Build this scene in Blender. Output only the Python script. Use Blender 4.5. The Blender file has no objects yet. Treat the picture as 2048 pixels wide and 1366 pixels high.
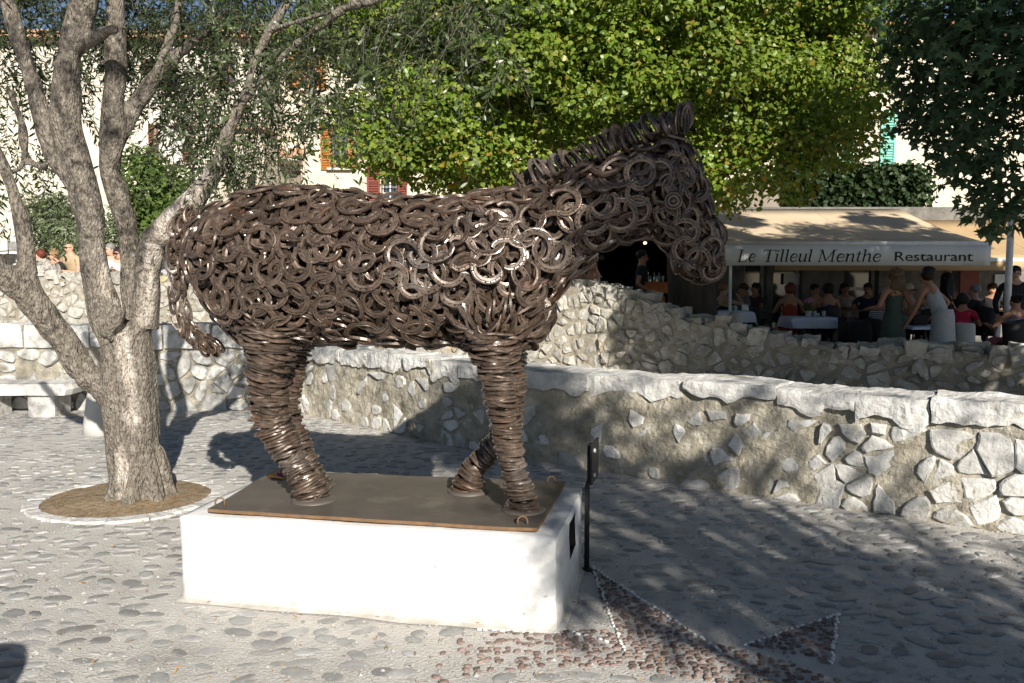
import bpy, bmesh, math, random
import numpy as np
from mathutils import Vector, Matrix, Quaternion, noise as mnoise

random.seed(7)
RNG = np.random.default_rng(7)
SC = bpy.context.scene
COL = SC.collection
V = Vector
PI = math.pi

# ---------------------------------------------------------------- camera, sky, sun, exposure
CAM_H = 1.55
FPX = 1660.0
PITCH = math.atan(123 / FPX)
cd = bpy.data.cameras.new("camera")
cd.sensor_width = 36.0
cd.lens = FPX / 2048 * 36.0
cd.clip_end = 500
cam = bpy.data.objects.new("camera", cd)
cam.location = (0, 0, CAM_H)
cam.rotation_euler = (PI / 2 - PITCH, 0, 0)
COL.objects.link(cam)
SC.camera = cam

SUN_EL = math.radians(25.0)
SUN_H = V((0.297, -0.955, 0)).normalized()          # the sun stands behind the camera, a little to the right
SUN_DIR = V((SUN_H.x * math.cos(SUN_EL), SUN_H.y * math.cos(SUN_EL), math.sin(SUN_EL)))
w = bpy.data.worlds.new("World")
SC.world = w
w.use_nodes = True
nt = w.node_tree
sky = nt.nodes.new("ShaderNodeTexSky")
sky.sky_type = 'NISHITA'
sky.sun_disc = False
sky.sun_elevation = SUN_EL
sky.sun_rotation = math.atan2(SUN_H.x, SUN_H.y)
sky.altitude = 350
sky.air_density = 0.8
sky.dust_density = 0.2
sky.ozone_density = 1.2
bg = nt.nodes["Background"]
bg.inputs["Strength"].default_value = 0.05
nt.links.new(sky.outputs[0], bg.inputs["Color"])
sl = bpy.data.lights.new("sun", 'SUN')
sl.energy = 5.0
sl.angle = math.radians(0.55)
sl.color = (1.0, 0.94, 0.84)
sun = bpy.data.objects.new("sun", sl)
sun.rotation_euler = (-SUN_DIR).to_track_quat('-Z', 'Y').to_euler()
sun.location = SUN_DIR * 60
COL.objects.link(sun)
SC.view_settings.view_transform = 'Standard'
SC.view_settings.look = 'None'
SC.view_settings.gamma = 1.0
SC.view_settings.use_curve_mapping = False
SC.view_settings.exposure = 0.72
try:
    SC.cycles.max_bounces = 6
    SC.cycles.transparent_max_bounces = 6
    SC.cycles.diffuse_bounces = 2
    SC.cycles.use_denoising = True
except Exception:
    pass

# ---------------------------------------------------------------- survey helpers: a sight line meets a plane of the place
_F = V((0, math.cos(PITCH), -math.sin(PITCH)))
_U = V((0, math.sin(PITCH), math.cos(PITCH)))
_R = V((1, 0, 0))
_C = V((0, 0, CAM_H))


def ray(u, v):
    return _R * ((u - 1024) / FPX) + _U * ((683 - v) / FPX) + _F


def G(u, v, z=0.0):
    d = ray(u, v)
    return _C + d * ((z - CAM_H) / d.z)


def PY(u, v, Y):
    d = ray(u, v)
    return _C + d * (Y / d.y)


def PL(u, v, pt, n):
    d = ray(u, v)
    return _C + d * ((V(pt) - _C).dot(n) / d.dot(n))


# ---------------------------------------------------------------- object helpers
def link(o, parent=None):
    COL.objects.link(o)
    if parent is not None:
        o.parent = parent
    return o


def wloc(o):
    p = V((0, 0, 0))
    while o is not None:
        p += o.location
        o = o.parent
    return p


def tag(o, label=None, cat=None, group=None, kind=None):
    if label: o["label"] = label
    if cat: o["category"] = cat
    if group: o["group"] = group
    if kind: o["kind"] = kind
    return o


def empty(name, loc, label=None, cat=None, group=None):
    o = bpy.data.objects.new(name, None)
    o.empty_display_size = 0.1
    o.location = loc
    link(o)
    return tag(o, label, cat, group)


def place(name, me, parent=None, local=False):
    """object from mesh whose vertices are world positions (or local to the parent)"""
    o = bpy.data.objects.new(name, me)
    link(o, parent)
    if parent is not None and not local:
        o.location = -wloc(parent)
    return o


def mesh_np(name, co, tris, mats, smooth=True, midx=None):
    """fast triangle mesh from numpy arrays"""
    me = bpy.data.meshes.new(name)
    co = np.asarray(co, np.float32)
    tris = np.asarray(tris, np.int32)
    me.vertices.add(len(co))
    me.vertices.foreach_set("co", co.ravel())
    nt_ = len(tris)
    me.loops.add(nt_ * 3)
    me.loops.foreach_set("vertex_index", tris.ravel())
    me.polygons.add(nt_)
    me.polygons.foreach_set("loop_start", np.arange(0, nt_ * 3, 3, dtype=np.int32))
    me.polygons.foreach_set("loop_total", np.full(nt_, 3, np.int32))
    me.polygons.foreach_set("use_smooth", np.full(nt_, smooth, bool))
    for m in mats:
        me.materials.append(m)
    if midx is not None:
        me.polygons.foreach_set("material_index", np.asarray(midx, np.int32))
    me.update(calc_edges=True)
    me.validate()
    return me


class MB:
    """collects shapes and builds ONE mesh"""
    def __init__(s):
        s.v = []; s.f = []; s.mi = []

    def add(s, verts, faces, mi=0):
        b = len(s.v)
        s.v += [tuple(p) for p in verts]
        s.f += [tuple(i + b for i in f) for f in faces]
        s.mi += [mi] * len(faces)

    def box(s, c, size, rz=0.0, mi=0, M=None):
        sx, sy, sz = size[0] / 2, size[1] / 2, size[2] / 2
        if M is None:
            M = Matrix.Translation(V(c)) @ Matrix.Rotation(rz, 4, 'Z')
        pts = [M @ V((x * sx, y * sy, z * sz)) for x, y, z in
               ((-1, -1, -1), (1, -1, -1), (1, 1, -1), (-1, 1, -1), (-1, -1, 1), (1, -1, 1), (1, 1, 1), (-1, 1, 1))]
        s.add(pts, [(0, 3, 2, 1), (4, 5, 6, 7), (0, 1, 5, 4), (1, 2, 6, 5), (2, 3, 7, 6), (3, 0, 4, 7)], mi)

    def quad(s, a, b, c, d, mi=0):
        s.add([a, b, c, d], [(0, 1, 2, 3)], mi)

    def tube(s, pts, rad, n=8, cap=True, mi=0, ell=None, twist=0.0):
        """tube along points; rad number or list; ell = (lateral, up) radii lists override"""
        pts = [V(p) for p in pts]
        k = len(pts)
        if not hasattr(rad, '__len__'): rad = [rad] * k
        verts = []; up = None
        for i in range(k):
            t = (pts[min(i + 1, k - 1)] - pts[max(i - 1, 0)])
            if t.length < 1e-9: t = V((0, 0, 1))
            t.normalize()
            if up is None:
                up = V((0, 0, 1)) if abs(t.z) < .9 else V((0, 1, 0))
            side = t.cross(up)
            if side.length < 1e-6: side = t.cross(V((1, 0, 0)))
            side.normalize()
            up = side.cross(t).normalized()
            for j in range(n):
                a = 2 * PI * j / n + twist
                verts.append(pts[i] + (side * math.cos(a) + up * math.sin(a)) * rad[i])
        faces = []
        for i in range(k - 1):
            for j in range(n):
                a = i * n + j; b = i * n + (j + 1) % n
                faces.append((a, b, b + n, a + n))
        if cap:
            faces.append(tuple(range(n - 1, -1, -1)))
            faces.append(tuple(range((k - 1) * n, k * n)))
        s.add(verts, faces, mi)

    def lathe(s, c, prof, n=16, mi=0):
        c = V(c); verts = []
        for r, z in prof:
            for j in range(n):
                a = 2 * PI * j / n
                verts.append(c + V((r * math.cos(a), r * math.sin(a), z)))
        faces = []
        for i in range(len(prof) - 1):
            for j in range(n):
                a = i * n + j; b = i * n + (j + 1) % n
                faces.append((a, b, b + n, a + n))
        faces.append(tuple(range(n - 1, -1, -1)))
        faces.append(tuple(range((len(prof) - 1) * n, len(prof) * n)))
        s.add(verts, faces, mi)

    def mesh(s, name, mats, smooth=False):
        me = bpy.data.meshes.new(name)
        me.from_pydata(s.v, [], s.f)
        if not hasattr(mats, '__len__'): mats = [mats]
        for m in mats: me.materials.append(m)
        if len(mats) > 1:
            me.polygons.foreach_set("material_index", s.mi)
        me.polygons.foreach_set("use_smooth", [smooth] * len(me.polygons))
        me.update()
        return me

    def build(s, name, mats, parent=None, smooth=False, local=False, bevel=0.0, seg=2):
        me = s.mesh(name, mats, smooth)
        if bevel > 0:
            bm = bmesh.new(); bm.from_mesh(me)
            bmesh.ops.bevel(bm, geom=bm.edges[:], offset=bevel, segments=seg, affect='EDGES', profile=.5)
            bm.to_mesh(me); bm.free()
        return place(name, me, parent, local)


def copy_tree(o, parent=None):
    c = o.copy()
    COL.objects.link(c)
    if parent is not None: c.parent = parent
    for ch in list(o.children):
        copy_tree(ch, c)
    return c


# ---------------------------------------------------------------- materials
def lin(r, g, b):
    return tuple(((c / 255) / 12.92 if c / 255 <= .04045 else ((c / 255 + .055) / 1.055) ** 2.4) for c in (r, g, b)) + (1,)


def ramp(nt, stops):
    r = nt.nodes.new("ShaderNodeValToRGB")
    el = r.color_ramp.elements
    while len(el) < len(stops): el.new(.5)
    for e, (p, c) in zip(el, stops):
        e.position = p; e.color = tuple(c) if len(c) == 4 else tuple(c) + (1,)
    return r


def pmat(name, stops, scale=4.0, detail=5, rough=.85, bump=0.0, bscale=30.0, metallic=0.0, island=0.0, obj=0.0,
         spots=None, spec=.3, stretch=None, bump2=None, hue=0.0, objcoord=False, distort=0.0):
    """noise-coloured principled material. stops: colour ramp; island/obj: random brightness per loose piece / object
    spots: (colour, noise scale, threshold, softness) patches such as lichen"""
    m = bpy.data.materials.new(name)
    m.use_nodes = True
    nt = m.node_tree
    N = nt.nodes; L = nt.links
    p = N["Principled BSDF"]
    if objcoord:
        tc = N.new("ShaderNodeTexCoord"); vec = tc.outputs["Object"]
    else:
        ge = N.new("ShaderNodeNewGeometry"); vec = ge.outputs["Position"]
    if stretch:
        mp = N.new("ShaderNodeMapping"); mp.inputs["Scale"].default_value = stretch
        L.new(vec, mp.inputs["Vector"]); vec2 = mp.outputs[0]
    else:
        vec2 = vec
    nz = N.new("ShaderNodeTexNoise")
    nz.inputs["Scale"].default_value = scale; nz.inputs["Detail"].default_value = detail
    nz.inputs["Roughness"].default_value = .62
    nz.inputs["Distortion"].default_value = distort
    L.new(vec2, nz.inputs["Vector"])
    if len(stops) == 1: stops = [(0, stops[0]), (1, stops[0])]
    if not (len(stops[0]) == 2 and hasattr(stops[0][1], '__len__')):
        n_ = len(stops)
        stops = [(.3 + .4 * i / max(1, n_ - 1), c) for i, c in enumerate(stops)]
    rp = ramp(nt, stops)
    L.new(nz.outputs["Fac"], rp.inputs["Fac"])
    col = rp.outputs["Color"]
    for sp in (spots or []):
        sn = N.new("ShaderNodeTexNoise"); sn.inputs["Scale"].default_value = sp[1]; sn.inputs["Detail"].default_value = 6
        sn.inputs["Roughness"].default_value = .65
        L.new(vec, sn.inputs["Vector"])
        mr = N.new("ShaderNodeMapRange")
        mr.inputs["From Min"].default_value = sp[2]; mr.inputs["From Max"].default_value = sp[2] + sp[3]
        L.new(sn.outputs["Fac"], mr.inputs["Value"])
        mx = N.new("ShaderNodeMix"); mx.data_type = 'RGBA'
        L.new(mr.outputs[0], mx.inputs["Factor"])
        L.new(col, mx.inputs[6]); mx.inputs[7].default_value = tuple(sp[0]) if len(sp[0]) == 4 else tuple(sp[0]) + (1,)
        col = mx.outputs[2]
    if island or obj or hue:
        hs = N.new("ShaderNodeHueSaturation")
        mr = N.new("ShaderNodeMapRange")
        k = island or obj
        mr.inputs["To Min"].default_value = 1 - k; mr.inputs["To Max"].default_value = 1 + k
        if island:
            g2 = N.new("ShaderNodeNewGeometry"); src = g2.outputs["Random Per Island"]
        else:
            oi = N.new("ShaderNodeObjectInfo"); src = oi.outputs["Random"]
        if island and obj:
            oi = N.new("ShaderNodeObjectInfo")
            ad = N.new("ShaderNodeMath"); ad.operation = 'ADD'
            L.new(src, ad.inputs[0]); L.new(oi.outputs["Random"], ad.inputs[1])
            fr = N.new("ShaderNodeMath"); fr.operation = 'FRACT'
            L.new(ad.outputs[0], fr.inputs[0]); src = fr.outputs[0]
        L.new(src, mr.inputs["Value"])
        L.new(mr.outputs[0], hs.inputs["Value"])
        if hue:
            m3 = N.new("ShaderNodeMath"); m3.operation = 'MULTIPLY'; m3.inputs[1].default_value = 7.31
            f3 = N.new("ShaderNodeMath"); f3.operation = 'FRACT'
            L.new(src, m3.inputs[0]); L.new(m3.outputs[0], f3.inputs[0])
            m4 = N.new("ShaderNodeMapRange"); m4.inputs["To Min"].default_value = .5 - hue; m4.inputs["To Max"].default_value = .5 + hue
            L.new(f3.outputs[0], m4.inputs["Value"]); L.new(m4.outputs[0], hs.inputs["Hue"])
        L.new(col, hs.inputs["Color"]); col = hs.outputs["Color"]
    L.new(col, p.inputs["Base Color"])
    p.inputs["Roughness"].default_value = rough
    p.inputs["Metallic"].default_value = metallic
    p.inputs["Specular IOR Level"].default_value = spec
    if bump:
        bn = N.new("ShaderNodeTexNoise"); bn.inputs["Scale"].default_value = bscale; bn.inputs["Detail"].default_value = 6
        bn.inputs["Roughness"].default_value = .6
        L.new(vec2, bn.inputs["Vector"])
        bp = N.new("ShaderNodeBump"); bp.inputs["Strength"].default_value = 1.0
        bp.inputs["Distance"].default_value = bump
        L.new(bn.outputs["Fac"], bp.inputs["Height"])
        last = bp
        if bump2:
            vo = N.new("ShaderNodeTexVoronoi"); vo.inputs["Scale"].default_value = bump2[1]
            L.new(vec2, vo.inputs["Vector"])
            b2 = N.new("ShaderNodeBump"); b2.inputs["Distance"].default_value = bump2[0]
            L.new(vo.outputs["Distance"], b2.inputs["Height"]); L.new(bp.outputs[0], b2.inputs["Normal"])
            last = b2
        L.new(last.outputs[0], p.inputs["Normal"])
    return m


def leafmat(name, cols, trans=.35, rough=.5, spec=.35):
    m = bpy.data.materials.new(name)
    m.use_nodes = True
    nt = m.node_tree; N = nt.nodes; L = nt.links
    p = N["Principled BSDF"]
    ge = N.new("ShaderNodeNewGeometry")
    n_ = len(cols)
    rp = ramp(nt, [(i / max(1, n_ - 1), c) for i, c in enumerate(cols)])
    L.new(ge.outputs["Random Per Island"], rp.inputs["Fac"])
    nz = N.new("ShaderNodeTexNoise"); nz.inputs["Scale"].default_value = .9; nz.inputs["Detail"].default_value = 2
    L.new(ge.outputs["Position"], nz.inputs["Vector"])
    hs = N.new("ShaderNodeHueSaturation")
    mr = N.new("ShaderNodeMapRange"); mr.inputs["From Min"].default_value = .3; mr.inputs["From Max"].default_value = .7
    mr.inputs["To Min"].default_value = .75; mr.inputs["To Max"].default_value = 1.25
    L.new(nz.outputs["Fac"], mr.inputs["Value"]); L.new(mr.outputs[0], hs.inputs["Value"])
    L.new(rp.outputs["Color"], hs.inputs["Color"])
    L.new(hs.outputs["Color"], p.inputs["Base Color"])
    p.inputs["Roughness"].default_value = rough
    p.inputs["Specular IOR Level"].default_value = spec
    tr = N.new("ShaderNodeBsdfTranslucent")
    h2 = N.new("ShaderNodeHueSaturation"); h2.inputs["Saturation"].default_value = 1.15; h2.inputs["Value"].default_value = 1.5
    L.new(hs.outputs["Color"], h2.inputs["Color"]); L.new(h2.outputs["Color"], tr.inputs["Color"])
    ms = N.new("ShaderNodeMixShader"); ms.inputs[0].default_value = trans
    L.new(p.outputs[0], ms.inputs[1]); L.new(tr.outputs[0], ms.inputs[2])
    L.new(ms.outputs[0], N["Material Output"].inputs["Surface"])
    return m


def flat(name, c, rough=.8, metallic=0.0, spec=.3, var=.12, scale=8, bump=0.0, bscale=40, **k):
    a = tuple(x * (1 - var) for x in c[:3]); b = tuple(min(1, x * (1 + var)) for x in c[:3])
    return pmat(name, [a, b], scale=scale, rough=rough, metallic=metallic, spec=spec, bump=bump, bscale=bscale, **k)


M = {}
M['mortar_ground'] = pmat("paving mortar", [(.40, .38, .35), (.50, .475, .44), (.58, .555, .515)], scale=3.2, detail=10, rough=.95, bump=.010, bscale=70,
                          spots=[((.33, .305, .27), 1.1, .58, .2), ((.62, .60, .57), 70, .58, .08), ((.30, .28, .25), 90, .62, .06)])
M['cobble'] = pmat("river cobble", [(.22, .22, .213), (.30, .297, .287), (.38, .372, .355)], scale=14, detail=8, rough=.66, bump=.003, bscale=70, obj=.30, island=.30, hue=.045, spec=.4)
M['red_cobble'] = pmat("reddish pebble", [(.115, .08, .068), (.165, .115, .097), (.22, .165, .145)], scale=20, rough=.6, island=.4, hue=.02)
M['white_pebble'] = pmat("white pebble", [(.6, .59, .56), (.72, .71, .68)], scale=20, rough=.6, obj=.12)
M['plaster'] = pmat("white plaster", [(.64, .632, .61), (.72, .715, .70), (.77, .765, .755)], scale=3, detail=9, rough=.88, bump=.006, bscale=24,
                    spots=[((.47, .445, .40), 2.0, .57, .2), ((.33, .30, .25), 7, .66, .06), ((.36, .335, .29), 34, .655, .04)])
def splash_dirt(m, z0, z1, col, k=.75):
    # splashed dirt that climbs unevenly from the foot
    nt = m.node_tree; N = nt.nodes; L = nt.links; p = N["Principled BSDF"]
    src = p.inputs["Base Color"].links[0].from_socket
    ge = N.new("ShaderNodeNewGeometry"); sx = N.new("ShaderNodeSeparateXYZ"); L.new(ge.outputs["Position"], sx.inputs[0])
    nz = N.new("ShaderNodeTexNoise"); nz.inputs["Scale"].default_value = 9; nz.inputs["Detail"].default_value = 7; L.new(ge.outputs["Position"], nz.inputs["Vector"])
    mr = N.new("ShaderNodeMapRange"); mr.inputs["From Min"].default_value = z1; mr.inputs["From Max"].default_value = z0; L.new(sx.outputs["Z"], mr.inputs["Value"])
    mu = N.new("ShaderNodeMath"); mu.operation = 'MULTIPLY'; L.new(mr.outputs[0], mu.inputs[0]); L.new(nz.outputs["Fac"], mu.inputs[1])
    m2 = N.new("ShaderNodeMath"); m2.operation = 'MULTIPLY'; m2.inputs[1].default_value = k * 2; m2.use_clamp = True; L.new(mu.outputs[0], m2.inputs[0])
    mx = N.new("ShaderNodeMix"); mx.data_type = 'RGBA'; L.new(m2.outputs[0], mx.inputs["Factor"]); L.new(src, mx.inputs[6]); mx.inputs[7].default_value = col + (1,)
    L.new(mx.outputs[2], p.inputs["Base Color"])


splash_dirt(M['plaster'], -.01, .13, (.36, .33, .28))
M['dark_void'] = flat("dark recess", (.015, .014, .013), rough=.9)
M['steel_plate'] = pmat("weathered steel plate", [(.085, .076, .066), (.115, .10, .085), (.15, .13, .11)], scale=3, detail=9, rough=.55, bump=.0008, bscale=60, metallic=.25,
                        spots=[((.17, .15, .125), 4, .58, .12), ((.07, .05, .035), 9, .62, .1)])
M['rust_edge'] = pmat("rusted steel edge", [(.13, .075, .04), (.22, .13, .07)], scale=18, rough=.7, bump=.001, metallic=.2)
M['limestone'] = pmat("grey limestone", [(.38, .37, .345), (.52, .51, .485), (.64, .63, .61)], scale=9, detail=10, rough=.92, bump=.016, bscale=22, obj=.24, island=.24,
                      spots=[((.33, .30, .235), 5, .57, .1), ((.24, .22, .17), 26, .62, .06), ((.42, .33, .16), 9, .69, .05)])
M['limestone_pale'] = pmat("pale coping limestone", [(.44, .43, .41), (.56, .55, .53), (.66, .65, .63)], scale=7, detail=10, rough=.92, bump=.02, bscale=18, obj=.1, island=.1,
                           spots=[((.36, .335, .275), 3.5, .56, .1), ((.28, .26, .215), 24, .63, .06)])
M['wall_mortar'] = pmat("lime mortar with lichen", [(.27, .24, .185), (.38, .345, .275), (.49, .455, .385)], scale=7.0, detail=11, rough=.95, bump=.024, bscale=34,
                        spots=[((.19, .17, .125), 1.5, .53, .14), ((.42, .29, .09), 9, .68, .05), ((.56, .54, .49), 11, .62, .05), ((.13, .115, .085), 34, .64, .05)])
M['rubble'] = pmat("old rubble stone", [(.26, .245, .215), (.38, .36, .32), (.50, .48, .44)], scale=9, detail=10, rough=.95, bump=.024, bscale=20, obj=.22, island=.22,
                   spots=[((.44, .31, .14), 3.5, .61, .09), ((.13, .12, .10), 5, .60, .1), ((.55, .53, .49), 14, .63, .06)])
M['rubble_mortar'] = pmat("old ochre mortar", [(.19, .17, .135), (.29, .26, .205), (.40, .37, .31)], scale=5, detail=9, rough=.95, bump=.02, bscale=18,
                          spots=[((.10, .09, .07), 3, .6, .1)])
M['bench'] = pmat("pale stone bench", [(.60, .575, .54), (.70, .68, .645)], scale=6, rough=.85, bump=.003, bscale=30)
M['bark'] = pmat("olive bark", [(.10, .086, .07), (.215, .186, .152), (.36, .325, .28)], scale=48, detail=11, rough=.95, bump=.03, bscale=60, stretch=(1, 1, .55),
                 bump2=(.016, 70), spots=[((.34, .30, .255), 6, .64, .1), ((.045, .036, .028), 4, .62, .1)])
M['bare_wood'] = pmat("bleached bare wood", [(.30, .25, .20), (.44, .39, .335), (.56, .52, .47)], scale=14, detail=7, rough=.9, bump=.008, bscale=30, stretch=(1, 1, .12))
M['soil'] = pmat("dry soil with leaf litter", [(.16, .115, .07), (.27, .20, .125), (.36, .28, .19)], scale=14, detail=8, rough=.95, bump=.02, bscale=45)
M['litter'] = leafmat("dry fallen leaves", [(.35, .17, .05), (.42, .26, .09), (.26, .15, .06), (.48, .33, .15)], trans=.1)
M['olive_leaf'] = leafmat("olive leaves", [(.018, .034, .010), (.03, .054, .015), (.05, .08, .023), (.11, .135, .07), (.035, .06, .016), (.08, .105, .03)], trans=.2, rough=.36, spec=.6)
M['lime_leaf'] = leafmat("lime tree leaves", [(.065, .115, .014), (.10, .165, .018), (.145, .21, .024), (.19, .24, .034), (.08, .14, .016), (.24, .24, .05)], trans=.22, rough=.40)
M['lime_leaf_yellow'] = leafmat("yellowing lime leaves", [(.22, .18, .02), (.30, .22, .025), (.15, .17, .03), (.34, .20, .03)], trans=.4, rough=.5)
M['plane_leaf'] = leafmat("plane tree leaves", [(.025, .05, .022), (.04, .075, .032), (.055, .095, .042)], trans=.22, rough=.5)
M['shrub_leaf'] = leafmat("shrub leaves", [(.05, .085, .02), (.085, .135, .03), (.12, .17, .045)], trans=.3)
M['shrub_grey'] = leafmat("grey-green shrub leaves", [(.09, .12, .06), (.14, .175, .09), (.19, .22, .12)], trans=.25)
M['hedge_leaf'] = leafmat("dark hedge leaves", [(.018, .035, .012), (.03, .055, .018), (.04, .07, .022)], trans=.2)
M['dark_bark'] = pmat("dark bark", [(.04, .033, .025), (.075, .062, .05)], scale=10, rough=.95, bump=.02, bscale=20, stretch=(1, 1, .3))
M['cream'] = pmat("cream rendered wall", [(.50, .43, .325), (.60, .53, .42), (.68, .615, .505)], scale=1.3, detail=8, rough=.95, bump=.03, bscale=9)
M['pale_wall'] = pmat("pale render", [(.50, .445, .355), (.60, .55, .46), (.68, .635, .55)], scale=1.6, detail=8, rough=.95, bump=.02, bscale=8)
M['rough_wall'] = pmat("rough stone wall", [(.38, .33, .25), (.50, .44, .35), (.58, .53, .44)], scale=2.5, detail=8, rough=.95, bump=.05, bscale=6)
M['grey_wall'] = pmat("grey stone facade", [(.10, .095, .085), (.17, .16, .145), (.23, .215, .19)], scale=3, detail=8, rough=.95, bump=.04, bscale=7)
M['brown_wall'] = pmat("brown render", [(.20, .165, .13), (.27, .23, .185)], scale=2, detail=7, rough=.95, bump=.01, bscale=12)
M['orange_wood'] = flat("orange varnished wood", (.36, .145, .035), rough=.55, var=.2)
M['brown_wood'] = flat("brown wood", (.14, .075, .045), rough=.6, var=.2)
M['red_paint'] = flat("dull red paint", (.20, .055, .04), rough=.6)
M['green_paint'] = flat("pale green paint", (.20, .50, .40), rough=.6)
M['tile'] = pmat("clay roof tile", [(.32, .16, .095), (.42, .24, .15), (.5, .33, .23)], scale=6, rough=.9, island=.2)
M['window_glass'] = flat("window glass", (.05, .06, .07), rough=.08, spec=.8)
M['window_frame'] = flat("white window frame", (.6, .58, .54), rough=.6)
M['iron'] = flat("dark wrought iron", (.03, .03, .032), rough=.5, metallic=.5)
M['awning'] = pmat("beige canvas", [(.56, .44, .29), (.64, .51, .35)], scale=3, rough=.9, bump=.002, bscale=60)
M['tan_awning'] = pmat("tan canvas", [(.40, .28, .15), (.48, .34, .19)], scale=3, rough=.9)
M['valance'] = pmat("white canvas", [(.66, .67, .66), (.74, .75, .74)], scale=2, rough=.85)
M['white_metal'] = flat("white painted metal", (.72, .72, .71), rough=.4, spec=.5)
M['letter'] = flat("dark green lettering", (.018, .03, .028), rough=.8)
M['cloth_white'] = flat("white tablecloth", (.66, .67, .76), rough=.85, var=.05)
M['table_top'] = flat("table wood", (.20, .14, .09), rough=.6)
M['wicker'] = pmat("black wicker", [(.014, .014, .016), (.03, .03, .032)], scale=60, rough=.6, bump=.004, bscale=120)
M['glass'] = flat("drinking glass", (.35, .42, .40), rough=.1, spec=.8)
M['bottle'] = flat("dark bottle", (.03, .02, .012), rough=.15, spec=.8)
M['terracotta'] = flat("terracotta", (.35, .15, .08), rough=.8)
M['flower'] = flat("pink flowers", (.65, .25, .45), rough=.7)
M['bollard'] = pmat("pale stone bollard", [(.42, .41, .38), (.52, .51, .48)], scale=7, rough=.85, bump=.003)
M['counter'] = flat("orange wooden counter", (.42, .13, .03), rough=.5, var=.25)
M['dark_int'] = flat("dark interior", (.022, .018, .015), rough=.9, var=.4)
M['terrace'] = pmat("terrace paving", [(.13, .12, .11), (.19, .18, .165)], scale=4, rough=.9)
M['street'] = pmat("upper street", [(.25, .235, .21), (.33, .31, .28)], scale=3, rough=.95)
M['car_paint'] = flat("silver car paint", (.55, .56, .57), rough=.25, spec=.6, metallic=.3, var=.03)
M['car_glass'] = flat("car glass", (.16, .22, .24), rough=.05, spec=.9)
M['rubber'] = flat("black rubber", (.02, .02, .02), rough=.8)
M['paper'] = flat("white card", (.7, .7, .68), rough=.8)
M['scrap_orange'] = flat("orange plastic strip", (.75, .28, .03), rough=.5)
M['scrap_pink'] = flat("pink wrapper", (.55, .04, .12), rough=.4)


def iron_mat():
    m = pmat("varnished horseshoe iron", [(.056, .038, .028), (.092, .064, .047), (.148, .108, .083)], scale=30, detail=6, rough=.34, bump=.0012, bscale=130,
             metallic=.35, obj=.38, island=.38, spec=.55, spots=[((.24, .21, .19), 1.6, .56, .16), ((.10, .05, .028), 7, .57, .12)])  # broad grey patches put silvery highlights and worn metal into the colour
    nt = m.node_tree
    p = nt.nodes["Principled BSDF"]
    p.inputs["Coat Weight"].default_value = .55; p.inputs["Coat Roughness"].default_value = .16
    nz = nt.nodes.new("ShaderNodeTexNoise"); nz.inputs["Scale"].default_value = 45
    ge = nt.nodes.new("ShaderNodeNewGeometry")
    nt.links.new(ge.outputs["Position"], nz.inputs["Vector"])
    mr = nt.nodes.new("ShaderNodeMapRange"); mr.inputs["From Min"].default_value = .3; mr.inputs["From Max"].default_value = .7
    mr.inputs["To Min"].default_value = .22; mr.inputs["To Max"].default_value = .52
    nt.links.new(nz.outputs["Fac"], mr.inputs["Value"]); nt.links.new(mr.outputs[0], p.inputs["Roughness"])
    return m


M['shoe'] = iron_mat()
M['nail_hole'] = flat("dark nail hole", (.008, .006, .005), rough=.9)
M['core'] = flat("gap shade core", (.022, .014, .010), rough=.8, var=.4)  # near-black so the gaps between the shoes read as shade


# ---------------------------------------------------------------- shape helpers
def voronoi(pts, box):
    """cells of points inside box (x0,z0,x1,z1): list of convex polygons"""
    pts = np.asarray(pts)
    cells = []
    for i, p in enumerate(pts):
        d = ((pts - p) ** 2).sum(1)
        near = np.argsort(d)[1:22]
        poly = [(box[0], box[1]), (box[2], box[1]), (box[2], box[3]), (box[0], box[3])]
        for j in near:
            q = pts[j]
            mx, mz = (p + q) / 2
            nx, nz = q - p
            out = []
            for k in range(len(poly)):
                a = poly[k]; b = poly[(k + 1) % len(poly)]
                da = (a[0] - mx) * nx + (a[1] - mz) * nz
                db = (b[0] - mx) * nx + (b[1] - mz) * nz
                if da <= 0: out.append(a)
                if da * db < 0:
                    t = da / (da - db)
                    out.append((a[0] + (b[0] - a[0]) * t, a[1] + (b[1] - a[1]) * t))
            poly = out
            if len(poly) < 3: break
        cells.append(poly)
    return cells


def chaikin(poly, n=1, k=.25):
    for _ in range(n):
        out = []
        for i in range(len(poly)):
            a = poly[i]; b = poly[(i + 1) % len(poly)]
            out.append((a[0] * (1 - k) + b[0] * k, a[1] * (1 - k) + b[1] * k))
            out.append((a[0] * k + b[0] * (1 - k), a[1] * k + b[1] * (1 - k)))
        poly = out
    return poly


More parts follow.
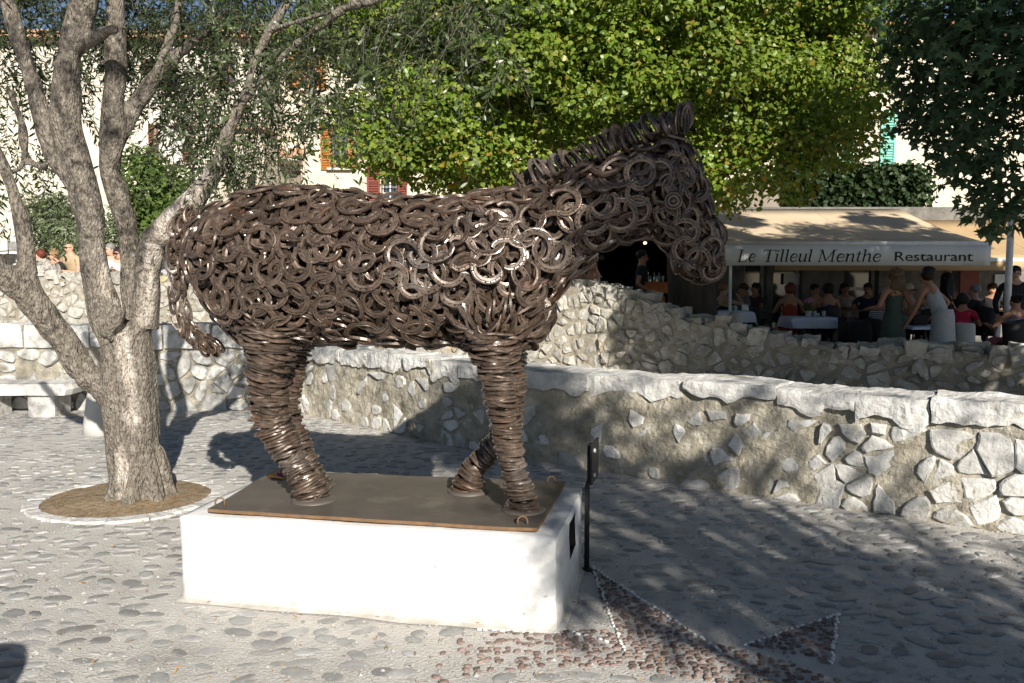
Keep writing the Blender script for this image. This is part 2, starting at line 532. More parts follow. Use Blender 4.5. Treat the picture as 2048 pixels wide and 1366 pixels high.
def stone_from_poly(poly, joint, proud, fn, rnd, wob=.012, round_k=.22, back=.05, rounded=False):
    """convex cell -> weathered stone. fn(x, z, d) maps wall coordinates to the world; d = out of the wall"""
    cx = sum(p[0] for p in poly) / len(poly); cz = sum(p[1] for p in poly) / len(poly)
    pp = []
    R0 = sum(math.hypot(x - cx, z - cz) for x, z in poly) / len(poly)
    wob = min(wob, .10 * R0)
    for x, z in poly:
        L = math.hypot(x - cx, z - cz)
        k = max(.62, 1 - joint / max(L, 1e-4) * 1.3)
        pp.append((cx + (x - cx) * k + rnd.uniform(-wob, wob), cz + (z - cz) * k + rnd.uniform(-wob, wob)))
    q_ = []
    for i in range(len(pp)):
        a, b = pp[i], pp[(i + 1) % len(pp)]
        L = math.hypot(a[0] - b[0], a[1] - b[1])
        q_.append(a)
        for f in ((.5,) if L < .09 else (.33, .67)):
            q_.append((a[0] + (b[0] - a[0]) * f + rnd.uniform(-1, 1) * L * .06, a[1] + (b[1] - a[1]) * f + rnd.uniform(-1, 1) * L * .06))
    pp = chaikin(pp, 1, .26) if rounded else q_
    n = len(pp)
    tx, tz = rnd.uniform(-.12, .12), rnd.uniform(-.12, .12)
    vs = []
    for ring, (sc, d) in enumerate(((1.0, -back), (.985, proud * .45), (.86, proud * .9))):
        for x, z in pp:
            e = d
            if ring: e += ((x - cx) * tx + (z - cz) * tz) + rnd.uniform(-.25, .25) * proud * (.5 if ring == 1 else 1) * .6
            vs.append(fn(cx + (x - cx) * sc, cz + (z - cz) * sc, e))
    # broken facets: two interior points
    for k in (0, 1):
        a = rnd.uniform(0, 6.28)
        r = .25 * min(max(abs(x - cx) for x, z in pp), max(abs(z - cz) for x, z in pp))
        vs.append(fn(cx + math.cos(a + k * PI) * r, cz + math.sin(a + k * PI) * r * .6, proud * rnd.uniform(.85, 1.25)))
    fs = []
    for r in (0, 1):
        for j in range(n):
            a = r * n + j; b = r * n + (j + 1) % n
            fs.append((a, b, b + n, a + n))
    c0, c1 = 3 * n, 3 * n + 1
    P0 = vs[c0]; P1 = vs[c1]
    prev = None
    own = []
    for j in range(n):
        q = V(vs[2 * n + j])
        own.append(c0 if (q - V(P0)).length < (q - V(P1)).length else c1)
    for j in range(n):
        a = 2 * n + j; b = 2 * n + (j + 1) % n
        if own[j] == own[(j + 1) % n]:
            fs.append((a, b, own[j]))
        else:
            fs.append((a, b, own[(j + 1) % n])); fs.append((a, own[(j + 1) % n], own[j]))
    return vs, fs


def fix_normals(me):
    bm = bmesh.new(); bm.from_mesh(me)
    bmesh.ops.recalc_face_normals(bm, faces=bm.faces[:])
    bm.to_mesh(me); bm.free()


def stones_to_parts(stones, parent, mat, name="stone", limit=290, smooth=False, keyf=None):
    """stones: list of (verts, faces). the biggest-looking `limit` become parts, the rest one stuff part"""
    if keyf: stones = sorted(stones, key=keyf)
    for vs, fs in stones[:limit]:
        mb = MB(); mb.add(vs, fs)
        me = mb.mesh(name, mat, smooth); fix_normals(me)
        place(name, me, parent)
    if len(stones) > limit:
        mb = MB()
        for vs, fs in stones[limit:]: mb.add(vs, fs)
        me = mb.mesh("small_stones", mat, smooth); fix_normals(me)
        tag(place("small_stones", me, parent), kind='stuff')


def rough_block(c, ax, ay, az, size, rnd, amp=.012, cuts=(5, 3, 2), under=0.0):
    """hewn slab: subdivided box with a bumpy skin; ax,ay,az unit axes"""
    c = V(c); nx, ny, nz = cuts
    bm = bmesh.new()
    bmesh.ops.create_grid(bm, x_segments=1, y_segments=1, size=.5)
    bm.free()
    verts = {}; faces = []; out = []
    seed = V((rnd.uniform(0, 99), rnd.uniform(0, 99), rnd.uniform(0, 99)))

    def vid(i, j, k):
        if (i, j, k) not in verts:
            x, y, z = (i / nx - .5), (j / ny - .5), (k / nz - .5)
            # round corners
            e = [abs(x) > .49, abs(y) > .49, abs(z) > .49]
            f = 1 - .012 * max(0, sum(e) - 1)
            p = V((x * size[0] * f, y * size[1] * f, z * size[2] * (f if sum(e) > 1 else 1)))
            nvec = mnoise.noise_vector(p * 5 + seed) * amp * .7 + mnoise.noise_vector(p * 21 + seed) * amp * .45
            p = p + nvec
            if under and z < .3: p.z += under * (.3 - z) * max(-.6, mnoise.noise(V((p.x * 5, 0, 0)) + seed) + .5 * mnoise.noise(V((p.x * 13, 2, 0)) + seed))
            verts[(i, j, k)] = len(out)
            out.append(c + ax * p.x + ay * p.y + az * p.z)
        return verts[(i, j, k)]
    for i in range(nx):
        for j in range(ny):
            faces.append((vid(i, j, 0), vid(i, j + 1, 0), vid(i + 1, j + 1, 0), vid(i + 1, j, 0)))
            faces.append((vid(i, j, nz), vid(i + 1, j, nz), vid(i + 1, j + 1, nz), vid(i, j + 1, nz)))
    for i in range(nx):
        for k in range(nz):
            faces.append((vid(i, 0, k), vid(i + 1, 0, k), vid(i + 1, 0, k + 1), vid(i, 0, k + 1)))
            faces.append((vid(i, ny, k), vid(i, ny, k + 1), vid(i + 1, ny, k + 1), vid(i + 1, ny, k)))
    for j in range(ny):
        for k in range(nz):
            faces.append((vid(0, j, k), vid(0, j, k + 1), vid(0, j + 1, k + 1), vid(0, j + 1, k)))
            faces.append((vid(nx, j, k), vid(nx, j + 1, k), vid(nx, j + 1, k + 1), vid(nx, j, k + 1)))
    return out, faces


def scatter(name, tmpl_v, tmpl_f, pos, X, Y, Z, scale, mats, midx=None):
    """many copies of a small template in one mesh. X,Y,Z: (n,3) axes; scale (n,) or (n,3)"""
    tv = np.asarray(tmpl_v, float); tf = np.asarray(tmpl_f, int)
    n = len(pos); k = len(tv)
    sc = np.asarray(scale, float)
    if sc.ndim == 1: sc = np.repeat(sc[:, None], 3, 1)
    co = (pos[:, None, :] + X[:, None, :] * (tv[None, :, 0:1] * sc[:, None, 0:1]) + Y[:, None, :] * (tv[None, :, 1:2] * sc[:, None, 1:2])
          + Z[:, None, :] * (tv[None, :, 2:3] * sc[:, None, 2:3]))
    tris = tf[None, :, :] + (np.arange(n) * k)[:, None, None]
    mi = None
    if midx is not None: mi = np.repeat(midx, len(tf))
    return mesh_np(name, co.reshape(-1, 3), tris.reshape(-1, 3), mats, False, mi)


def norm(a):
    return a / np.maximum(np.linalg.norm(a, axis=-1, keepdims=True), 1e-9)


def frames(z, yhint):
    """orthonormal frames with given z normals and y close to yhint"""
    z = norm(z)
    x = norm(np.cross(yhint, z))
    y = np.cross(z, x)
    return x, y, z


LEAF_OLIVE = ([(0, 0, 0), (.10, .35, .02), (-.10, .35, .02), (.09, .7, .01), (-.09, .7, .01), (0, 1, -.04)],
              [(0, 1, 2), (1, 3, 4), (1, 4, 2), (3, 5, 4)])
LEAF_LIME4 = ([(0, 0, 0), (.46, .32, .06), (-.46, .32, .06), (.30, .68, .0), (-.30, .68, .0), (0, 1.0, -.16)], [(0, 1, 2), (1, 3, 4), (1, 4, 2), (3, 5, 4)])
LEAF_LIME = ([(0, 0, 0), (.42, .12, .05), (-.42, .12, .05), (.46, .5, .06), (-.46, .5, .06), (0, 1.0, -.12), (0, .45, -.05)],
             [(0, 1, 6), (1, 3, 6), (3, 5, 6), (5, 4, 6), (4, 2, 6), (2, 0, 6)])
_pl = []
for a, r in ((-90, .12), (-35, .62), (-12, .34), (22, .80), (48, .40), (90, 1.0), (132, .40), (158, .80), (192, .34), (215, .62)):
    _pl.append((r * math.cos(math.radians(a)) * .75, .35 + r * math.sin(math.radians(a)) * .7, .05 * math.cos(math.radians(a * 2))))
LEAF_PLANE = (_pl + [(0, .35, .06)], [(i, (i + 1) % 10, 10) for i in range(10)])
LEAF_SMALL = ([(0, 0, 0), (.25, .5, .06), (0, 1, 0), (-.25, .5, .06)], [(0, 1, 2), (0, 2, 3)])


def rand_dir(n):
    return norm(RNG.normal(size=(n, 3)))


def leaf_cloud(clumps, count, size, droop=.5, shell=.55, outward=.8, jit=.6):
    """positions and frames for leaves of clumps [(center, radii, weight)]"""
    wts = np.array([c[2] for c in clumps], float); wts /= wts.sum()
    ns = RNG.multinomial(count, wts)
    P = []; O = []
    for (c, r, _), n in zip(clumps, ns):
        d = rand_dir(n)
        rad = (shell + (1 - shell) * RNG.random(n)) ** .8
        rad = np.where(RNG.random(n) < .25, RNG.random(n), rad)
        wob = 1 + .18 * np.sin(d[:, 0] * 5 + c[0] * 9) * np.cos(d[:, 2] * 6 + c[2] * 7)
        P.append(np.array(c) + d * np.array(r) * (rad * wob)[:, None])
        O.append(d)
    P = np.concatenate(P); O = np.concatenate(O)
    n = len(P)
    Z = norm(O * outward + np.array([0, 0, .55]) + RNG.normal(size=(n, 3)) * jit)
    Yh = norm(O * .5 + np.array([0, 0, -droop]) + RNG.normal(size=(n, 3)) * .5)
    X, Y, Z = frames(Z, Yh)
    S = size * RNG.uniform(.65, 1.25, n)
    return P, X, Y, Z, S


def tube_np(mb, a, b, r0, r1, n=4, bend=.0):
    a = V(a); b = V(b)
    mid = (a + b) / 2 + V((random.uniform(-1, 1), random.uniform(-1, 1), random.uniform(-1, 1))) * bend
    mb.tube([a, mid, b], [r0, (r0 + r1) / 2, r1], n=n, cap=False)
# ================================================================ the plinth's own frame (e1 along its front, e2 to the back)
PA = G(360, 1200)                                   # front left foot of the plinth
PB = G(1115, 1265)
E1 = (PB - PA); PW = E1.length; E1.normalize()
E2 = V((-E1.y, E1.x, 0))
PD = 0.96; PH = 0.415


def PF(s, t, z):
    return PA + E1 * s + E2 * t + V((0, 0, z))


# ---------------------------------------------------------------- ground
def fbm(p, o=4):
    return mnoise.fractal(p, .6, 2.1, o)


g = MB()
# fine patch where the camera sees it, big sheet beyond
xs = [-400, -60, -20] + [-12 + i * .25 for i in range(80)] + [20, 60, 400]
ys = [-400, -60, -10] + [2 + i * .25 for i in range(36)] + [14, 20, 40, 90, 400]
vid = {}
for j, y in enumerate(ys):
    for i, x in enumerate(xs):
        vid[i, j] = len(g.v)
        g.v.append((x, y, .006 * mnoise.noise(V((x * .8, y * .8, 0))) - .003))
for j in range(len(ys) - 1):
    for i in range(len(xs) - 1):
        g.f.append((vid[i, j], vid[i + 1, j], vid[i + 1, j + 1], vid[i, j + 1])); g.mi.append(0)
paving = g.build("paving", M['mortar_ground'], smooth=True)
tag(paving, kind='structure')

RING_C = V((-2.73, 5.80, 0)); RING_A, RING_B = .56, .52
STAR_C = V((.25, 2.25, 0))
APEX1 = (V((.434, 4.392, 0)), V((.448, 3.40, 0)), V((.86, 3.40, 0)))
APEX2 = (V((1.514, 3.754, 0)), V((1.29, 3.25, 0)), V((1.0, 3.44, 0)))


def in_tri(p, t):
    a, b, c = t
    def s(u, v, q): return (u.x - q.x) * (v.y - q.y) - (v.x - q.x) * (u.y - q.y)
    d1, d2, d3 = s(p, a, b), s(p, b, c), s(p, c, a)
    return not ((d1 < 0 or d2 < 0 or d3 < 0) and (d1 > 0 or d2 > 0 or d3 > 0))


def in_star(p):
    r = (p - STAR_C).length
    return (.99 < r < 1.34 and p.x > -.3) or in_tri(p, APEX1) or in_tri(p, APEX2)


def in_plinth(p, m=0.0):
    q = p - PA
    return -m < q.dot(E1) < PW + m and -m < q.dot(E2) < PD + m


NW = [V(p) for p in ((-2.70, 9.83, 0), (-2.035, 9.19, 0), (-.636, 7.725, 0), (.246, 6.98, 0), (1.0, 6.45, 0), (1.594, 6.0, 0), (2.343, 5.50, 0),
                     (3.121, 4.96, 0), (4.9, 3.8, 0))]
LW = [V(p) for p in ((-9.5, 9.95, 0), (-6.1, 9.87, 0), (-2.70, 9.83, 0))]


class Wall:
    def __init__(s, pts):
        s.p = pts
        s.L = [0]
        for a, b in zip(pts, pts[1:]): s.L.append(s.L[-1] + (b - a).length)
        s.n = []
        for i in range(len(pts)):
            t = (pts[min(i + 1, len(pts) - 1)] - pts[max(0, i - 1)]).normalized()
            s.n.append(V((t.y, -t.x, 0)))
        s.len = s.L[-1]

    def at(s, d):
        for i in range(len(s.p) - 1):
            if d <= s.L[i + 1] or i == len(s.p) - 2:
                k = (d - s.L[i]) / (s.L[i + 1] - s.L[i])
                return s.p[i].lerp(s.p[i + 1], k), s.n[i].lerp(s.n[i + 1], max(0, min(1, k))).normalized()

    def fn(s, d, z, o=0.0):
        p, n = s.at(d)
        return p + n * o + V((0, 0, z))


NWALL = Wall(NW); LWALL = Wall(LW)


def behind_wall(p):
    if p.x < -2.7: return p.y > 9.8
    for i in range(len(NW) - 1):
        if NW[i].x <= p.x <= NW[i + 1].x:
            k = (p.x - NW[i].x) / (NW[i + 1].x - NW[i].x)
            return p.y > NW[i].y + (NW[i + 1].y - NW[i].y) * k - .03
    return True


def cobble_poly(rnd, n=10):
    ph = rnd.uniform(0, 6.28); pt = rnd.uniform(.0, .22)
    return [(1 + .09 * math.sin(2 * PI * i / n * 2 + ph) + pt * (abs(math.cos(2 * PI * i / n)) - .5) + rnd.uniform(-.08, .08)) for i in range(n)]


def cobble_vf(c, a, b, th, h, rad):
    n = len(rad); vs = []; ca, sa = math.cos(th), math.sin(th)
    for sc, z in ((1.0, -.006), (.9, h * .5), (.6, h * .9)):
        for i, r in enumerate(rad):
            an = 2 * PI * i / n
            x, y = a * r * sc * math.cos(an), b * r * sc * math.sin(an)
            vs.append((c[0] + x * ca - y * sa, c[1] + x * sa + y * ca, c[2] + z))
    vs.append((c[0], c[1], c[2] + h))
    fs = []
    for q in (0, 1):
        for i in range(n):
            fs.append((q * n + i, q * n + (i + 1) % n, (q + 1) * n + (i + 1) % n, (q + 1) * n + i))
    for i in range(n): fs.append((2 * n + i, 2 * n + (i + 1) % n, 3 * n))
    return vs, fs


rnd = random.Random(11)
cob = []
y = 2.75; row = 0
while y < 10:
    x = -.68 * y - .3 + (row % 2) * .075
    while x < .68 * y + .5:
        p = V((x + rnd.uniform(-.04, .04), y + rnd.uniform(-.032, .032), 0))
        x += .136
        if rnd.random() < .10 or behind_wall(p + V((0, .05, 0))) or in_plinth(p, .05): continue
        q = p - RING_C
        if (q.x / (RING_A + .16)) ** 2 + (q.y / (RING_B + .16)) ** 2 < 1: continue
        if in_star(p): continue
        if any(in_star(p + V((dx, dy, 0))) for dx, dy in ((.05, 0), (-.05, 0), (0, .05), (0, -.05))): continue
        big = rnd.random()
        a = rnd.uniform(.042, .066) if big > .28 else (rnd.uniform(.022, .042) if big > .05 else rnd.uniform(.066, .082))
        b = min(a * rnd.uniform(.42, .9), .046)
        th = rnd.gauss(0.06, .5)
        cob.append((p, a, b, th, rnd.uniform(.002, .0065)))
    y += .102; row += 1
cob.sort(key=lambda c: c[0].length - c[1] * 20)
shared = []
for k in range(16):
    mb = MB(); vs, fs = cobble_vf((0, 0, 0), 1, rnd.uniform(.85, 1.0), 0, 1, cobble_poly(rnd)); mb.add(vs, fs)
    shared.append(mb.mesh("cobble", M['cobble'], True))
for i, (p, a, b, th, h) in enumerate(cob[:300]):
    o = bpy.data.objects.new("cobble", shared[rnd.randrange(16)])
    o.location = (p.x, p.y, 0); o.rotation_euler = (0, 0, th); o.scale = (a, b, h)
    link(o, paving)
mb = MB()
for p, a, b, th, h in cob[300:]:
    mb.add(*cobble_vf((p.x, p.y, 0), a, b, th, h, cobble_poly(rnd, 9)))
tag(mb.build("cobbles_beyond", M['cobble'], paving, smooth=True), kind='stuff')

# mosaic of a star in small reddish pebbles, its spikes outlined with white pebbles
red = MB(); y = 2.7
while y < 4.45:
    x = -1.2
    while x < 1.9:
        p = V((x + rnd.uniform(-.012, .012), y + rnd.uniform(-.01, .01), 0))
        x += .041
        if not in_star(p) or in_plinth(p, .01) or rnd.random() < .08 + max(0, .35 - p.x) * 1.1: continue
        q = p - STAR_C
        red.add(*cobble_vf((p.x, p.y, 0), rnd.uniform(.014, .021), rnd.uniform(.008, .0125), rnd.gauss(.35, .5), rnd.uniform(.004, .009), cobble_poly(rnd, 7)))
    y += .030
tag(red.build("red_pebble_mosaic", M['red_cobble'], paving, smooth=True), kind='stuff')
wp = []
for a, b in ((APEX1[0], V((.47, 3.36, 0))), (APEX1[0], V((.88, 3.36, 0))), (APEX2[0], APEX2[1]), (APEX2[0], V((.98, 3.42, 0))),
             (V((.2, 3.60, 0)), V((.43, 3.45, 0))), (V((-.15, 3.58, 0)), V((.2, 3.55, 0)))):
    L = (b - a).length; d = (b - a).normalized(); s = 0
    while s < L:
        wp.append((a + d * s + V((rnd.uniform(-.005, .005), rnd.uniform(-.005, .005), 0)), rnd.uniform(.008, .0135), math.atan2(d.y, d.x)))
        s += rnd.uniform(.028, .042)
wme = []
for k in range(3):
    mb = MB(); mb.add(*cobble_vf((0, 0, 0), 1, .75, 0, 1, cobble_poly(rnd, 8))); wme.append(mb.mesh("white_pebble", M['white_pebble'], True))
for i, (p, r, th) in enumerate(wp):
    o = bpy.data.objects.new("white_pebble", wme[i % 3]); o.location = p; o.rotation_euler = (0, 0, th); o.scale = (r * 1.25, r, .008)
    link(o, paving)

# grit and chips in the mortar
gp = MB()
for k in range(5200):
    y = 2.8 + 4.2 * rnd.random() ** 1.4; p = V((rnd.uniform(-.66, .66) * y, y, 0))
    if in_plinth(p, .02) or behind_wall(p) or ((p - RING_C).x / .7) ** 2 + ((p - RING_C).y / .66) ** 2 < 1: continue
    r = rnd.uniform(.003, .009) if rnd.random() < .85 else rnd.uniform(.009, .016)
    a0 = rnd.uniform(0, 6.28); n = 5
    gp.add([(p.x + r * math.cos(a0 + 2 * PI * i / n) * rnd.uniform(.7, 1.2), p.y + r * .8 * math.sin(a0 + 2 * PI * i / n), 0) for i in range(n)] + [(p.x, p.y, r * .7)], [(i, (i + 1) % n, n) for i in range(n)])
tag(gp.build("mortar_grit", M['cobble'], paving), kind='stuff')

# fallen leaves lying about
lp = []
for k in range(2300):
    if rnd.random() < .13:
        a = rnd.uniform(0, 6.28); r = math.sqrt(rnd.random()); p = RING_C + V((math.cos(a) * RING_A * r, math.sin(a) * RING_B * r, .035))
    elif rnd.random() < .33:
        s = rnd.uniform(.3, NWALL.len); p = NWALL.fn(s, .014, rnd.uniform(.02, .03 + .2 * rnd.random() ** 2))
    else:
        y = rnd.uniform(2.9, 7); p = V((rnd.uniform(-.65, .65) * y, y, .016))
    if in_plinth(p, .0): continue
    lp.append(p)
lp = np.array([tuple(p) for p in lp]); n = len(lp)
X, Yv, Z = frames(norm(np.array([0, 0, 1.]) + RNG.normal(size=(n, 3)) * .25), rand_dir(n))
tag(place("fallen_leaves", scatter("fallen_leaves", LEAF_OLIVE[0], LEAF_OLIVE[1], lp, X, Yv, Z, RNG.uniform(.010, .036, n), [M['litter']])), kind='stuff')

# ---------------------------------------------------------------- tree ring: soil bed inside a kerb of flat pale stones
mb = MB()
n = 40; ring = []
vs = [tuple(RING_C + V((0, 0, .045)))]
for k, (sc, z) in enumerate(((.5, .035), (1.02, .006))):
    for i in range(n):
        a = 2 * PI * i / n
        vs.append(tuple(RING_C + V((math.cos(a) * RING_A * sc, math.sin(a) * RING_B * sc, z + rnd.uniform(-.006, .006)))))
fs = [(0, 1 + i, 1 + (i + 1) % n) for i in range(n)] + [(1 + i, 1 + n + i, 1 + n + (i + 1) % n, 1 + (i + 1) % n) for i in range(n)]
mb.add(vs, fs)
soil = mb.build("soil_bed", M['soil'], smooth=True); tag(soil, kind='structure')
kerb = empty("tree_ring", RING_C, "flat ring of pale kerb stones round the foot of the olive tree", "kerb ring")
n = 19
ka = [2 * PI * (i + (rnd.uniform(-.3, .3) if 0 < i < n else 0)) / n for i in range(n + 1)]
for i in range(n):
    a0 = ka[i] + .008; a1 = ka[i + 1] - .008
    mb = MB(); vs = []
    wd = rnd.uniform(.07, .13)
    for k in range(5):
        a = a0 + (a1 - a0) * k / 4
        for r, z in ((0, -.03), (0.004, .014), (wd, .012), (wd + .01, -.03)):
            j = rnd.uniform(-.014, .014)
            vs.append(tuple(RING_C + V((math.cos(a) * (RING_A + r + j), math.sin(a) * (RING_B + r + j), z + j * .4))))
    fs = []
    for k in range(4):
        for q in range(4):
            fs.append((k * 4 + q, k * 4 + (q + 1) % 4, k * 4 + 4 + (q + 1) % 4, k * 4 + 4 + q))
    fs += [(0, 1, 2, 3), (16, 19, 18, 17)]
    mb.add(vs, fs)
    me = mb.mesh("kerb_stone", M['limestone_pale']); fix_normals(me); place("kerb_stone", me, kerb)

# ---------------------------------------------------------------- near wall, with coping slabs and stones showing through the mortar
WT = .62      # under the coping
WTH = .46     # thickness


def wall_body(W, s0, s1, top, thick, name, mat, parent, step=.06, amp=.02, zmin=-.12):
    mb = MB(); ns = int((s1 - s0) / step) + 1; nz = int((top - zmin) / step) + 1
    ids = {}
    for i in range(ns + 1):
        s = s0 + (s1 - s0) * i / ns
        for j in range(nz + 1):
            z = zmin + (top - zmin) * j / nz
            q = V((s * 2.2, z * 2.8, 3.1))
            d = amp * (fbm(q) * 1.1 + .5 * mnoise.noise(q * 3.1)) - .010 + .010 * mnoise.noise(q * 6.5) + .007 * mnoise.noise(q * 14)
            if z > top - .05: d -= .01
            ids[i, j] = len(mb.v); mb.v.append(tuple(W.fn(s, z, d)))
    for i in range(ns):
        for j in range(nz):
            mb.f.append((ids[i, j], ids[i + 1, j], ids[i + 1, j + 1], ids[i, j + 1])); mb.mi.append(0)
    # top and back
    for i in range(ns + 1):
        s = s0 + (s1 - s0) * i / ns
        ids['b', i] = len(mb.v); mb.v.append(tuple(W.fn(s, top, -thick)))
        ids['c', i] = len(mb.v); mb.v.append(tuple(W.fn(s, zmin, -thick)))
    for i in range(ns):
        mb.f.append((ids[i, nz], ids[i + 1, nz], ids['b', i + 1], ids['b', i])); mb.mi.append(0)
        mb.f.append((ids['b', i], ids['b', i + 1], ids['c', i + 1], ids['c', i])); mb.mi.append(0)
    for i, rev in ((0, 1), (ns, 0)):
        f = [ids[i, j] for j in range(nz + 1)] + [ids['b', i], ids['c', i]]
        mb.f.append(tuple(f[::-1] if rev else f)); mb.mi.append(0)
    me = mb.mesh(name, mat, False); fix_normals(me)
    return place(name, me, parent)


near = empty("boundary_wall", NWALL.fn(NWALL.len / 2, 0), "low grey wall of mortared rubble with a white slab coping, running behind the statue to the right edge", "wall")
wall_body(NWALL, 0, NWALL.len, WT + .11, WTH, "mortar_core", M['wall_mortar'], near, step=.032, amp=.022)
rnd = random.Random(5)
pts = []
s = .08
while s < NWALL.len - .05:
    z = .03 + rnd.uniform(0, .08)
    while z < WT - .03:
        pts.append((s + rnd.uniform(-.09, .09), z + rnd.uniform(-.03, .03)))
        z += rnd.uniform(.085, .17)
    s += rnd.uniform(.15, .24)
cells = voronoi(pts, (0, -.02, NWALL.len, WT - .01))
stones = []
for (s, z), poly in zip(pts, cells):
    if len(poly) < 3: continue
    right = max(0, min(1, (s - 5.6) / 2.0))
    kp = .42 + .5 * right * (1 if z < .5 else .5)
    if z < .14: kp += .15
    if rnd.random() > kp: continue
    jt = rnd.uniform(.006, .05) * (1 - .75 * right)
    stones.append(stone_from_poly(poly, jt, rnd.uniform(.0, .017) + .012 * right, NWALL.fn, rnd, wob=.02, rounded=rnd.random() < .55))
stones_to_parts(stones, near, M['limestone'], "stone", 299)
s = -.05
while s < NWALL.len:
    L = rnd.uniform(.38, .85)
    p, nrm = NWALL.at(min(s + L / 2, NWALL.len))
    t = V((-nrm.y, nrm.x, 0)); nrm = V(nrm)
    hgt = rnd.uniform(.11, .19)
    vs, fs = rough_block(p - nrm * (WTH / 2 - .012 - rnd.uniform(-.012, .012)) + V((0, 0, .795 - hgt / 2 + rnd.uniform(-.012, .012))), t, -nrm, V((0, 0, 1)),
                         (L * .995, WTH + rnd.uniform(-.01, .04), hgt), rnd, amp=.022, cuts=(16, 8, 6), under=.09)
    mb = MB(); mb.add(vs, fs); mb.build("coping_slab", M['limestone_pale'], near)
    s += L

# left part: coarser coursed rubble
left = empty("rubble_wall", LWALL.fn(LWALL.len / 2, 0), "coursed rubble wall with big squared top stones behind the olive trunk and the bench", "wall")
wall_body(LWALL, 0, LWALL.len + .15, .98, .5, "mortar_core", M['wall_mortar'], left, step=.12)
pts = []
z = .08
while z < .75:
    s = rnd.uniform(.0, .2)
    while s < LWALL.len:
        pts.append((s, z + rnd.uniform(-.06, .06))); s += rnd.uniform(.12, .42)
    z += rnd.uniform(.11, .16)
cells = voronoi(pts, (0, -.02, LWALL.len, .73))
stones = [stone_from_poly(c, rnd.uniform(.004, .03), rnd.uniform(.015, .055), LWALL.fn, rnd, wob=.02, rounded=rnd.random() < .6) for c in cells if len(c) > 2 and rnd.random() < .88]
stones_to_parts(stones, left, M['limestone'], "stone", 299)
s = 0
while s < LWALL.len + .1:
    L = rnd.uniform(.35, .62); hgt = rnd.uniform(.24, .29)
    p, nrm = LWALL.at(min(s + L / 2, LWALL.len))
    if s + L / 2 > LWALL.len: p = p + V((s + L / 2 - LWALL.len, 0, 0))
    t = V((-nrm.y, nrm.x, 0))
    vs, fs = rough_block(p - nrm * (.25 - .03) + V((0, 0, 1.02 - hgt / 2 + rnd.uniform(-.015, .01))), t, -nrm, V((0, 0, 1)), (L * .96, .54, hgt), rnd, amp=.02, cuts=(6, 4, 3))
    mb = MB(); mb.add(vs, fs); mb.build("top_stone", M['limestone'], left)
    s += L

# stone bench in front of it
BY = 9.50
bx1 = PY(158, 790, BY).x
bench = empty("stone_bench", (bx1 - 1.2, BY, 0), "long pale stone bench slab on rough blocks in front of the rubble wall", "bench")
vs, fs = rough_block((bx1 - 2.2, BY, .315), V((1, 0, 0)), V((0, 1, 0)), V((0, 0, 1)), (4.4, .44, .13), rnd, amp=.006, cuts=(20, 4, 2))
mb = MB(); mb.add(vs, fs); mb.build("slab", M['bench'], bench, bevel=0)
for k, xx in enumerate((-.35, -1.05, -1.85, -2.8, -3.9)):
    vs, fs = rough_block((bx1 + xx, BY + .02, .12), V((1, 0, 0)), V((0, 1, 0)), V((0, 0, 1)), (.30, .36, .26), rnd, amp=.02, cuts=(3, 3, 3))
    mb = MB(); mb.add(vs, fs); mb.build("support_block", M['limestone'], bench)

# a low stone post standing behind the olive trunk
pb = PY(200, 872, 8.3); pb.z = 0
mb = MB(); mb.lathe(pb, [(.16, -.02), (.15, .1), (.11, .38), (.10, .42), (.05, .45)], 12)
tag(mb.build("stone_stub", M['bollard'], smooth=True), "short tapered stone stub just behind the olive trunk", "bollard")

# ---------------------------------------------------------------- second, older wall further back
W2P = []
for u, v, Yd in ((-420, 500, 18.0), (0, 508, 17.0), (60, 524, 16.85), (105, 545, 16.75), (230, 551, 16.45), (430, 551, 16.0), (800, 560, 14.6), (1175, 566, 13.0), (1290, 592, 12.3), (1400, 645, 11.9),
                 (1490, 668, 11.5), (1700, 690, 10.9), (2048, 700, 10.1), (2500, 705, 9.2)):
    p = PY(u, v, Yd); W2P.append((V((p.x, p.y, 0)), p.z))
W2 = Wall([p for p, z in W2P])
W2H = [z for p, z in W2P]


def w2top(s):
    h = float(np.interp(s, W2.L, W2H))
    h += .05 * mnoise.noise(V((s * 1.7, 0, 9))) + .03 * mnoise.noise(V((s * 5, 3, 9)))
    bs = W2.L[9] + (W2.L[10] - W2.L[9]) * .45            # the big lump beside the first table
    h += .17 * math.exp(-((s - bs) / .20) ** 2)
    return h


old = empty("old_rubble_wall", W2.fn(W2.len / 2, 0), "tall weathered rubble wall stained ochre, stepping down to the right in front of the restaurant", "wall")
mb = MB(); ns = int(W2.len / .07); nz = 22; ids = {}
for i in range(ns + 1):
    s = W2.len * i / ns; tp = w2top(s) - .05
    for j in range(nz + 1):
        z = -.1 + (tp + .1) * j / nz
        q = V((s * 2, z * 2.5, 7))
        ids[i, j] = len(mb.v); mb.v.append(tuple(W2.fn(s, z, .035 * fbm(q) + .022 + .012 * mnoise.noise(q * 5))))
    ids['b', i] = len(mb.v); mb.v.append(tuple(W2.fn(s, tp - .03, -.5)))
    ids['c', i] = len(mb.v); mb.v.append(tuple(W2.fn(s, -.1, -.5)))
for i in range(ns):
    for j in range(nz):
        mb.f.append((ids[i, j], ids[i + 1, j], ids[i + 1, j + 1], ids[i, j + 1])); mb.mi.append(0)
    mb.f.append((ids[i, nz], ids[i + 1, nz], ids['b', i + 1], ids['b', i])); mb.mi.append(0)
    mb.f.append((ids['b', i], ids['b', i + 1], ids['c', i + 1], ids['c', i])); mb.mi.append(0)
me = mb.mesh("mortar_core", M['rubble_mortar']); fix_normals(me); place("mortar_core", me, old)
pts = []
z = .05
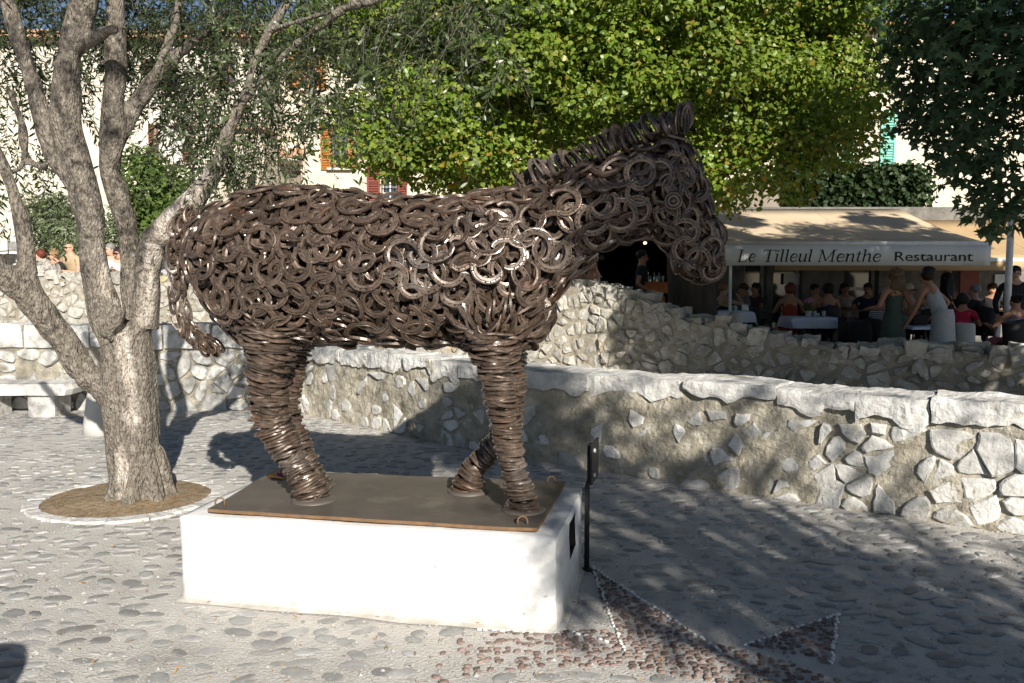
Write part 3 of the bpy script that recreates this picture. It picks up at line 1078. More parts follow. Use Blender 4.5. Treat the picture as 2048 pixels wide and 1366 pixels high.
while z < 2.2:
    s = rnd.uniform(0, .3)
    while s < W2.len:
        if z < w2top(s) - .03:
            pts.append((s + rnd.uniform(-.05, .05), z + rnd.uniform(-.075, .075)))
        elif z < w2top(s) + .14: pts.append((s, z + .03))
        s += rnd.choice((.10, .14, .19, .24, .32)) * rnd.uniform(.85, 1.15)
    z += rnd.uniform(.10, .17)
pts = [p for p in pts if rnd.random() > .16]
cells = voronoi(pts, (0, -.02, W2.len, 2.4))
stones = []
for (s, z), c in zip(pts, cells):
    if len(c) < 3 or z > w2top(s) - .02: continue
    tp = w2top(s) + .02
    c = [(a, min(b, tp + rnd.uniform(-.03, .05))) for a, b in c]
    vs, fs = stone_from_poly(c, rnd.uniform(.0, .045), rnd.uniform(.025, .085), W2.fn, rnd, wob=.028, rounded=rnd.random() < .75)
    stones.append((vs, fs))
s = 0.1
tops = []
while s < W2.len:
    L = rnd.uniform(.16, .36)
    for o in (-.1, -.34):
        p, nrm = W2.at(s + L / 2); t = V((-nrm.y, nrm.x, 0))
        ang = rnd.uniform(-.3, .3)
        t2 = (t * math.cos(ang) - nrm * math.sin(ang)); n2 = V((t2.y, -t2.x, 0))
        stones.append(rough_block(p + nrm * (o + rnd.uniform(-.03, .06)) + V((0, 0, w2top(s + L / 2) - .06 + rnd.uniform(-.02, .03))), t2, -n2, V((rnd.uniform(-.3, .3), rnd.uniform(-.3, .3), 1)).normalized(),
                                  (L * rnd.uniform(.7, 1.1), rnd.uniform(.2, .3), rnd.uniform(.09, .24)), rnd, amp=.055, cuts=(4, 3, 3)))
    s += L
stones_to_parts(stones, old, M['rubble'], "stone", 299, keyf=lambda st: (V(st[0][0]) - _C).length - (3 if V(st[0][0]).x > -1.5 else 0))
# the ledge stone at its left end
led = empty("ledge_stone", PY(8, 500, 16.6), "flat stone ledge on top of the old wall at the left edge", "ledge")
mb = MB(); pl = PY(-40, 492, 16.6)
vs, fs = rough_block(pl, V((1, 0, 0)), V((0, 1, 0)), V((0, 0, 1)), (1.4, .5, .2), rnd, amp=.02, cuts=(6, 3, 2)); mb.add(vs, fs)
mb.build("slab", M['limestone_pale'], led)

# street and terrace behind the second wall
mb = MB()
gx = [-60, -14, -6, -2, 0, 1, 2.2, 3.2, 4.5, 9, 60]; gz = [1.06, 1.06, .98, .75, .45, .35, .18, .06, .03, .03, .03]
def w2y(x):
    return float(np.interp(x, [p.x for p in W2.p], [p.y for p in W2.p])) + .42
for i in range(len(gx) - 1):
    mb.quad((gx[i], w2y(gx[i]), gz[i]), (gx[i + 1], w2y(gx[i + 1]), gz[i + 1]), (gx[i + 1], 60, gz[i + 1]), (gx[i], 60, gz[i]))
tag(mb.build("terrace", M['terrace']), kind='structure')


def floor_z(x, y=0):
    z = float(np.interp(x, gx, gz))
    return max(z, .20) if x > 3 and y > 14.85 else z


mb = MB(); mb.box((12, 14.85 + 5, .10), (17.9, 10, .20)); tag(mb.build("raised_terrace", M['terrace']), kind='structure')


# ---------------------------------------------------------------- plinth
mb = MB()
# plastered block with softened edges and uneven faces
nx, ny, nz = 40, 22, 12
bm = bmesh.new()
bmesh.ops.create_cube(bm, size=1)
bmesh.ops.subdivide_edges(bm, edges=bm.edges[:], cuts=1)
bm.free()
# slot in the right end (a recess): build the block as shell with a real opening
t0, t1, z0, z1 = .37, .60, .20, .385
front = [(0, 0), (PW, 0)]
def pl_face(a, b, c, d, nu, nv, mi=0):
    ids = []
    for i in range(nu + 1):
        for j in range(nv + 1):
            p = a.lerp(b, i / nu).lerp(d.lerp(c, i / nu), j / nv)
            ids.append(p)
    base = len(mb.v); mb.v += [tuple(p) for p in ids]
    for i in range(nu):
        for j in range(nv):
            k = base + i * (nv + 1) + j
            mb.f.append((k, k + nv + 1, k + nv + 2, k + 1)); mb.mi.append(mi)
pl_face(PF(0, 0, -.05), PF(PW, 0, -.05), PF(PW, 0, PH), PF(0, 0, PH), 46, 12)
pl_face(PF(PW, PD, -.05), PF(0, PD, -.05), PF(0, PD, PH), PF(PW, PD, PH), 46, 12)
pl_face(PF(0, PD, -.05), PF(0, 0, -.05), PF(0, 0, PH), PF(0, PD, PH), 24, 12)
pl_face(PF(0, 0, PH), PF(PW, 0, PH), PF(PW, PD, PH), PF(0, PD, PH), 46, 24)
tt = [0, .09, .18, .28, t0, .45, .53, t1, .70, .80, .88, PD]; zz = [-.05, .0, .05, .1, .15, z0, .26, .32, z1, PH]
base = len(mb.v)
for a in tt:
    for z in zz: mb.v.append(tuple(PF(PW, a, z)))
for i in range(len(tt) - 1):
    for j in range(len(zz) - 1):
        if t0 <= tt[i] < t1 and z0 <= zz[j] < z1: continue
        k = base + i * len(zz) + j
        mb.f.append((k, k + len(zz), k + len(zz) + 1, k + 1)); mb.mi.append(0)
me = mb.mesh("plinth", [M['plaster']], True)
bm = bmesh.new(); bm.from_mesh(me)
bmesh.ops.remove_doubles(bm, verts=bm.verts[:], dist=.0005)
cen = PF(PW / 2, PD / 2, PH / 2)
for v in bm.verts:
    q = v.co - PA
    s, t, z = q.dot(E1), q.dot(E2), q.z
    # soften the edges, then hand-trowelled unevenness
    es = [min(s, PW - s) < .001, min(t, PD - t) < .001, PH - z < .001]
    if sum(es) >= 2: v.co = v.co + (cen - v.co).normalized() * .009
    nz_ = mnoise.noise_vector(v.co * 2.6) * .009 + mnoise.noise_vector(v.co * 9) * .004 + mnoise.noise_vector(v.co * 23) * .002
    if z > -.04: v.co += nz_
    if z < .03 and z > -.06:      # spreading foot of plaster
        v.co += (V((v.co.x, v.co.y, 0)) - V((cen.x, cen.y, 0))).normalized() * .005 * (1 + mnoise.noise(v.co * 7))
bm.to_mesh(me); bm.free()
plinth = place("plinth", me)
tag(plinth, "white plastered block plinth carrying the horse statue", "plinth")
mb = MB()
d = .10
for a, b in (((t0, z0), (t1, z0)), ((t1, z0), (t1, z1)), ((t1, z1), (t0, z1)), ((t0, z1), (t0, z0))):
    mb.quad(PF(PW - .004, a[0], a[1]), PF(PW - .004, b[0], b[1]), PF(PW - d, b[0], b[1]), PF(PW - d, a[0], a[1]))
mb.quad(PF(PW - d, t0, z0), PF(PW - d, t1, z0), PF(PW - d, t1, z1), PF(PW - d, t0, z1))
mb.build("vent_recess", M['dark_void'], plinth)
# thin skirt of spilled mortar round the foot
mb = MB(); n = 120; vs = []
per = 2 * (PW + PD)
for i in range(n):
    q = per * i / n
    if q < PW: p, o = PF(q, 0, 0), -E2
    elif q < PW + PD: p, o = PF(PW, q - PW, 0), E1
    elif q < 2 * PW + PD: p, o = PF(PW - (q - PW - PD), PD, 0), E2
    else: p, o = PF(0, PD - (q - 2 * PW - PD), 0), -E1
    wd = .035 + .03 * mnoise.noise(V((q * 3, 1, 1)))
    vs.append(tuple(p - o * .012 + V((0, 0, .016)))); vs.append(tuple(p + o * .012 + V((0, 0, .008)))); vs.append(tuple(p + o * max(.02, wd) + V((0, 0, .003))))
fs = []
for i in range(n):
    a = i * 3; b = ((i + 1) % n) * 3
    fs += [(a, b, b + 1, a + 1), (a + 1, b + 1, b + 2, a + 2)]
mb.add(vs, fs); me = mb.mesh("mortar_skirt", M['plaster'], True); fix_normals(me); place("mortar_skirt", me, plinth)

# ---------------------------------------------------------------- sign post at the plinth's right end
sp = G(1173, 1140); sp.z = 0
sign = empty("information_sign", sp, "slim steel post with a dark panel beside the plinth's right end, seen edge-on", "sign post")
pd = (E2 + E1 * .06).normalized(); pn = V((pd.y, -pd.x, 0))
mb = MB()
for k in (-.02, .03):
    mb.tube([sp + pd * k, sp + pd * k + V((0, 0, .46)), sp + pd * k + pn * .012 + V((0, 0, .50)), sp + pd * k + pn * .012 + V((0, 0, .685))], .0095, n=8)
mb.build("post", M['iron'], sign, smooth=True)
mb = MB(); mb.lathe(sp + pd * .005, [(.032, -.01), (.032, .006), (.02, .010)], 14); mb.build("foot", M['iron'], sign)
mb = MB()
c = sp + pn * .03 + pd * .05 + V((0, 0, .585))
mb.box((0, 0, 0), (.012, .22, .215), M=Matrix.Translation(c) @ Matrix(((pn.x, pd.x, 0, 0), (pn.y, pd.y, 0, 0), (0, 0, 1, 0), (0, 0, 0, 1))))
mb.build("panel", M['iron'], sign, bevel=.003)
for zz_ in (.52, .65):
    mb = MB(); mb.tube([sp + pn * .01 + V((0, 0, zz_)), sp + pn * .045 + V((0, 0, zz_))], .011, n=8); mb.build("bolt", M['white_metal'], sign)
# ================================================================ the horse: horseshoes welded over a horse's form
ZT = PH + .012
PLZ = ZT + .016
horse = empty("horse_statue", PF(PW * .45, PD / 2, ZT), "life-size standing horse welded from rusty brown horseshoes on a steel base plate", "statue")
TM = .47


def H(u, v, t=TM):
    return PL(u, v, PF(0, t, 0), E2)


# base plate, a little narrower than the plinth
q = [G(415, 1018, PLZ), G(1075, 1058, PLZ), G(1131, 963, PLZ), G(548, 941, PLZ)]
mb = MB()
top = q; th = .016
nu, nv = 12, 6
for i in range(nu + 1):
    for j in range(nv + 1):
        p = q[0].lerp(q[1], i / nu).lerp(q[3].lerp(q[2], i / nu), j / nv)
        p.z += .004 * mnoise.noise(V((p.x * 3, p.y * 3, 2))) + (.004 if (i in (0, nu) and j in (0, nv)) else 0)
        mb.v.append(tuple(p))
for i in range(nu):
    for j in range(nv):
        k = i * (nv + 1) + j
        mb.f.append((k, k + nv + 1, k + nv + 2, k + 1)); mb.mi.append(0)
edge = [i * (nv + 1) for i in range(nu + 1)] + [nu * (nv + 1) + j for j in range(1, nv + 1)] + [i * (nv + 1) + nv for i in range(nu - 1, -1, -1)] + [j for j in range(nv - 1, 0, -1)]
b = len(mb.v)
for k in edge: mb.v.append((mb.v[k][0], mb.v[k][1], mb.v[k][2] - th))
for i in range(len(edge)):
    a, c = edge[i], edge[(i + 1) % len(edge)]
    mb.f.append((a, b + i, b + (i + 1) % len(edge), c)); mb.mi.append(1)
mb.f.append(tuple(b + i for i in range(len(edge)))); mb.mi.append(1)
me = mb.mesh("base_plate", [M['steel_plate'], M['rust_edge']]); fix_normals(me); place("base_plate", me, horse)
for u, v, ang in ((440, 1010, .3), (1045, 1048, .2), (1103, 966, .2), (570, 948, .2)):
    p = G(u, v, PLZ + .002)
    d = (E1 * math.cos(ang) + E2 * math.sin(ang)).normalized()
    mb = MB()
    mb.tube([p + d * (-.022) + V((0, 0, -.006)), p + d * (-.022) + V((0, 0, .012))] + [p + d * (.022 * -math.cos(a)) + V((0, 0, .014 + .022 * math.sin(a))) for a in [PI * i / 7 for i in range(8)]] +
            [p + d * .022 + V((0, 0, .012)), p + d * .022 + V((0, 0, -.006))], .0045, n=7)
    mb.build("lifting_loop", M['rust_edge'], horse, smooth=True)


# ---- form as lofted ellipses, united by a voxel remesh and used to lay the shoes on
def loft(mb, st, n=20, t=TM):
    """stations: ((u,v) upper, (u,v) lower, half width across)"""
    rings = []
    for up, lo, hw in st:
        a = H(*up, t); b = H(*lo, t)
        rings.append(((a + b) / 2, (a - b) / 2, hw))
    vs = []
    for c, h, hw in rings:
        for j in range(n):
            an = 2 * PI * j / n
            vs.append(c + h * math.cos(an) + E2 * (hw * math.sin(an)))
    fs = []
    for i in range(len(rings) - 1):
        for j in range(n):
            fs.append((i * n + j, i * n + (j + 1) % n, (i + 1) * n + (j + 1) % n, (i + 1) * n + j))
    fs.append(tuple(range(n - 1, -1, -1))); fs.append(tuple(range((len(rings) - 1) * n, len(rings) * n)))
    mb.add(vs, fs)


BODY = [((384, 475), (384, 530), .06), ((400, 445), (412, 590), .15), ((432, 416), (448, 640), .235), ((484, 388), (496, 686), .285), ((560, 374), (560, 694), .305),
        ((650, 376), (650, 686), .31), ((740, 388), (740, 686), .32), ((830, 399), (830, 690), .32), ((910, 396), (915, 686), .30), ((990, 386), (990, 692), .265),
        ((1048, 390), (1050, 694), .235), ((1082, 425), (1082, 662), .17), ((1100, 480), (1100, 610), .08)]
NECK = [((985, 386), (1078, 632), .205), ((1050, 380), (1115, 582), .18), ((1105, 360), (1150, 537), .155), ((1165, 335), (1195, 503), .135), ((1225, 308), (1240, 482), .12),
        ((1285, 282), (1285, 464), .11), ((1325, 272), (1310, 440), .10)]
HEAD = [((1338, 266), (1295, 300), .06), ((1384, 292), (1284, 365), .11), ((1400, 345), (1292, 432), .12), ((1412, 400), (1310, 474), .11), ((1428, 445), (1336, 500), .09),
        ((1446, 488), (1343, 522), .08), ((1450, 522), (1358, 545), .075), ((1432, 550), (1382, 556), .045)]
fm = MB(); loft(fm, BODY); loft(fm, NECK); loft(fm, HEAD)
# thighs and forearms swell out of the trunk on both sides
for (cu, cv, t, r) in ((540, 600, .30, (.20, .13, .22)), (540, 600, .64, (.20, .13, .22)), (990, 600, .33, (.15, .10, .22)), (990, 600, .61, (.15, .10, .22)), (1345, 395, .40, (.085, .05, .085)), (1345, 395, .54, (.085, .05, .085))):
    c = H(cu, cv, t)
    prof = [(.02, -1), (.5, -.86), (.86, -.5), (1, 0), (.86, .5), (.5, .86), (.02, 1)]
    vs = []; n = 14
    for rr, z in prof:
        for j in range(n):
            a = 2 * PI * j / n
            vs.append(c + E1 * (r[0] * rr * math.cos(a)) + E2 * (r[1] * rr * math.sin(a)) + V((0, 0, r[2] * z)))
    fs = []
    for i in range(len(prof) - 1):
        for j in range(n): fs.append((i * n + j, i * n + (j + 1) % n, (i + 1) * n + (j + 1) % n, (i + 1) * n + j))
    fs.append(tuple(range(n - 1, -1, -1))); fs.append(tuple(range((len(prof) - 1) * n, len(prof) * n)))
    fm.add(vs, fs)
me = fm.mesh("form", M['core']); fix_normals(me)
form = bpy.data.objects.new("form", me); COL.objects.link(form)
md = form.modifiers.new("remesh", 'REMESH'); md.mode = 'VOXEL'; md.voxel_size = .024
dg = bpy.context.evaluated_depsgraph_get()
core_me = bpy.data.meshes.new_from_object(form.evaluated_get(dg))
bpy.data.objects.remove(form)
bm = bmesh.new(); bm.from_mesh(core_me)
for _ in range(4): bmesh.ops.smooth_vert(bm, verts=bm.verts[:], factor=.5, use_axis_x=True, use_axis_y=True, use_axis_z=True)
bmesh.ops.triangulate(bm, faces=bm.faces[:])
bm.normal_update()
tc = np.array([[tuple(v.co) for v in f.verts] for f in bm.faces]); tn = np.array([tuple(f.normal) for f in bm.faces])
for v in bm.verts: v.co -= v.normal * .10          # added core under the shoes, dark to stand for shade in the gaps
bm.to_mesh(core_me); bm.free()
core_me.materials.clear(); core_me.materials.append(M['core'])
core_me.name = "gap_shade_core"
place("gap_shade_core", core_me, horse)
area = .5 * np.linalg.norm(np.cross(tc[:, 1] - tc[:, 0], tc[:, 2] - tc[:, 0]), axis=1)


def sample_form(n):
    k = RNG.choice(len(tc), n, p=area / area.sum())
    r1 = np.sqrt(RNG.random(n)); r2 = RNG.random(n)
    p = tc[k, 0] * (1 - r1)[:, None] + tc[k, 1] * (r1 * (1 - r2))[:, None] + tc[k, 2] * (r1 * r2)[:, None]
    return p, tn[k]


def poisson(n, r, keep=None, hr=None):
    P, Nn = sample_form(n)
    if hr is not None:                      # trunk and head spaced differently
        hd = headness(P) > .5
        A_ = poisson_pts(P[~hd], Nn[~hd], r); B_ = poisson_pts(P[hd], Nn[hd], hr)
        return np.concatenate([A_[0], B_[0]]), np.concatenate([A_[1], B_[1]])
    if keep is not None:
        m = keep(P, Nn); P, Nn = P[m], Nn[m]
    return poisson_pts(P, Nn, r)


def poisson_pts(P, Nn, r):
    grid = {}; out = []
    for i, p in enumerate(P):
        rr = r
        k = tuple((p // rr).astype(int)); ok = True
        for dx in (-1, 0, 1):
            for dy in (-1, 0, 1):
                for dz in (-1, 0, 1):
                    for j in grid.get((k[0] + dx, k[1] + dy, k[2] + dz), ()):
                        if ((P[j] - p) ** 2).sum() < rr * rr: ok = False; break
                    if not ok: break
                if not ok: break
            if not ok: break
        if ok: grid.setdefault(k, []).append(i); out.append(i)
    return P[out], Nn[out]


def shoe(R=.065, wbar=.0245, th=.011, A=2.25, wx=.95, wy=1.06, seg=16, detail=True, holes=True, pinch=.16, skew=0.0):
    """a horseshoe lying in XY, toe to +Y, face to +Z"""
    if detail:
        prof = [(-.5, -.5), (.5, -.5), (.5, .42), (.36, .5), (.27, .12), (.08, .12), (-.02, .5), (-.42, .34)]
    else:
        prof = [(-.5, -.2), (-.2, -.5), (.25, -.5), (.5, -.2), (.5, .25), (.2, .5), (-.25, .5), (-.5, .2)] if th > .014 else [(-.5, -.5), (.5, -.5), (.5, .5), (-.5, .42)]
    ang = [-A + 2 * A * i / seg for i in range(seg + 1)]
    hole = set()
    if detail and holes:
        base = []
        for sgn in (-1, 1):
            for k in range(4): base.append(sgn * (.55 + .33 * k))
        ang = sorted(ang + [b - .045 for b in base] + [b + .045 for b in base])
        for i in range(len(ang) - 1):
            m = (ang[i] + ang[i + 1]) / 2
            if any(abs(m - b) < .02 for b in base): hole.add(i)
    vs = []; n = len(prof)
    for a in ang:
        f = max(0, (abs(a) - 1.5) / max(A - 1.5, .1)) if A > 1.5 else 0
        rr = R * (1 - pinch * f * f)
        ww = wbar * (1 - .18 * f) * (1.08 - .08 * abs(a))
        c = V((rr * wx * math.sin(a), rr * wy * math.cos(a) + skew * math.sin(a) * R, 0))
        nr = V((math.sin(a), math.cos(a), 0))
        tt = th * (1 + .15 * f)
        for x, z in prof: vs.append(tuple(c + nr * (x * ww) + V((0, 0, z * tt))))
    fs = []; mi = []
    for i in range(len(ang) - 1):
        for j in range(n):
            a = i * n + j; b = i * n + (j + 1) % n
            fs += [(a, b, b + n), (a, b + n, a + n)]
            m = 1 if (i in hole and j == 4) else 0
            mi += [m, m]
    for b0, rev in ((0, 0), ((len(ang) - 1) * n, 1)):
        for j in range(1, n - 1):
            fs.append((b0, b0 + j + 1, b0 + j) if not rev else (b0, b0 + j, b0 + j + 1)); mi.append(0)
    return vs, fs, mi


DET = [shoe(.065, A=2.05, wy=1.14), shoe(.067, A=2.3, pinch=.22, wy=1.14), shoe(.062, .027, A=1.95, wx=1.02, wy=1.1), shoe(.066, .024, A=2.5, pinch=.2, wx=.9, wy=1.16),
       shoe(.064, .026, A=2.1, skew=.14, wy=1.1), shoe(.060, .024, A=2.8, pinch=.12, wx=1, wy=1), shoe(.067, .025, A=1.9, skew=-.1, wx=1.0, wy=1.05)]
MID = [shoe(.065, A=2.1, seg=13, holes=False, wy=1.1), shoe(.066, .025, A=2.4, pinch=.2, seg=13, holes=False, wy=1.1), shoe(.063, .026, A=1.95, skew=.1, seg=13, holes=False)]
LOW = [shoe(.064, .026, A=2.4, seg=11, detail=False), shoe(.064, .024, A=2.7, seg=11, detail=False, wx=1)]
LEG = [shoe(.062, .026, .0175, A=2.3, seg=12, detail=False), shoe(.06, .024, .015, A=2.0, seg=11, detail=False, wx=1.08), shoe(.063, .026, .019, A=2.6, seg=12, detail=False, wx=.9)]

CVEC = np.array([0, 0, CAM_H])


def basis(Z, toe, tilt):
    """frames with shoe face along Z (tilted at random), toe near `toe`"""
    n = len(Z)
    Z = norm(Z + RNG.normal(size=(n, 3)) * np.asarray(tilt).reshape(-1, 1))
    toe = toe - Z * (toe * Z).sum(1, keepdims=True)
    Y = norm(toe); X = np.cross(Y, Z)
    return X, Y, Z


def toe_dirs(Z, spread=1.3, main=(0, 0, -1)):
    n = len(Z)
    a = RNG.normal(0, spread, n)
    m = np.array(main, float)
    t = m - Z * (Z @ m)[:, None]
    t = norm(t + 1e-4)
    b = np.cross(Z, t)
    return t * np.cos(a)[:, None] + b * np.sin(a)[:, None]


def headness(P):
    """0 on the trunk, 1 on head: smaller shoes there"""
    h0 = np.array(H(1290, 380)); s = (P - h0) @ np.array(E1)
    return np.clip((s + .10) / .15, 0, 1)


stuff_chunks = []


def auto_smooth(me, deg=38):
    try: me.set_sharp_from_angle(angle=math.radians(deg))
    except Exception: pass
    return me


def add_stuff(tmpls, P, X, Y, Z, S):
    k = RNG.integers(0, len(tmpls), len(P))
    for i, t in enumerate(tmpls):
        m = k == i
        if m.any(): stuff_chunks.append((t, P[m], X[m], Y[m], Z[m], S[m]))


def lift(P, Nn, a, b):
    return P + Nn * RNG.uniform(a, b, len(P))[:, None]


# deep and middle layers
P, Nn = poisson(26000, .085, hr=.065)
X, Yv, Z = basis(Nn, toe_dirs(Nn, 2.0), .38)
add_stuff(LOW, lift(P, Nn, -.070, -.048), X, Yv, Z, (1.02 - .12 * headness(P)) * RNG.uniform(.9, 1.1, len(P)))
P, Nn = poisson(26000, .074, hr=.058)
X, Yv, Z = basis(Nn, toe_dirs(Nn, 1.5), .24)
add_stuff(MID, lift(P, Nn, -.042, -.020), X, Yv, Z, (1.05 - .18 * headness(P)) * RNG.uniform(.9, 1.12, len(P)))

# outer layer, shoe by shoe
P, Nn = poisson(26000, .079, hr=.064)
FAN = np.array(H(985, 735, .18))


def fan_zone(P):
    lo = np.array([(P - np.array(PA)) @ np.array(E1), (P - np.array(PA)) @ np.array(E2), P[:, 2]]).T
    f0 = np.array(H(905, 705, .2)); f1 = np.array(H(1085, 622, .2))
    s0 = (f0 - np.array(PA)) @ np.array(E1); s1 = (f1 - np.array(PA)) @ np.array(E1)
    return (lo[:, 0] > s0) & (lo[:, 0] < s1) & (lo[:, 2] > f0[2] - .03) & (lo[:, 2] < f1[2])


fz = fan_zone(P)
P1, N1 = P[~fz], Nn[~fz]
X, Yv, Z = basis(N1, toe_dirs(N1, 1.6), .075 + .22 * (RNG.random(len(P1)) < .07))
OUT = [(lift(P1, N1, -.008, .012), X, Yv, Z, (1.10 - .22 * headness(P1)) * RNG.uniform(.86, 1.14, len(P1)), N1)]
# shoes standing on edge, fanning up from the top of each foreleg
P, Nn = poisson(40000, .034, keep=lambda p, n: fan_zone(p))
side = np.sign((P - np.array(PF(0, TM, 0))) @ np.array(E2))
conv = np.where(side[:, None] < 0, FAN[None, :], np.array(H(985, 735, .76))[None, :])
fd = norm(conv - P)
Zf = norm(np.cross(Nn, fd))
toe = norm(Nn * .55 - fd * .8 + RNG.normal(size=P.shape) * .15)
X, Yv, Z = basis(Zf, toe, .34)
OUT.append((P - Nn * .032, X, Yv, Z, RNG.uniform(.95, 1.15, len(P)), Nn))

# crest of mane shoes standing on edge along the neck
cr = [H(*p) for p in ((1040, 376), (1075, 362), (1110, 346), (1150, 330), (1190, 314), (1225, 298), (1260, 284), (1295, 272), (1330, 262), (1352, 258))]
mp, mt = [], []
rnd = random.Random(21)
for k in range(64):
    f = (k + rnd.uniform(0, .8)) / 64 * (len(cr) - 1); i = int(min(f, len(cr) - 2)); p = cr[i].lerp(cr[i + 1], f - i)
    t = (cr[i + 1] - cr[i]).normalized()
    up = V((-t.z * E1.x, -t.z * E1.y, t.dot(E1))).normalized()
    off = E2 * rnd.uniform(-.055, .055)
    mp.append(p + off + up * rnd.uniform(-.012, .026))
    mt.append((t, (up * 1.0 - t * rnd.uniform(.1, .75) + E2 * rnd.uniform(-.25, .25)).normalized(), rnd))
P = np.array([tuple(p) for p in mp])
Zm = np.array([tuple((t + E2 * rnd.uniform(-.75, .25) + V((0, 0, rnd.uniform(.0, .5)))).normalized()) for t, u, _ in mt])
Tm = np.array([tuple(u) for t, u, _ in mt])
X, Yv, Z = basis(Zm, Tm, .06)
MANE = (P, X, Yv, Z, RNG.uniform(.75, 1.0, len(P)))

# tail: shoes hung in strands
tp = [H(*p) for p in ((384, 424), (364, 460), (355, 512), (362, 558), (356, 605), (366, 645), (390, 674), (426, 694))]
P, Zt, Tt, St = [], [], [], []
for strand in range(3):
    f = 0.0
    while f < len(tp) - 1.02:
        i = int(f); p = tp[i].lerp(tp[i + 1], f - i)
        t = (tp[i + 1] - tp[i]).normalized()
        P.append(tuple(p + E2 * rnd.uniform(-.045, .045) + E1 * rnd.uniform(-.02, .02)))
        a = rnd.uniform(-1.3, 1.3)
        Zt.append(tuple((-E2 * math.cos(a) + E1 * math.sin(a) + V((0, 0, rnd.uniform(-.2, .2)))).normalized()))
        Tt.append(tuple((t + E1 * rnd.uniform(-.25, .25)).normalized()))
        St.append((rnd.uniform(.38, .52) if f > 3.2 else rnd.uniform(.45, .68), rnd.uniform(.75, 1.0), 1.0))
        f += rnd.uniform(.15, .26)
P = np.array(P); X, Yv, Z = basis(np.array(Zt), np.array(Tt), .05)
TAIL = (P, X, Yv, Z, np.array(St))

# legs: shoes wound round and stacked on edge
LEGS = {
    'near_hind': (.31, [(540, 655, 78), (541, 700, 60), (537, 740, 50), (537, 790, 45), (543, 840, 47), (558, 872, 42), (580, 910, 34), (600, 945, 31), (618, 972, 34), (628, 996, 38)]),
    'far_hind': (.63, [(592, 650, 60), (592, 700, 34), (580, 760, 27), (572, 815, 27), (582, 855, 30), (604, 905, 27), (624, 945, 26), (632, 968, 30), (636, 978, 33)]),
    'near_fore': (.345, [(985, 668, 74), (990, 705, 58), (998, 750, 46), (1003, 800, 38), (1012, 850, 35), (1017, 885, 32), (1024, 930, 28), (1036, 965, 29), (1042, 995, 34), (1047, 1016, 36)]),
    'far_fore': (.63, [(1000, 668, 66), (1012, 705, 46), (1019, 755, 35), (1022, 812, 31), (1016, 850, 33), (994, 887, 27), (966, 915, 25), (946, 938, 25), (940, 962, 31), (936, 981, 34)]),
}
leg_data = []
for key, (t, pts) in LEGS.items():
    c = [H(u, v, t) for u, v, r in pts]
    scale = (c[-1] - _C).dot(_F) / FPX
    rr = [r * scale * (.90 if i < len(pts) - 2 else 1.0) for i, (u, v, r) in enumerate(pts)]
    dz = PLZ + .006 - c[-1].z
    Ls = [0]
    for a, b in zip(c, c[1:]): Ls.append(Ls[-1] + (b - a).length)
    P, Zl, Tl, Sl = [], [], [], []
    s = 0
    while s < Ls[-1]:
        i = max(k for k in range(len(Ls) - 1) if Ls[k] <= s + 1e-9); f = (s - Ls[i]) / (Ls[i + 1] - Ls[i])
        p = c[i].lerp(c[i + 1], f); R_ = rr[i] + (rr[i + 1] - rr[i]) * f
        ax = (c[min(i + 1, len(c) - 1)] - c[max(i, 0)]).normalized()
        nar = 2 if R_ < .09 else (3 if R_ < .12 else 5)
        for k in range(nar):
            a = rnd.uniform(0, 2 * PI)
            if rnd.random() < .35: a = -PI / 2 + rnd.gauss(0, .8)
            o = E1 * math.cos(a) + E2 * math.sin(a)
            o = (o - ax * o.dot(ax)).normalized()
            size = rnd.uniform(.88, 1.1) if R_ > .085 else min(1.05, max(.8, R_ / .078)) * rnd.uniform(.92, 1.1)
            rad = max(.004, R_ - .073 * size + rnd.uniform(-.006, .006))
            P.append(tuple(p + o * rad))
            sl = ax + E1 * (-.14) + V((rnd.gauss(0, .12), rnd.gauss(0, .12), rnd.gauss(0, .04)))
            Zl.append(tuple(sl.normalized())); Tl.append(tuple(o + V((rnd.gauss(0, .3), rnd.gauss(0, .3), 0)))); Sl.append(size)
        s += .0122
    # hoof: wider, tighter rings at the bottom
    P = np.array(P); X, Yv, Z = basis(np.array(Zl), np.array(Tl), .02)
    chunks = []
    kk = RNG.integers(0, len(LEG), len(P))
    co, tr, b0 = [], [], 0
    for i, tm in enumerate(LEG):
        m = kk == i
        tv = np.array(tm[0]); tf = np.array(tm[1])
        Sm = np.array(Sl)[m]
        q = P[m][:, None, :] + X[m][:, None, :] * (tv[None, :, 0:1] * Sm[:, None, None]) + Yv[m][:, None, :] * (tv[None, :, 1:2] * Sm[:, None, None]) + Z[m][:, None, :] * tv[None, :, 2:3]
        co.append(q.reshape(-1, 3)); tr.append((tf[None] + (np.arange(m.sum()) * len(tv))[:, None, None]).reshape(-1, 3) + b0); b0 += len(q.reshape(-1, 3))
    # a dark core inside the leg
    cm = MB(); cm.tube(c, [max(.012, r - .034) for r in rr], n=10)
    v0 = np.array([tuple(v) for v in cm.v]); tris = []
    for f in cm.f:
        for k in range(1, len(f) - 1): tris.append((f[0], f[k], f[k + 1]))
    co.append(v0); tr.append(np.array(tris) + b0)
    co = np.concatenate(co); tr = np.concatenate(tr)
    co[:, 2] = np.maximum(co[:, 2], PLZ - .004)
    leg_me = auto_smooth(mesh_np("leg", co, tr, [M['shoe']], True))
    place("leg", leg_me, horse)
    # welded collar of rust at the foot
    mb = MB(); fc = V((c[-1].x, c[-1].y, PLZ))
    mb.lathe(fc, [(rr[-1] + .022, -.004), (rr[-1] + .018, .006), (rr[-1] + .004, .014)], 18); mb.build("foot_weld", M['steel_plate'], horse, smooth=True)

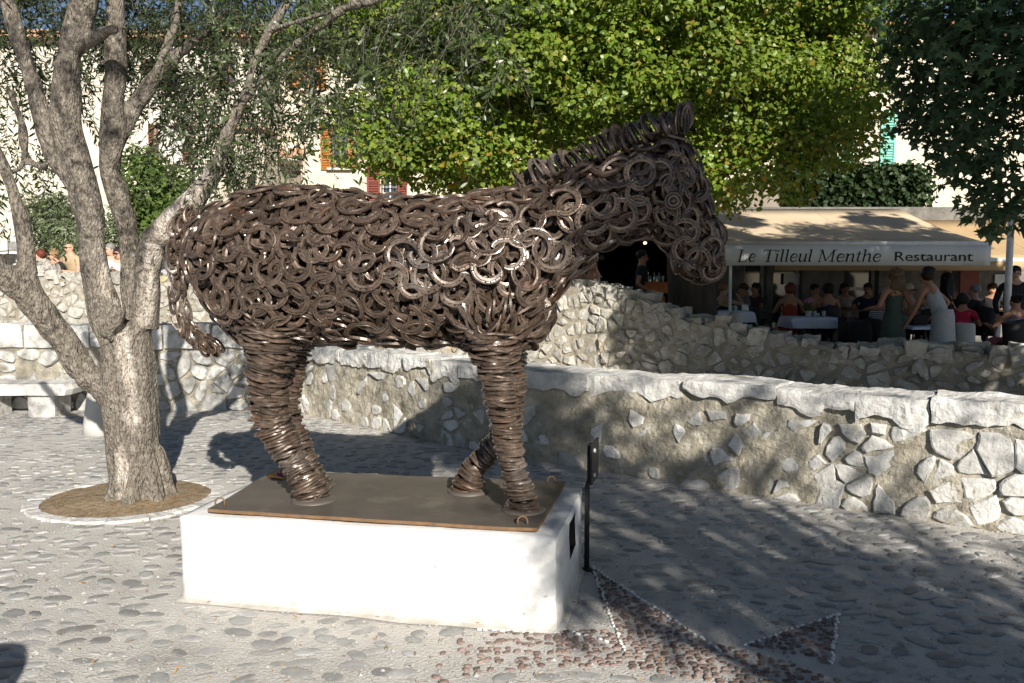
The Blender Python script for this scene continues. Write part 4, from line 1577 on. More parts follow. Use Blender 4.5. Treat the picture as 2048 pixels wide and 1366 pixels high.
# lay out the parts: shared meshes, one object per shoe
det_me = []
for vs, fs, mi in DET:
    m_ = mesh_np("horseshoe", vs, fs, [M['shoe'], M['nail_hole']], True, mi)
    auto_smooth(m_)
    det_me.append(m_)


def shoe_objects(P, X, Y, Z, S, name="horseshoe"):
    for i in range(len(P)):
        o = bpy.data.objects.new(name, det_me[int(RNG.integers(0, len(det_me)))])
        s = S[i] if np.ndim(S[i]) else (S[i],) * 3
        Mx = Matrix(((X[i][0], Y[i][0], Z[i][0]), (X[i][1], Y[i][1], Z[i][1]), (X[i][2], Y[i][2], Z[i][2])))
        link(o, horse)
        o.location = V(P[i]) - wloc(horse)
        o.rotation_euler = Mx.to_euler(); o.scale = s


cand = []
for gi, (P, X, Y, Z, S, Nn) in enumerate(OUT):
    vis = (norm(CVEC - P) * Nn).sum(1)
    for i in range(len(P)): cand.append((-(vis[i]) + (.45 if gi == 1 else 0), gi, i))
cand.sort()
NPART = 300 - len(MANE[0]) // 2
take = {0: [], 1: []}; rest = {0: [], 1: []}
for n_, (k, gi, i) in enumerate(cand):
    (take if n_ < NPART else rest)[gi].append(i)
for gi, (P, X, Y, Z, S, Nn) in enumerate(OUT):
    t_ = np.array(take[gi], int); r_ = np.array(rest[gi], int)
    if len(t_): shoe_objects(P[t_], X[t_], Y[t_], Z[t_], S[t_])
    if len(r_): add_stuff(MID, P[r_], X[r_], Y[r_], Z[r_], S[r_])
P, X, Y, Z, S = MANE
sel = np.arange(len(P)) % 2 == 0
shoe_objects(P[sel], X[sel], Y[sel], Z[sel], S[sel])
add_stuff(MID, P[~sel], X[~sel], Y[~sel], Z[~sel], S[~sel])


def chunk_mesh(name, chunks, mats):
    co, tr, b0 = [], [], 0
    for (tm, P, X, Y, Z, S) in chunks:
        tv = np.array(tm[0]); tf = np.array(tm[1])
        sc = S if S.ndim == 2 else np.repeat(S[:, None], 3, 1)
        q = P[:, None, :] + X[:, None, :] * (tv[None, :, 0:1] * sc[:, None, 0:1]) + Y[:, None, :] * (tv[None, :, 1:2] * sc[:, None, 1:2]) + Z[:, None, :] * (tv[None, :, 2:3] * sc[:, None, 2:3])
        q = q.reshape(-1, 3)
        co.append(q); tr.append((tf[None] + (np.arange(len(P)) * len(tv))[:, None, None]).reshape(-1, 3) + b0); b0 += len(q)
    return auto_smooth(mesh_np(name, np.concatenate(co), np.concatenate(tr), mats, True))


tag(place("horseshoes_beneath", chunk_mesh("horseshoes_beneath", stuff_chunks, [M['shoe']]), horse), kind='stuff')
P, X, Y, Z, S = TAIL
kk = RNG.integers(0, 3, len(P))
place("tail", chunk_mesh("tail", [(MID[i], P[kk == i], X[kk == i], Y[kk == i], Z[kk == i], S[kk == i]) for i in range(3)], [M['shoe']]), horse)
# ears: long narrow shoes set upright on the poll
for k, (t, lean) in enumerate(((TM - .06, -.02), (TM + .06, .05))):
    b = H(1366, 285, t); tip = H(1372, 216, t)
    d = (tip - b).normalized()
    P = []; Zt = []; Tt = []; S = []
    for j in range(4):
        P.append(tuple(b + d * (.075 + .012 * j) + E1 * (j - 1.5) * .012 + E2 * (j % 2) * .012)); Zt.append(tuple((-E2 + E1 * (.9 - .5 * j)).normalized())); Tt.append(tuple(d)); S.append((.45 - .05 * j, 1.25 - .12 * j, 1))
    P = np.array(P); X, Y, Z = basis(np.array(Zt), np.array(Tt), .05)
    place("ear", chunk_mesh("ear", [(MID[0], P, X, Y, Z, np.array(S))], [M['shoe']]), horse)
# eye bosses: rings closed round a stud
for t, sg in ((TM - .128, -1), (TM + .128, 1)):
    c = H(1347, 402, t)
    mb = MB()
    for r, d in ((.036, .0), (.022, .006)):
        mb.tube([c + E2 * sg * (.01 + d) + E1 * (r * math.cos(a)) + V((0, 0, r * math.sin(a))) for a in [2 * PI * i / 16 for i in range(17)]], .008, n=6, cap=False)
    mb.tube([c, c + E2 * sg * .02], .014, n=10)
    mb.build("eye", M['shoe'], horse, smooth=True)

# scraps lying on the plate
p = G(553, 956, PLZ + .004)
mb = MB()
d = (E1 + E2 * -.25).normalized(); n_ = V((-d.y, d.x, 0))
mb.add([p - d * .06, p - d * .06 + n_ * .014, p + d * .05 + n_ * .012, p + d * .05, p - d * .06 + V((0, 0, .008)), p - d * .06 + n_ * .014 + V((0, 0, .01)), p + d * .05 + n_ * .012 + V((0, 0, .004)), p + d * .05 + V((0, 0, .006))],
       [(0, 1, 2, 3), (4, 7, 6, 5), (0, 4, 5, 1), (1, 5, 6, 2), (2, 6, 7, 3), (3, 7, 4, 0)])
tag(mb.build("plastic_strip", M['scrap_orange']), "small orange plastic strip lying on the steel plate by the hind hoof", "litter")
p = G(567, 947, PLZ + .006)
mb = MB()
vs, fs = rough_block(p, d, n_, V((0, 0, 1)), (.07, .035, .014), rnd, amp=.012, cuts=(5, 3, 2)); mb.add(vs, fs)
tag(mb.build("candy_wrapper", M['scrap_pink']), "crumpled pink wrapper in the shade behind the hind hoof", "litter")
# ================================================================ olive tree beside the statue
def limb(mb, pts, n=18, seed=0):
    """pts: (u, v, half width in px, Y)"""
    P, R_ = [], []
    Yd = 5.75
    for q in pts:
        if len(q) > 3: Yd = q[3]
        P.append(PY(q[0], q[1], Yd)); R_.append(q[2] * Yd / FPX * .93)
    # resample smoothly
    out, rr = [], []
    for i in range(len(P) - 1):
        p0, p1, p2, p3 = P[max(i - 1, 0)], P[i], P[i + 1], P[min(i + 2, len(P) - 1)]
        for k in range(4):
            t = k / 4
            out.append(.5 * ((2 * p1) + (p2 - p0) * t + (2 * p0 - 5 * p1 + 4 * p2 - p3) * t * t + (3 * p1 - p0 - 3 * p2 + p3) * t ** 3))
            rr.append(R_[i] + (R_[i + 1] - R_[i]) * t)
    out.append(P[-1]); rr.append(R_[-1])
    mb.tube(out, rr, n=n)
    return out, rr


TR = MB()
LIMBS = [
    [(284, 1020, 66, 5.78), (278, 990, 58), (270, 950, 54), (267, 905, 54), (264, 850, 56), (260, 800, 57), (258, 740, 56), (254, 690, 55), (248, 645, 50)],
    [(255, 810, 38, 5.78), (210, 775, 33, 5.75), (169, 740, 28, 5.72), (123, 679, 27, 5.7), (75, 615, 31, 5.62), (40, 575, 30, 5.55), (-10, 535, 28, 5.45), (-90, 470, 26, 5.3), (-200, 380, 20, 5.2), (-300, 260, 12, 5.2)],
    [(62, 600, 26, 5.6), (53, 545, 22), (51, 490, 19), (43, 440, 20), (30, 400, 17), (12, 345, 15), (-15, 290, 15), (-60, 210, 13), (-120, 120, 8)],
    [(240, 690, 36, 5.72), (215, 645, 34, 5.7), (203, 600, 32, 5.68), (189, 542, 29), (179, 474, 25), (178, 440, 27), (170, 400, 30), (160, 350, 28), (140, 290, 28), (130, 240, 29), (130, 200, 29), (134, 140, 26), (141, 103, 24), (152, 65, 28), (165, 15, 28), (172, -20, 27), (200, -120, 22), (260, -260, 12)],
    [(166, 385, 22, 5.72), (140, 350, 22, 5.7), (108, 305, 20), (85, 239, 18), (68, 171, 18), (55, 130, 16), (35, 68, 19), (16, 5, 17), (-10, -60, 15), (-40, -150, 10)],
    [(152, 85, 22, 5.68), (185, 76, 15, 5.62), (215, 61, 12, 5.58), (235, 56, 11, 5.55)],
    [(276, 650, 32, 5.85), (268, 590, 26, 5.9), (262, 530, 24, 5.92), (257, 480, 23, 5.95), (250, 440, 22), (240, 408, 22), (228, 370, 21), (220, 340, 19), (223, 300, 24), (226, 270, 28), (226, 205, 20), (233, 140, 21), (232, 90, 20), (233, 20, 20), (236, -60, 16), (250, -180, 9)],
    [(236, 275, 18, 6.0), (262, 225, 18, 6.05), (290, 185, 17), (312, 150, 14), (330, 105, 11), (350, 40, 9), (365, -30, 7)],
    [(290, 660, 30, 5.78), (292, 600, 30, 5.76), (296, 540, 28, 5.74), (305, 490, 27, 5.7), (325, 465, 29, 5.68), (353, 440, 29, 5.65), (383, 403, 27, 5.6), (408, 370, 24), (440, 322, 17), (458, 256, 12), (478, 215, 11), (495, 170, 10), (510, 120, 9), (540, 60, 8), (580, 0, 6)],
    [(226, 668, 24, 5.62), (232, 640, 20, 5.56), (240, 612, 16, 5.55)],
    [(20, 345, 10, 5.7), (45, 330, 8), (50, 270, 8), (38, 230, 6), (20, 180, 5)],
    [(92, 335, 9, 5.72), (60, 325, 9), (50, 300, 8), (42, 255, 6)],
    [(480, 215, 9, 5.62), (530, 150, 8, 5.5), (590, 90, 7, 5.4), (660, 40, 6, 5.2), (740, -20, 5, 5.0)],
    [(540, 60, 8, 5.6), (640, 30, 7, 5.3), (760, 0, 6, 5.0), (880, -30, 5, 4.9), (980, -60, 4, 4.9)],
    [(322, 140, 12, 6.05), (380, 90, 9, 6.1), (440, 40, 7, 6.2), (520, -30, 5, 6.2)],
]
limb_pts = []
for L_ in LIMBS:
    limb_pts.append(limb(TR, L_))
# buttress lobes at the foot
bc = PY(280, 990, 5.78)
for k in range(7):
    a = k * 2 * PI / 7 + .3
    d = V((math.cos(a), math.sin(a), 0))
    TR.tube([bc + d * .25 + V((0, 0, -.10)), bc + d * .165 + V((0, 0, .06)), bc + d * .12 + V((0, 0, .34))], [.05, .065, .045], n=10)
me = TR.mesh("trunk_raw", M['bark'])
o = bpy.data.objects.new("trunk_raw", me); COL.objects.link(o)
md = o.modifiers.new("r", 'REMESH'); md.mode = 'VOXEL'; md.voxel_size = .0135
dg = bpy.context.evaluated_depsgraph_get()
trunk_me = bpy.data.meshes.new_from_object(o.evaluated_get(dg)); bpy.data.objects.remove(o)
bm = bmesh.new(); bm.from_mesh(trunk_me)
for _ in range(3): bmesh.ops.smooth_vert(bm, verts=bm.verts[:], factor=.5, use_axis_x=True, use_axis_y=True, use_axis_z=True)
bm.normal_update()
STRIPS = [([(330, 462), (362, 418), (405, 355)], 5.58, .085), ([(203, 440), (210, 520), (216, 565), (236, 606)], 5.62, .055), ([(238, 650), (250, 720), (262, 790), (262, 850)], 5.58, .06), ([(288, 640), (296, 560), (310, 490)], 5.66, .055), ([(232, 905), (240, 950), (245, 990)], 5.58, .05), ([(285, 700), (290, 780), (295, 860), (300, 940)], 5.60, .035)]
CREV = [([(258, 800), (254, 860), (250, 905)], 5.585, .035, .06), ([(272, 860), (274, 900), (276, 930)], 5.59, .03, .05), ([(298, 700), (300, 770), (301, 830)], 5.61, .03, .06), ([(236, 655), (240, 690), (248, 720)], 5.57, .05, .05), ([(228, 930), (232, 960), (233, 990)], 5.58, .03, .03), ([(262, 560), (264, 610), (262, 640)], 5.72, .04, .05)]
crev3 = [([PY(u, v, Y) for u, v in pts], r, dep) for pts, Y, r, dep in CREV]
strip3 = [([PY(u, v, Y) for u, v in pts], r) for pts, Y, r in STRIPS]


def seg_dist(p, a, b):
    t = max(0, min(1, (p - a).dot(b - a) / (b - a).length_squared))
    return (p - a - (b - a) * t).length


bare = []
newco = []
for v in bm.verts:
    p = v.co
    d = 0
    thick = .011
    d += thick * mnoise.noise(V((p.x * 16, p.y * 16, p.z * 4.5)))
    d += .020 * mnoise.noise(V((p.x * 5, p.y * 5, p.z * 1.6 + 7)))
    d -= .014 * max(0, .25 - abs(mnoise.noise(V((p.x * 9, p.y * 9, p.z * 1.3 + 3))))) * 4 * (1 if p.z < 1.6 else .35)
    b = 0
    for pts, r in strip3:
        for a, c in zip(pts, pts[1:]):
            q = seg_dist(p, a, c) + .03 * mnoise.noise(p * 12)
            b = max(b, 1 - max(0, min(1, (q - r * .75) / (r * .45))))
    d -= .012 * b
    for pts, r, dep in crev3:
        for a, c in zip(pts, pts[1:]):
            q = seg_dist(p, a, c) + .012 * mnoise.noise(p * 20)
            if q < r: d -= dep * (1 - q / r)
    bare.append(b)
    newco.append(p + v.normal * d)
for v, c in zip(bm.verts, newco): v.co = c
bm.to_mesh(trunk_me); bm.free()
at = trunk_me.attributes.new("bare_wood", 'FLOAT', 'POINT')
at.data.foreach_set("value", np.array(bare, np.float32))
trunk_me.materials.clear()
# bark with bleached strips where the bark is gone
bk = M['bark']; nt = bk.node_tree
pb_ = nt.nodes["Principled BSDF"]
src = pb_.inputs["Base Color"].links[0].from_socket
an = nt.nodes.new("ShaderNodeAttribute"); an.attribute_name = "bare_wood"
ge = nt.nodes.new("ShaderNodeNewGeometry"); mp = nt.nodes.new("ShaderNodeMapping"); mp.inputs["Scale"].default_value = (28, 28, 4)
nt.links.new(ge.outputs["Position"], mp.inputs["Vector"])
nz = nt.nodes.new("ShaderNodeTexNoise"); nz.inputs["Scale"].default_value = 1.6; nz.inputs["Detail"].default_value = 6
nt.links.new(mp.outputs[0], nz.inputs["Vector"])
rp = ramp(nt, [(.3, (.30, .24, .185)), (.52, (.50, .445, .385)), (.72, (.64, .60, .55))])
nt.links.new(nz.outputs["Fac"], rp.inputs["Fac"])
mx = nt.nodes.new("ShaderNodeMix"); mx.data_type = 'RGBA'
nt.links.new(an.outputs["Fac"], mx.inputs["Factor"]); nt.links.new(src, mx.inputs[6]); nt.links.new(rp.outputs["Color"], mx.inputs[7])
nt.links.new(mx.outputs[2], pb_.inputs["Base Color"])
trunk_me.materials.append(bk)
trunk_me.polygons.foreach_set("use_smooth", [True] * len(trunk_me.polygons))
trunk_me.name = "trunk"
olive = empty("olive_tree", (bc.x, bc.y, 0), "old gnarled olive tree growing from the kerbed ring left of the statue", "tree")
place("trunk", trunk_me, olive)


def sprays(clumps, ntw, leaf, size, wid, mats, L=(.22, .5), droop=.25, per=16, spread=.75, twig_r=.0025, name="crown", twigmat=None, parent=None, origin=None):
    """leafy twigs filling clumps [(centre, radii, weight)]"""
    wts = np.array([c[2] for c in clumps], float); wts /= wts.sum()
    ns = RNG.multinomial(ntw, wts)
    B, D = [], []
    for (c, r, _), n in zip(clumps, ns):
        d = rand_dir(n) * (RNG.random(n) ** .4)[:, None]
        B.append(np.array(c) + d * np.array(r))
        D.append(norm(d * .8 + rand_dir(n) * .7 + np.array([0, 0, -.25])))
    B = np.concatenate(B); D = np.concatenate(D); n = len(B)
    Ls = RNG.uniform(L[0], L[1], n)
    dr = droop * RNG.uniform(.3, 1.5, n)
    ts = (np.arange(per) + .5) / per
    pos = B[:, None, :] + D[:, None, :] * (Ls[:, None] * ts[None])[:, :, None]
    pos[:, :, 2] -= (dr[:, None] * Ls[:, None] * ts[None] ** 2)
    tan = np.repeat(D[:, None, :], per, 1) * 1.0
    tan[:, :, 2] -= 2 * dr[:, None] * ts[None]
    tan = norm(tan)
    sgn = np.where(np.arange(per) % 2 == 0, 1, -1)[None, :, None]
    sd = norm(np.cross(tan, rand_dir(n)[:, None, :] + 0 * tan)) * sgn
    Yl = norm(tan * .75 + sd * spread + RNG.normal(size=tan.shape) * .28)
    Zl = norm(np.cross(Yl, sd) * 1.0 + RNG.normal(size=tan.shape) * .45 + np.array([0, 0, .35]))
    P = pos.reshape(-1, 3); Yl = Yl.reshape(-1, 3); Zl = Zl.reshape(-1, 3)
    Xl = norm(np.cross(Yl, Zl)); Zl = np.cross(Xl, Yl)
    keep = RNG.random(len(P)) < .88
    P, Xl, Yl, Zl = P[keep], Xl[keep], Yl[keep], Zl[keep]
    s = size * RNG.uniform(.6, 1.25, len(P))
    S = np.stack([s * wid, s, s], 1)
    me = scatter(name, leaf[0], leaf[1], P, Xl, Yl, Zl, S, mats)
    ob = place(name, me, parent)
    # twigs: three-sided
    k = 4
    tt = np.linspace(0, 1, k)
    tp_ = B[:, None, :] + D[:, None, :] * (Ls[:, None] * tt[None])[:, :, None]
    tp_[:, :, 2] -= dr[:, None] * Ls[:, None] * tt[None] ** 2
    a = norm(np.cross(D, np.array([.3, .2, .9]))); b = np.cross(D, a)
    co = []
    for j in range(3):
        an_ = 2 * PI * j / 3
        rad = twig_r * (1 - .7 * tt)[None, :, None]
        co.append(tp_ + (a * math.cos(an_) + b * math.sin(an_))[:, None, :] * rad)
    co = np.stack(co, 2).reshape(-1, 3)           # n, k, 3
    base = (np.arange(n) * k * 3)[:, None]
    tr = []
    for i in range(k - 1):
        for j in range(3):
            a0 = i * 3 + j; b0 = i * 3 + (j + 1) % 3
            tr += [(a0, b0, b0 + 3), (a0, b0 + 3, a0 + 3)]
    tr = (np.array(tr)[None] + base[:, :, None]).reshape(-1, 3)
    place("twigs", mesh_np("twigs", co, tr, [twigmat or M['bark']], True), parent)
    return ob


def px_clump(u, v, Y, ru, rv, wt, rd=None):
    c = PY(u, v, Y); k = Y / FPX
    return (tuple(c), (ru * k, (rd if rd else (ru + rv) / 2 * k), rv * k), wt)


OC = [px_clump(70, 110, 6.4, 110, 120, 1.3), px_clump(30, 290, 6.3, 60, 60, .45), px_clump(-60, 60, 6.2, 110, 160, .8), px_clump(260, 40, 6.8, 150, 90, 1.5),
      px_clump(420, 130, 6.5, 120, 120, 2.3), px_clump(490, 215, 5.9, 110, 95, 1.3), px_clump(560, 50, 6.0, 120, 90, 1.6), px_clump(630, 130, 5.6, 80, 80, .8),
      px_clump(740, 35, 5.3, 80, 45, .35), px_clump(680, 215, 5.5, 50, 45, .15), px_clump(860, 15, 5.0, 90, 35, .25), px_clump(960, 15, 4.9, 70, 40, .3),
      px_clump(340, 215, 6.5, 60, 55, .5), px_clump(440, 300, 5.6, 55, 40, .4), px_clump(500, 330, 5.6, 45, 45, .25), px_clump(560, 290, 5.6, 60, 50, .22), px_clump(1000, 110, 4.9, 35, 60, .14), px_clump(860, 110, 5.0, 60, 35, .12),
      px_clump(200, -120, 6.2, 260, 120, 2.2), px_clump(520, -120, 5.9, 230, 110, 1.8), px_clump(-150, -100, 6.0, 200, 150, 1.2), px_clump(860, -130, 5.2, 160, 60, .6), px_clump(130, 20, 6.6, 130, 45, .7), px_clump(330, 10, 6.6, 120, 40, .7), px_clump(200, 110, 6.9, 60, 90, .35), px_clump(20, 420, 6.6, 40, 40, .1)]
for a_, b_, w__, r_, wt_ in ((-.62, 5.0, 3.4, .26, .22), (-.95, 5.35, 3.3, .30, .3), (-1.35, 5.0, 3.4, .28, .22), (-.75, 5.9, 3.2, .35, .4), (-1.5, 5.8, 3.2, .35, .35), (-1.1, 4.55, 3.5, .16, .07), (-1.2, 6.4, 3.0, .4, .4), (-.45, 6.5, 3.0, .35, .3), (-2.0, 5.3, 3.3, .3, .25), (-1.9, 5.9, 3.2, .4, .5), (-2.6, 5.8, 3.2, .4, .45), (-1.2, 6.0, 3.2, .3, .3), (-2.6, 5.2, 3.3, .3, .25), (-.6, 5.75, 3.2, .25, .2)):
    ea = V((.955, .297, 0)); ew = V((-.297, .955, 0)); p = ea * a_ + ew * w__; p.z = b_ - math.tan(SUN_EL) * w__
    OC.append((tuple(p), (r_, r_, r_), wt_))
sprays(OC, 2500, LEAF_OLIVE, .062, 1.15, [M['olive_leaf']], parent=olive, twigmat=M['bark'], L=(.2, .5), droop=.45, per=16)


# ================================================================ lime tree over the restaurant
LC = V((1.45, 13.5, 5.6)); LR = V((4.45, 4.0, 3.4))
lime = empty("lime_tree", (3.05, 14.0, 0), "broad leafy lime tree with bright green and yellowing leaves filling the middle of the view", "tree")
rn = np.random.default_rng(3)
cl = []
for k in range(330):
    d = rn.normal(size=3); d /= np.linalg.norm(d)
    if d[1] > .55 and rn.random() < .6: continue
    rr = rn.uniform(.78, 1.0)
    if d[2] < -.25: rr *= rn.uniform(.88, 1.0)
    c = np.array(LC) + d * np.array(LR) * rr
    s = rn.uniform(.34, .64)
    cl.append((tuple(c), (s * 1.1, s * 1.0, s * rn.uniform(.55, .9)), s ** 2 * (1.6 if d[1] < .1 else .6)))
# skirts that hang lower
for u, v, Y, r in ((880, 345, 10.6, .55), (960, 350, 10.9, .5), (1060, 330, 10.2, .5), (1200, 330, 9.9, .5), (1480, 360, 10.2, .45), (1560, 335, 10.0, .45), (1450, 400, 11, .35), (1590, 385, 10.8, .28),
                   (740, 300, 10.4, .5), (700, 230, 10.4, .45), (1650, 290, 10.0, .5), (1720, 210, 9.8, .55), (1380, 390, 12, .4), (820, 310, 10.2, .55), (920, 300, 10.0, .55), (1000, 390, 12.6, .4), (1150, 400, 12.8, .4)):
    cl.append((tuple(PY(u, v, Y)), (r * 1.3, r, r * .6), r ** 2 * 1.6))
for u in range(640, 1800, 95):
    for v in range(-40, 300, 66):
        if u < 760 and v > 130 or u > 1740 and v > 170: continue
        uu, vv = u + rn.uniform(-48, 48), v + rn.uniform(-33, 33)
        e = ((uu - 1230) / 620) ** 2
        r = rn.uniform(.32, .52)
        cl.append((tuple(PY(uu, vv, 9.7 + 1.6 * e + rn.uniform(-.5, .8))), (r * rn.uniform(.9, 1.3), r, r * rn.uniform(.55, .95)), r ** 2 * 1.9))
cl = [(c, r, wt_ * (.35 if c[1] > 13.5 else 1.0)) for c, r, wt_ in cl]
P, X, Y_, Z, S = leaf_cloud(cl, 190000, .066, droop=.45, shell=.5, outward=.55, jit=.62)
Z = norm(Z + np.array(SUN_DIR) * .45); Y_ = norm(Y_ - Z * (Y_ * Z).sum(1, keepdims=True)); X = np.cross(Y_, Z)
yl = RNG.random(len(P)) < np.clip((3.5 - P[:, 2]) * .2, .02, .3)
me = scatter("crown", LEAF_LIME4[0], LEAF_LIME4[1], P, X, Y_, Z, S, [M['lime_leaf'], M['lime_leaf_yellow']], yl.astype(int))
place("crown", me, lime)
P, X, Y_, Z, S = leaf_cloud([((1.3, 12.9, 5.7), (3.3, 2.2, 2.9), 1), ((1.2, 12.2, 4.6), (3.0, 1.6, 1.6), .7), ((3.6, 12.4, 4.8), (1.6, 1.4, 1.7), .45), ((-.9, 12.4, 4.9), (1.5, 1.4, 1.5), .4)], 16000, .17, shell=.2, jit=.8)
place("inner_crown", scatter("inner_crown", LEAF_LIME4[0], LEAF_LIME4[1], P, X, Y_, Z, S, [M['lime_leaf']]), lime)
mb = MB()
tb = V((3.05, 14.0, 0))
mb.tube([tb + V((0, 0, -.1)), tb + V((.02, 0, .5)), tb + V((-.03, 0, 1.4)), tb + V((-.1, -.05, 2.4)), tb + V((-.3, -.1, 3.6)), tb + V((-.6, -.2, 5.2))], [.56, .44, .40, .38, .33, .2], n=18)
rnd = random.Random(9)
for k in range(13):
    a = rnd.uniform(0, 6.28); z0_ = rnd.uniform(2.0, 4.4)
    d = V((math.cos(a), math.sin(a), rnd.uniform(.25, .7)))
    p0 = tb + V((-.2, 0, z0_)); ln = rnd.uniform(2.2, 3.6)
    mb.tube([p0, p0 + d * ln * .4 + V((0, 0, .1)), p0 + d * ln * .75 + V((rnd.uniform(-.3, .3), 0, .2)), p0 + d * ln + V((0, 0, .1))], [.16, .11, .07, .03], n=8)
mb.build("trunk", M['dark_bark'], lime, smooth=True)

# ================================================================ plane tree at the right edge
plane = empty("plane_tree", (8.2, 6.6, 0), "shaded plane tree with large lobed dark leaves at the right edge", "tree")
cl = []
rn = np.random.default_rng(8)
for k in range(46):
    d = rn.normal(size=3); d /= np.linalg.norm(d)
    c = np.array((8.4, 7.6, 5.0)) + d * np.array((3.0, 2.6, 2.3)) * rn.uniform(.55, 1)
    s = rn.uniform(.6, .95)
    if c[0] / c[1] < .52 and c[2] > 4.6: continue
    cl.append((tuple(c), (s, s, s * .7), s * s))
for u, v, Y, r in ((1880, 60, 8.0, .62), (1960, 140, 7.6, .6), (1900, 200, 8.2, .5), (2010, 240, 7.4, .55), (1960, 330, 7.6, .42), (2020, 400, 7.4, .40), (1900, 260, 8.4, .36), (1840, 40, 8.4, .5), (2030, 60, 7.2, .7), (1830, 150, 8.6, .42), (1990, 420, 8, .3), (1930, 300, 8.5, .35), (1850, 230, 8.8, .35), (1985, 20, 7.6, .5), (2040, 150, 7.4, .5), (1925, 10, 8, .5), (2000, -60, 7.6, .6)):
    cl.append((tuple(PY(u, v, Y)), (r, r, r * .8), r * r * 1.5))
hid = []  # unseen clumps of the crown, placed to shade the old wall and restaurant
for c, r, wt in (((6.6, 4.4, 4.2), 1.1, 2.2), ((7.6, 4.0, 4.6), 1.2, 2.2), ((5.75, 4.7, 4.9), .85, 1.5), ((6.4, 5.2, 5.6), 1.0, 1.8), ((7.4, 5.0, 5.6), 1.1, 2), ((8.6, 4.6, 5.2), 1.2, 2), ((7.0, 3.6, 3.4), .9, 1.3), ((5.5, 4.4, 3.8), .6, .7),
                 ((9.4, 4.8, 4.4), 1.3, 2), ((8.2, 3.2, 3.6), 1.1, 1.6), ((5.9, 3.9, 4.4), .7, .9), ((9.5, 5.5, 6.2), 1.3, 2), ((8.2, 5.4, 6.6), 1.1, 1.5)):
    hid.append((c, (r, r, r * .75), wt))
for a, b, wd in ((8.3, 5.4, 3.6), (9.2, 5.6, 3.8), (10.2, 5.6, 3.4), (11.2, 5.8, 3.6), (8.8, 6.4, 4.0), (9.8, 6.5, 3.8), (10.8, 6.6, 4.0), (11.8, 6.8, 3.8), (9.3, 7.3, 4.2), (10.3, 7.4, 4.0), (11.3, 7.6, 4.2), (12.3, 7.6, 4.0), (12.6, 6.6, 4.0),
                 (8.5, 7.2, 4.0), (10.0, 8.0, 4.4), (11.6, 8.2, 4.4), (7.6, 5.2, 3.4), (7.9, 6.2, 3.8), (7.0, 5.6, 3.0), (6.4, 5.0, 2.9), (6.6, 6.2, 3.2), (5.9, 5.7, 2.9), (5.75, 6.35, 2.8), (7.4, 6.9, 3.6), (12.4, 5.6, 3.6), (13.3, 7.6, 3.8), (13.4, 6.6, 3.6), (13.6, 8.6, 4.0),
                 (12.6, 8.3, 4.2), (9.2, 7.9, 4.3), (6.1, 4.6, 2.8), (12.5, 9.5, 4.4), (9.6, 10.0, 4.4), (6.9, 4.5, 3.0), (8.2, 4.7, 3.4)):
    ea = V((.955, .297, 0)); ew = V((-.297, .955, 0)); p = ea * a + ew * wd; p.z = b - math.tan(SUN_EL) * wd
    hid.append((tuple(p), (.60, .60, .52), 1.25))
P, X, Y_, Z, S = leaf_cloud(hid, 21000, .20, droop=.6, shell=.3, outward=.5, jit=.7)
place("shading_crown", scatter("shading_crown", LEAF_LIME4[0], LEAF_LIME4[1], P, X, Y_, Z, S, [M['plane_leaf']]), plane)
P, X, Y_, Z, S = leaf_cloud(cl, 21000, .118, droop=.6, shell=.4, outward=.6, jit=.5)
place("crown", scatter("crown", LEAF_PLANE[0], LEAF_PLANE[1], P, X, Y_, Z, S, [M['plane_leaf']]), plane)
mb = MB(); tb = V((8.2, 6.6, 0))
mb.tube([tb, tb + V((0, 0, 1)), tb + V((-.1, .1, 2.6)), tb + V((-.2, .5, 4.2)), tb + V((0, .8, 6))], [.42, .33, .28, .2, .1], n=16)
for e in (V((6.5, 4.6, 4.4)), V((5.0, 7.6, 4.0)), V((7.6, 4.2, 4.9)), V((9.6, 8.4, 5.6)), V((9, 5, 4.6)), V((5.2, 8.0, 5.0))):
    p0 = tb + V((-.1, .2, 2.8)); mb.tube([p0, p0.lerp(e, .5) + V((0, 0, .25)), e], [.16, .1, .04], n=8)
mb.build("trunk", M['dark_bark'], plane, smooth=True)


# ================================================================ trees behind the photographer, whose shade falls on the square
def sun_spot(a, b, wdist):
    """point seen from the sun at lateral a, height b, at distance wdist along the ground"""
    ea = V((.955, .297, 0)); ew = V((-.297, .955, 0))
    p = ea * a + ew * wdist
    p.z = b - math.tan(SUN_EL) * wdist
    return p


shade = empty("olive_tree", (3.9, -3.6, 0), "second olive tree on the square behind the viewpoint", "tree")
sc_ = []
for a, b, wd, r, wt in ((1.98, 3.45, -3.6, .50, 2.1), (1.95, 3.95, -3.7, .36, .9), (2.25, 3.0, -3.5, .42, 1.1), (1.75, 3.15, -3.5, .22, .35), (2.3, 2.2, -3.8, .5, 1.0), (1.95, 1.75, -3.6, .32, .6), (2.9, 1.75, -3.4, .55, 1.3),
                      (3.4, 1.35, -3.7, .5, 1.0), (2.2, 1.15, -3.5, .38, .7), (2.75, 2.5, -3.4, .36, .5), (3.25, 2.2, -3.5, .42, .5), (3.9, 1.5, -3.4, .45, .6), (2.55, 1.35, -3.6, .45, .9), (3.35, 3.1, -3.3, .3, .10), (2.7, 3.45, -3.4, .2, .06), (1.62, 2.15, -3.6, .26, .8), (1.50, 1.78, -3.6, .16, .25), (2.5, 3.15, -3.3, .22, .14), (3.05, 2.85, -3.5, .25, .2), (3.6, 2.85, -3.4, .22, .12), (3.0, .95, -3.5, .45, .6), (2.1, 3.6, -3.9, .36, .9), (4.1, 2.4, -3.6, .3, .12)):
    p = sun_spot(a, b, wd)
    sc_.append((tuple(p), (r, r, r * .9), wt))
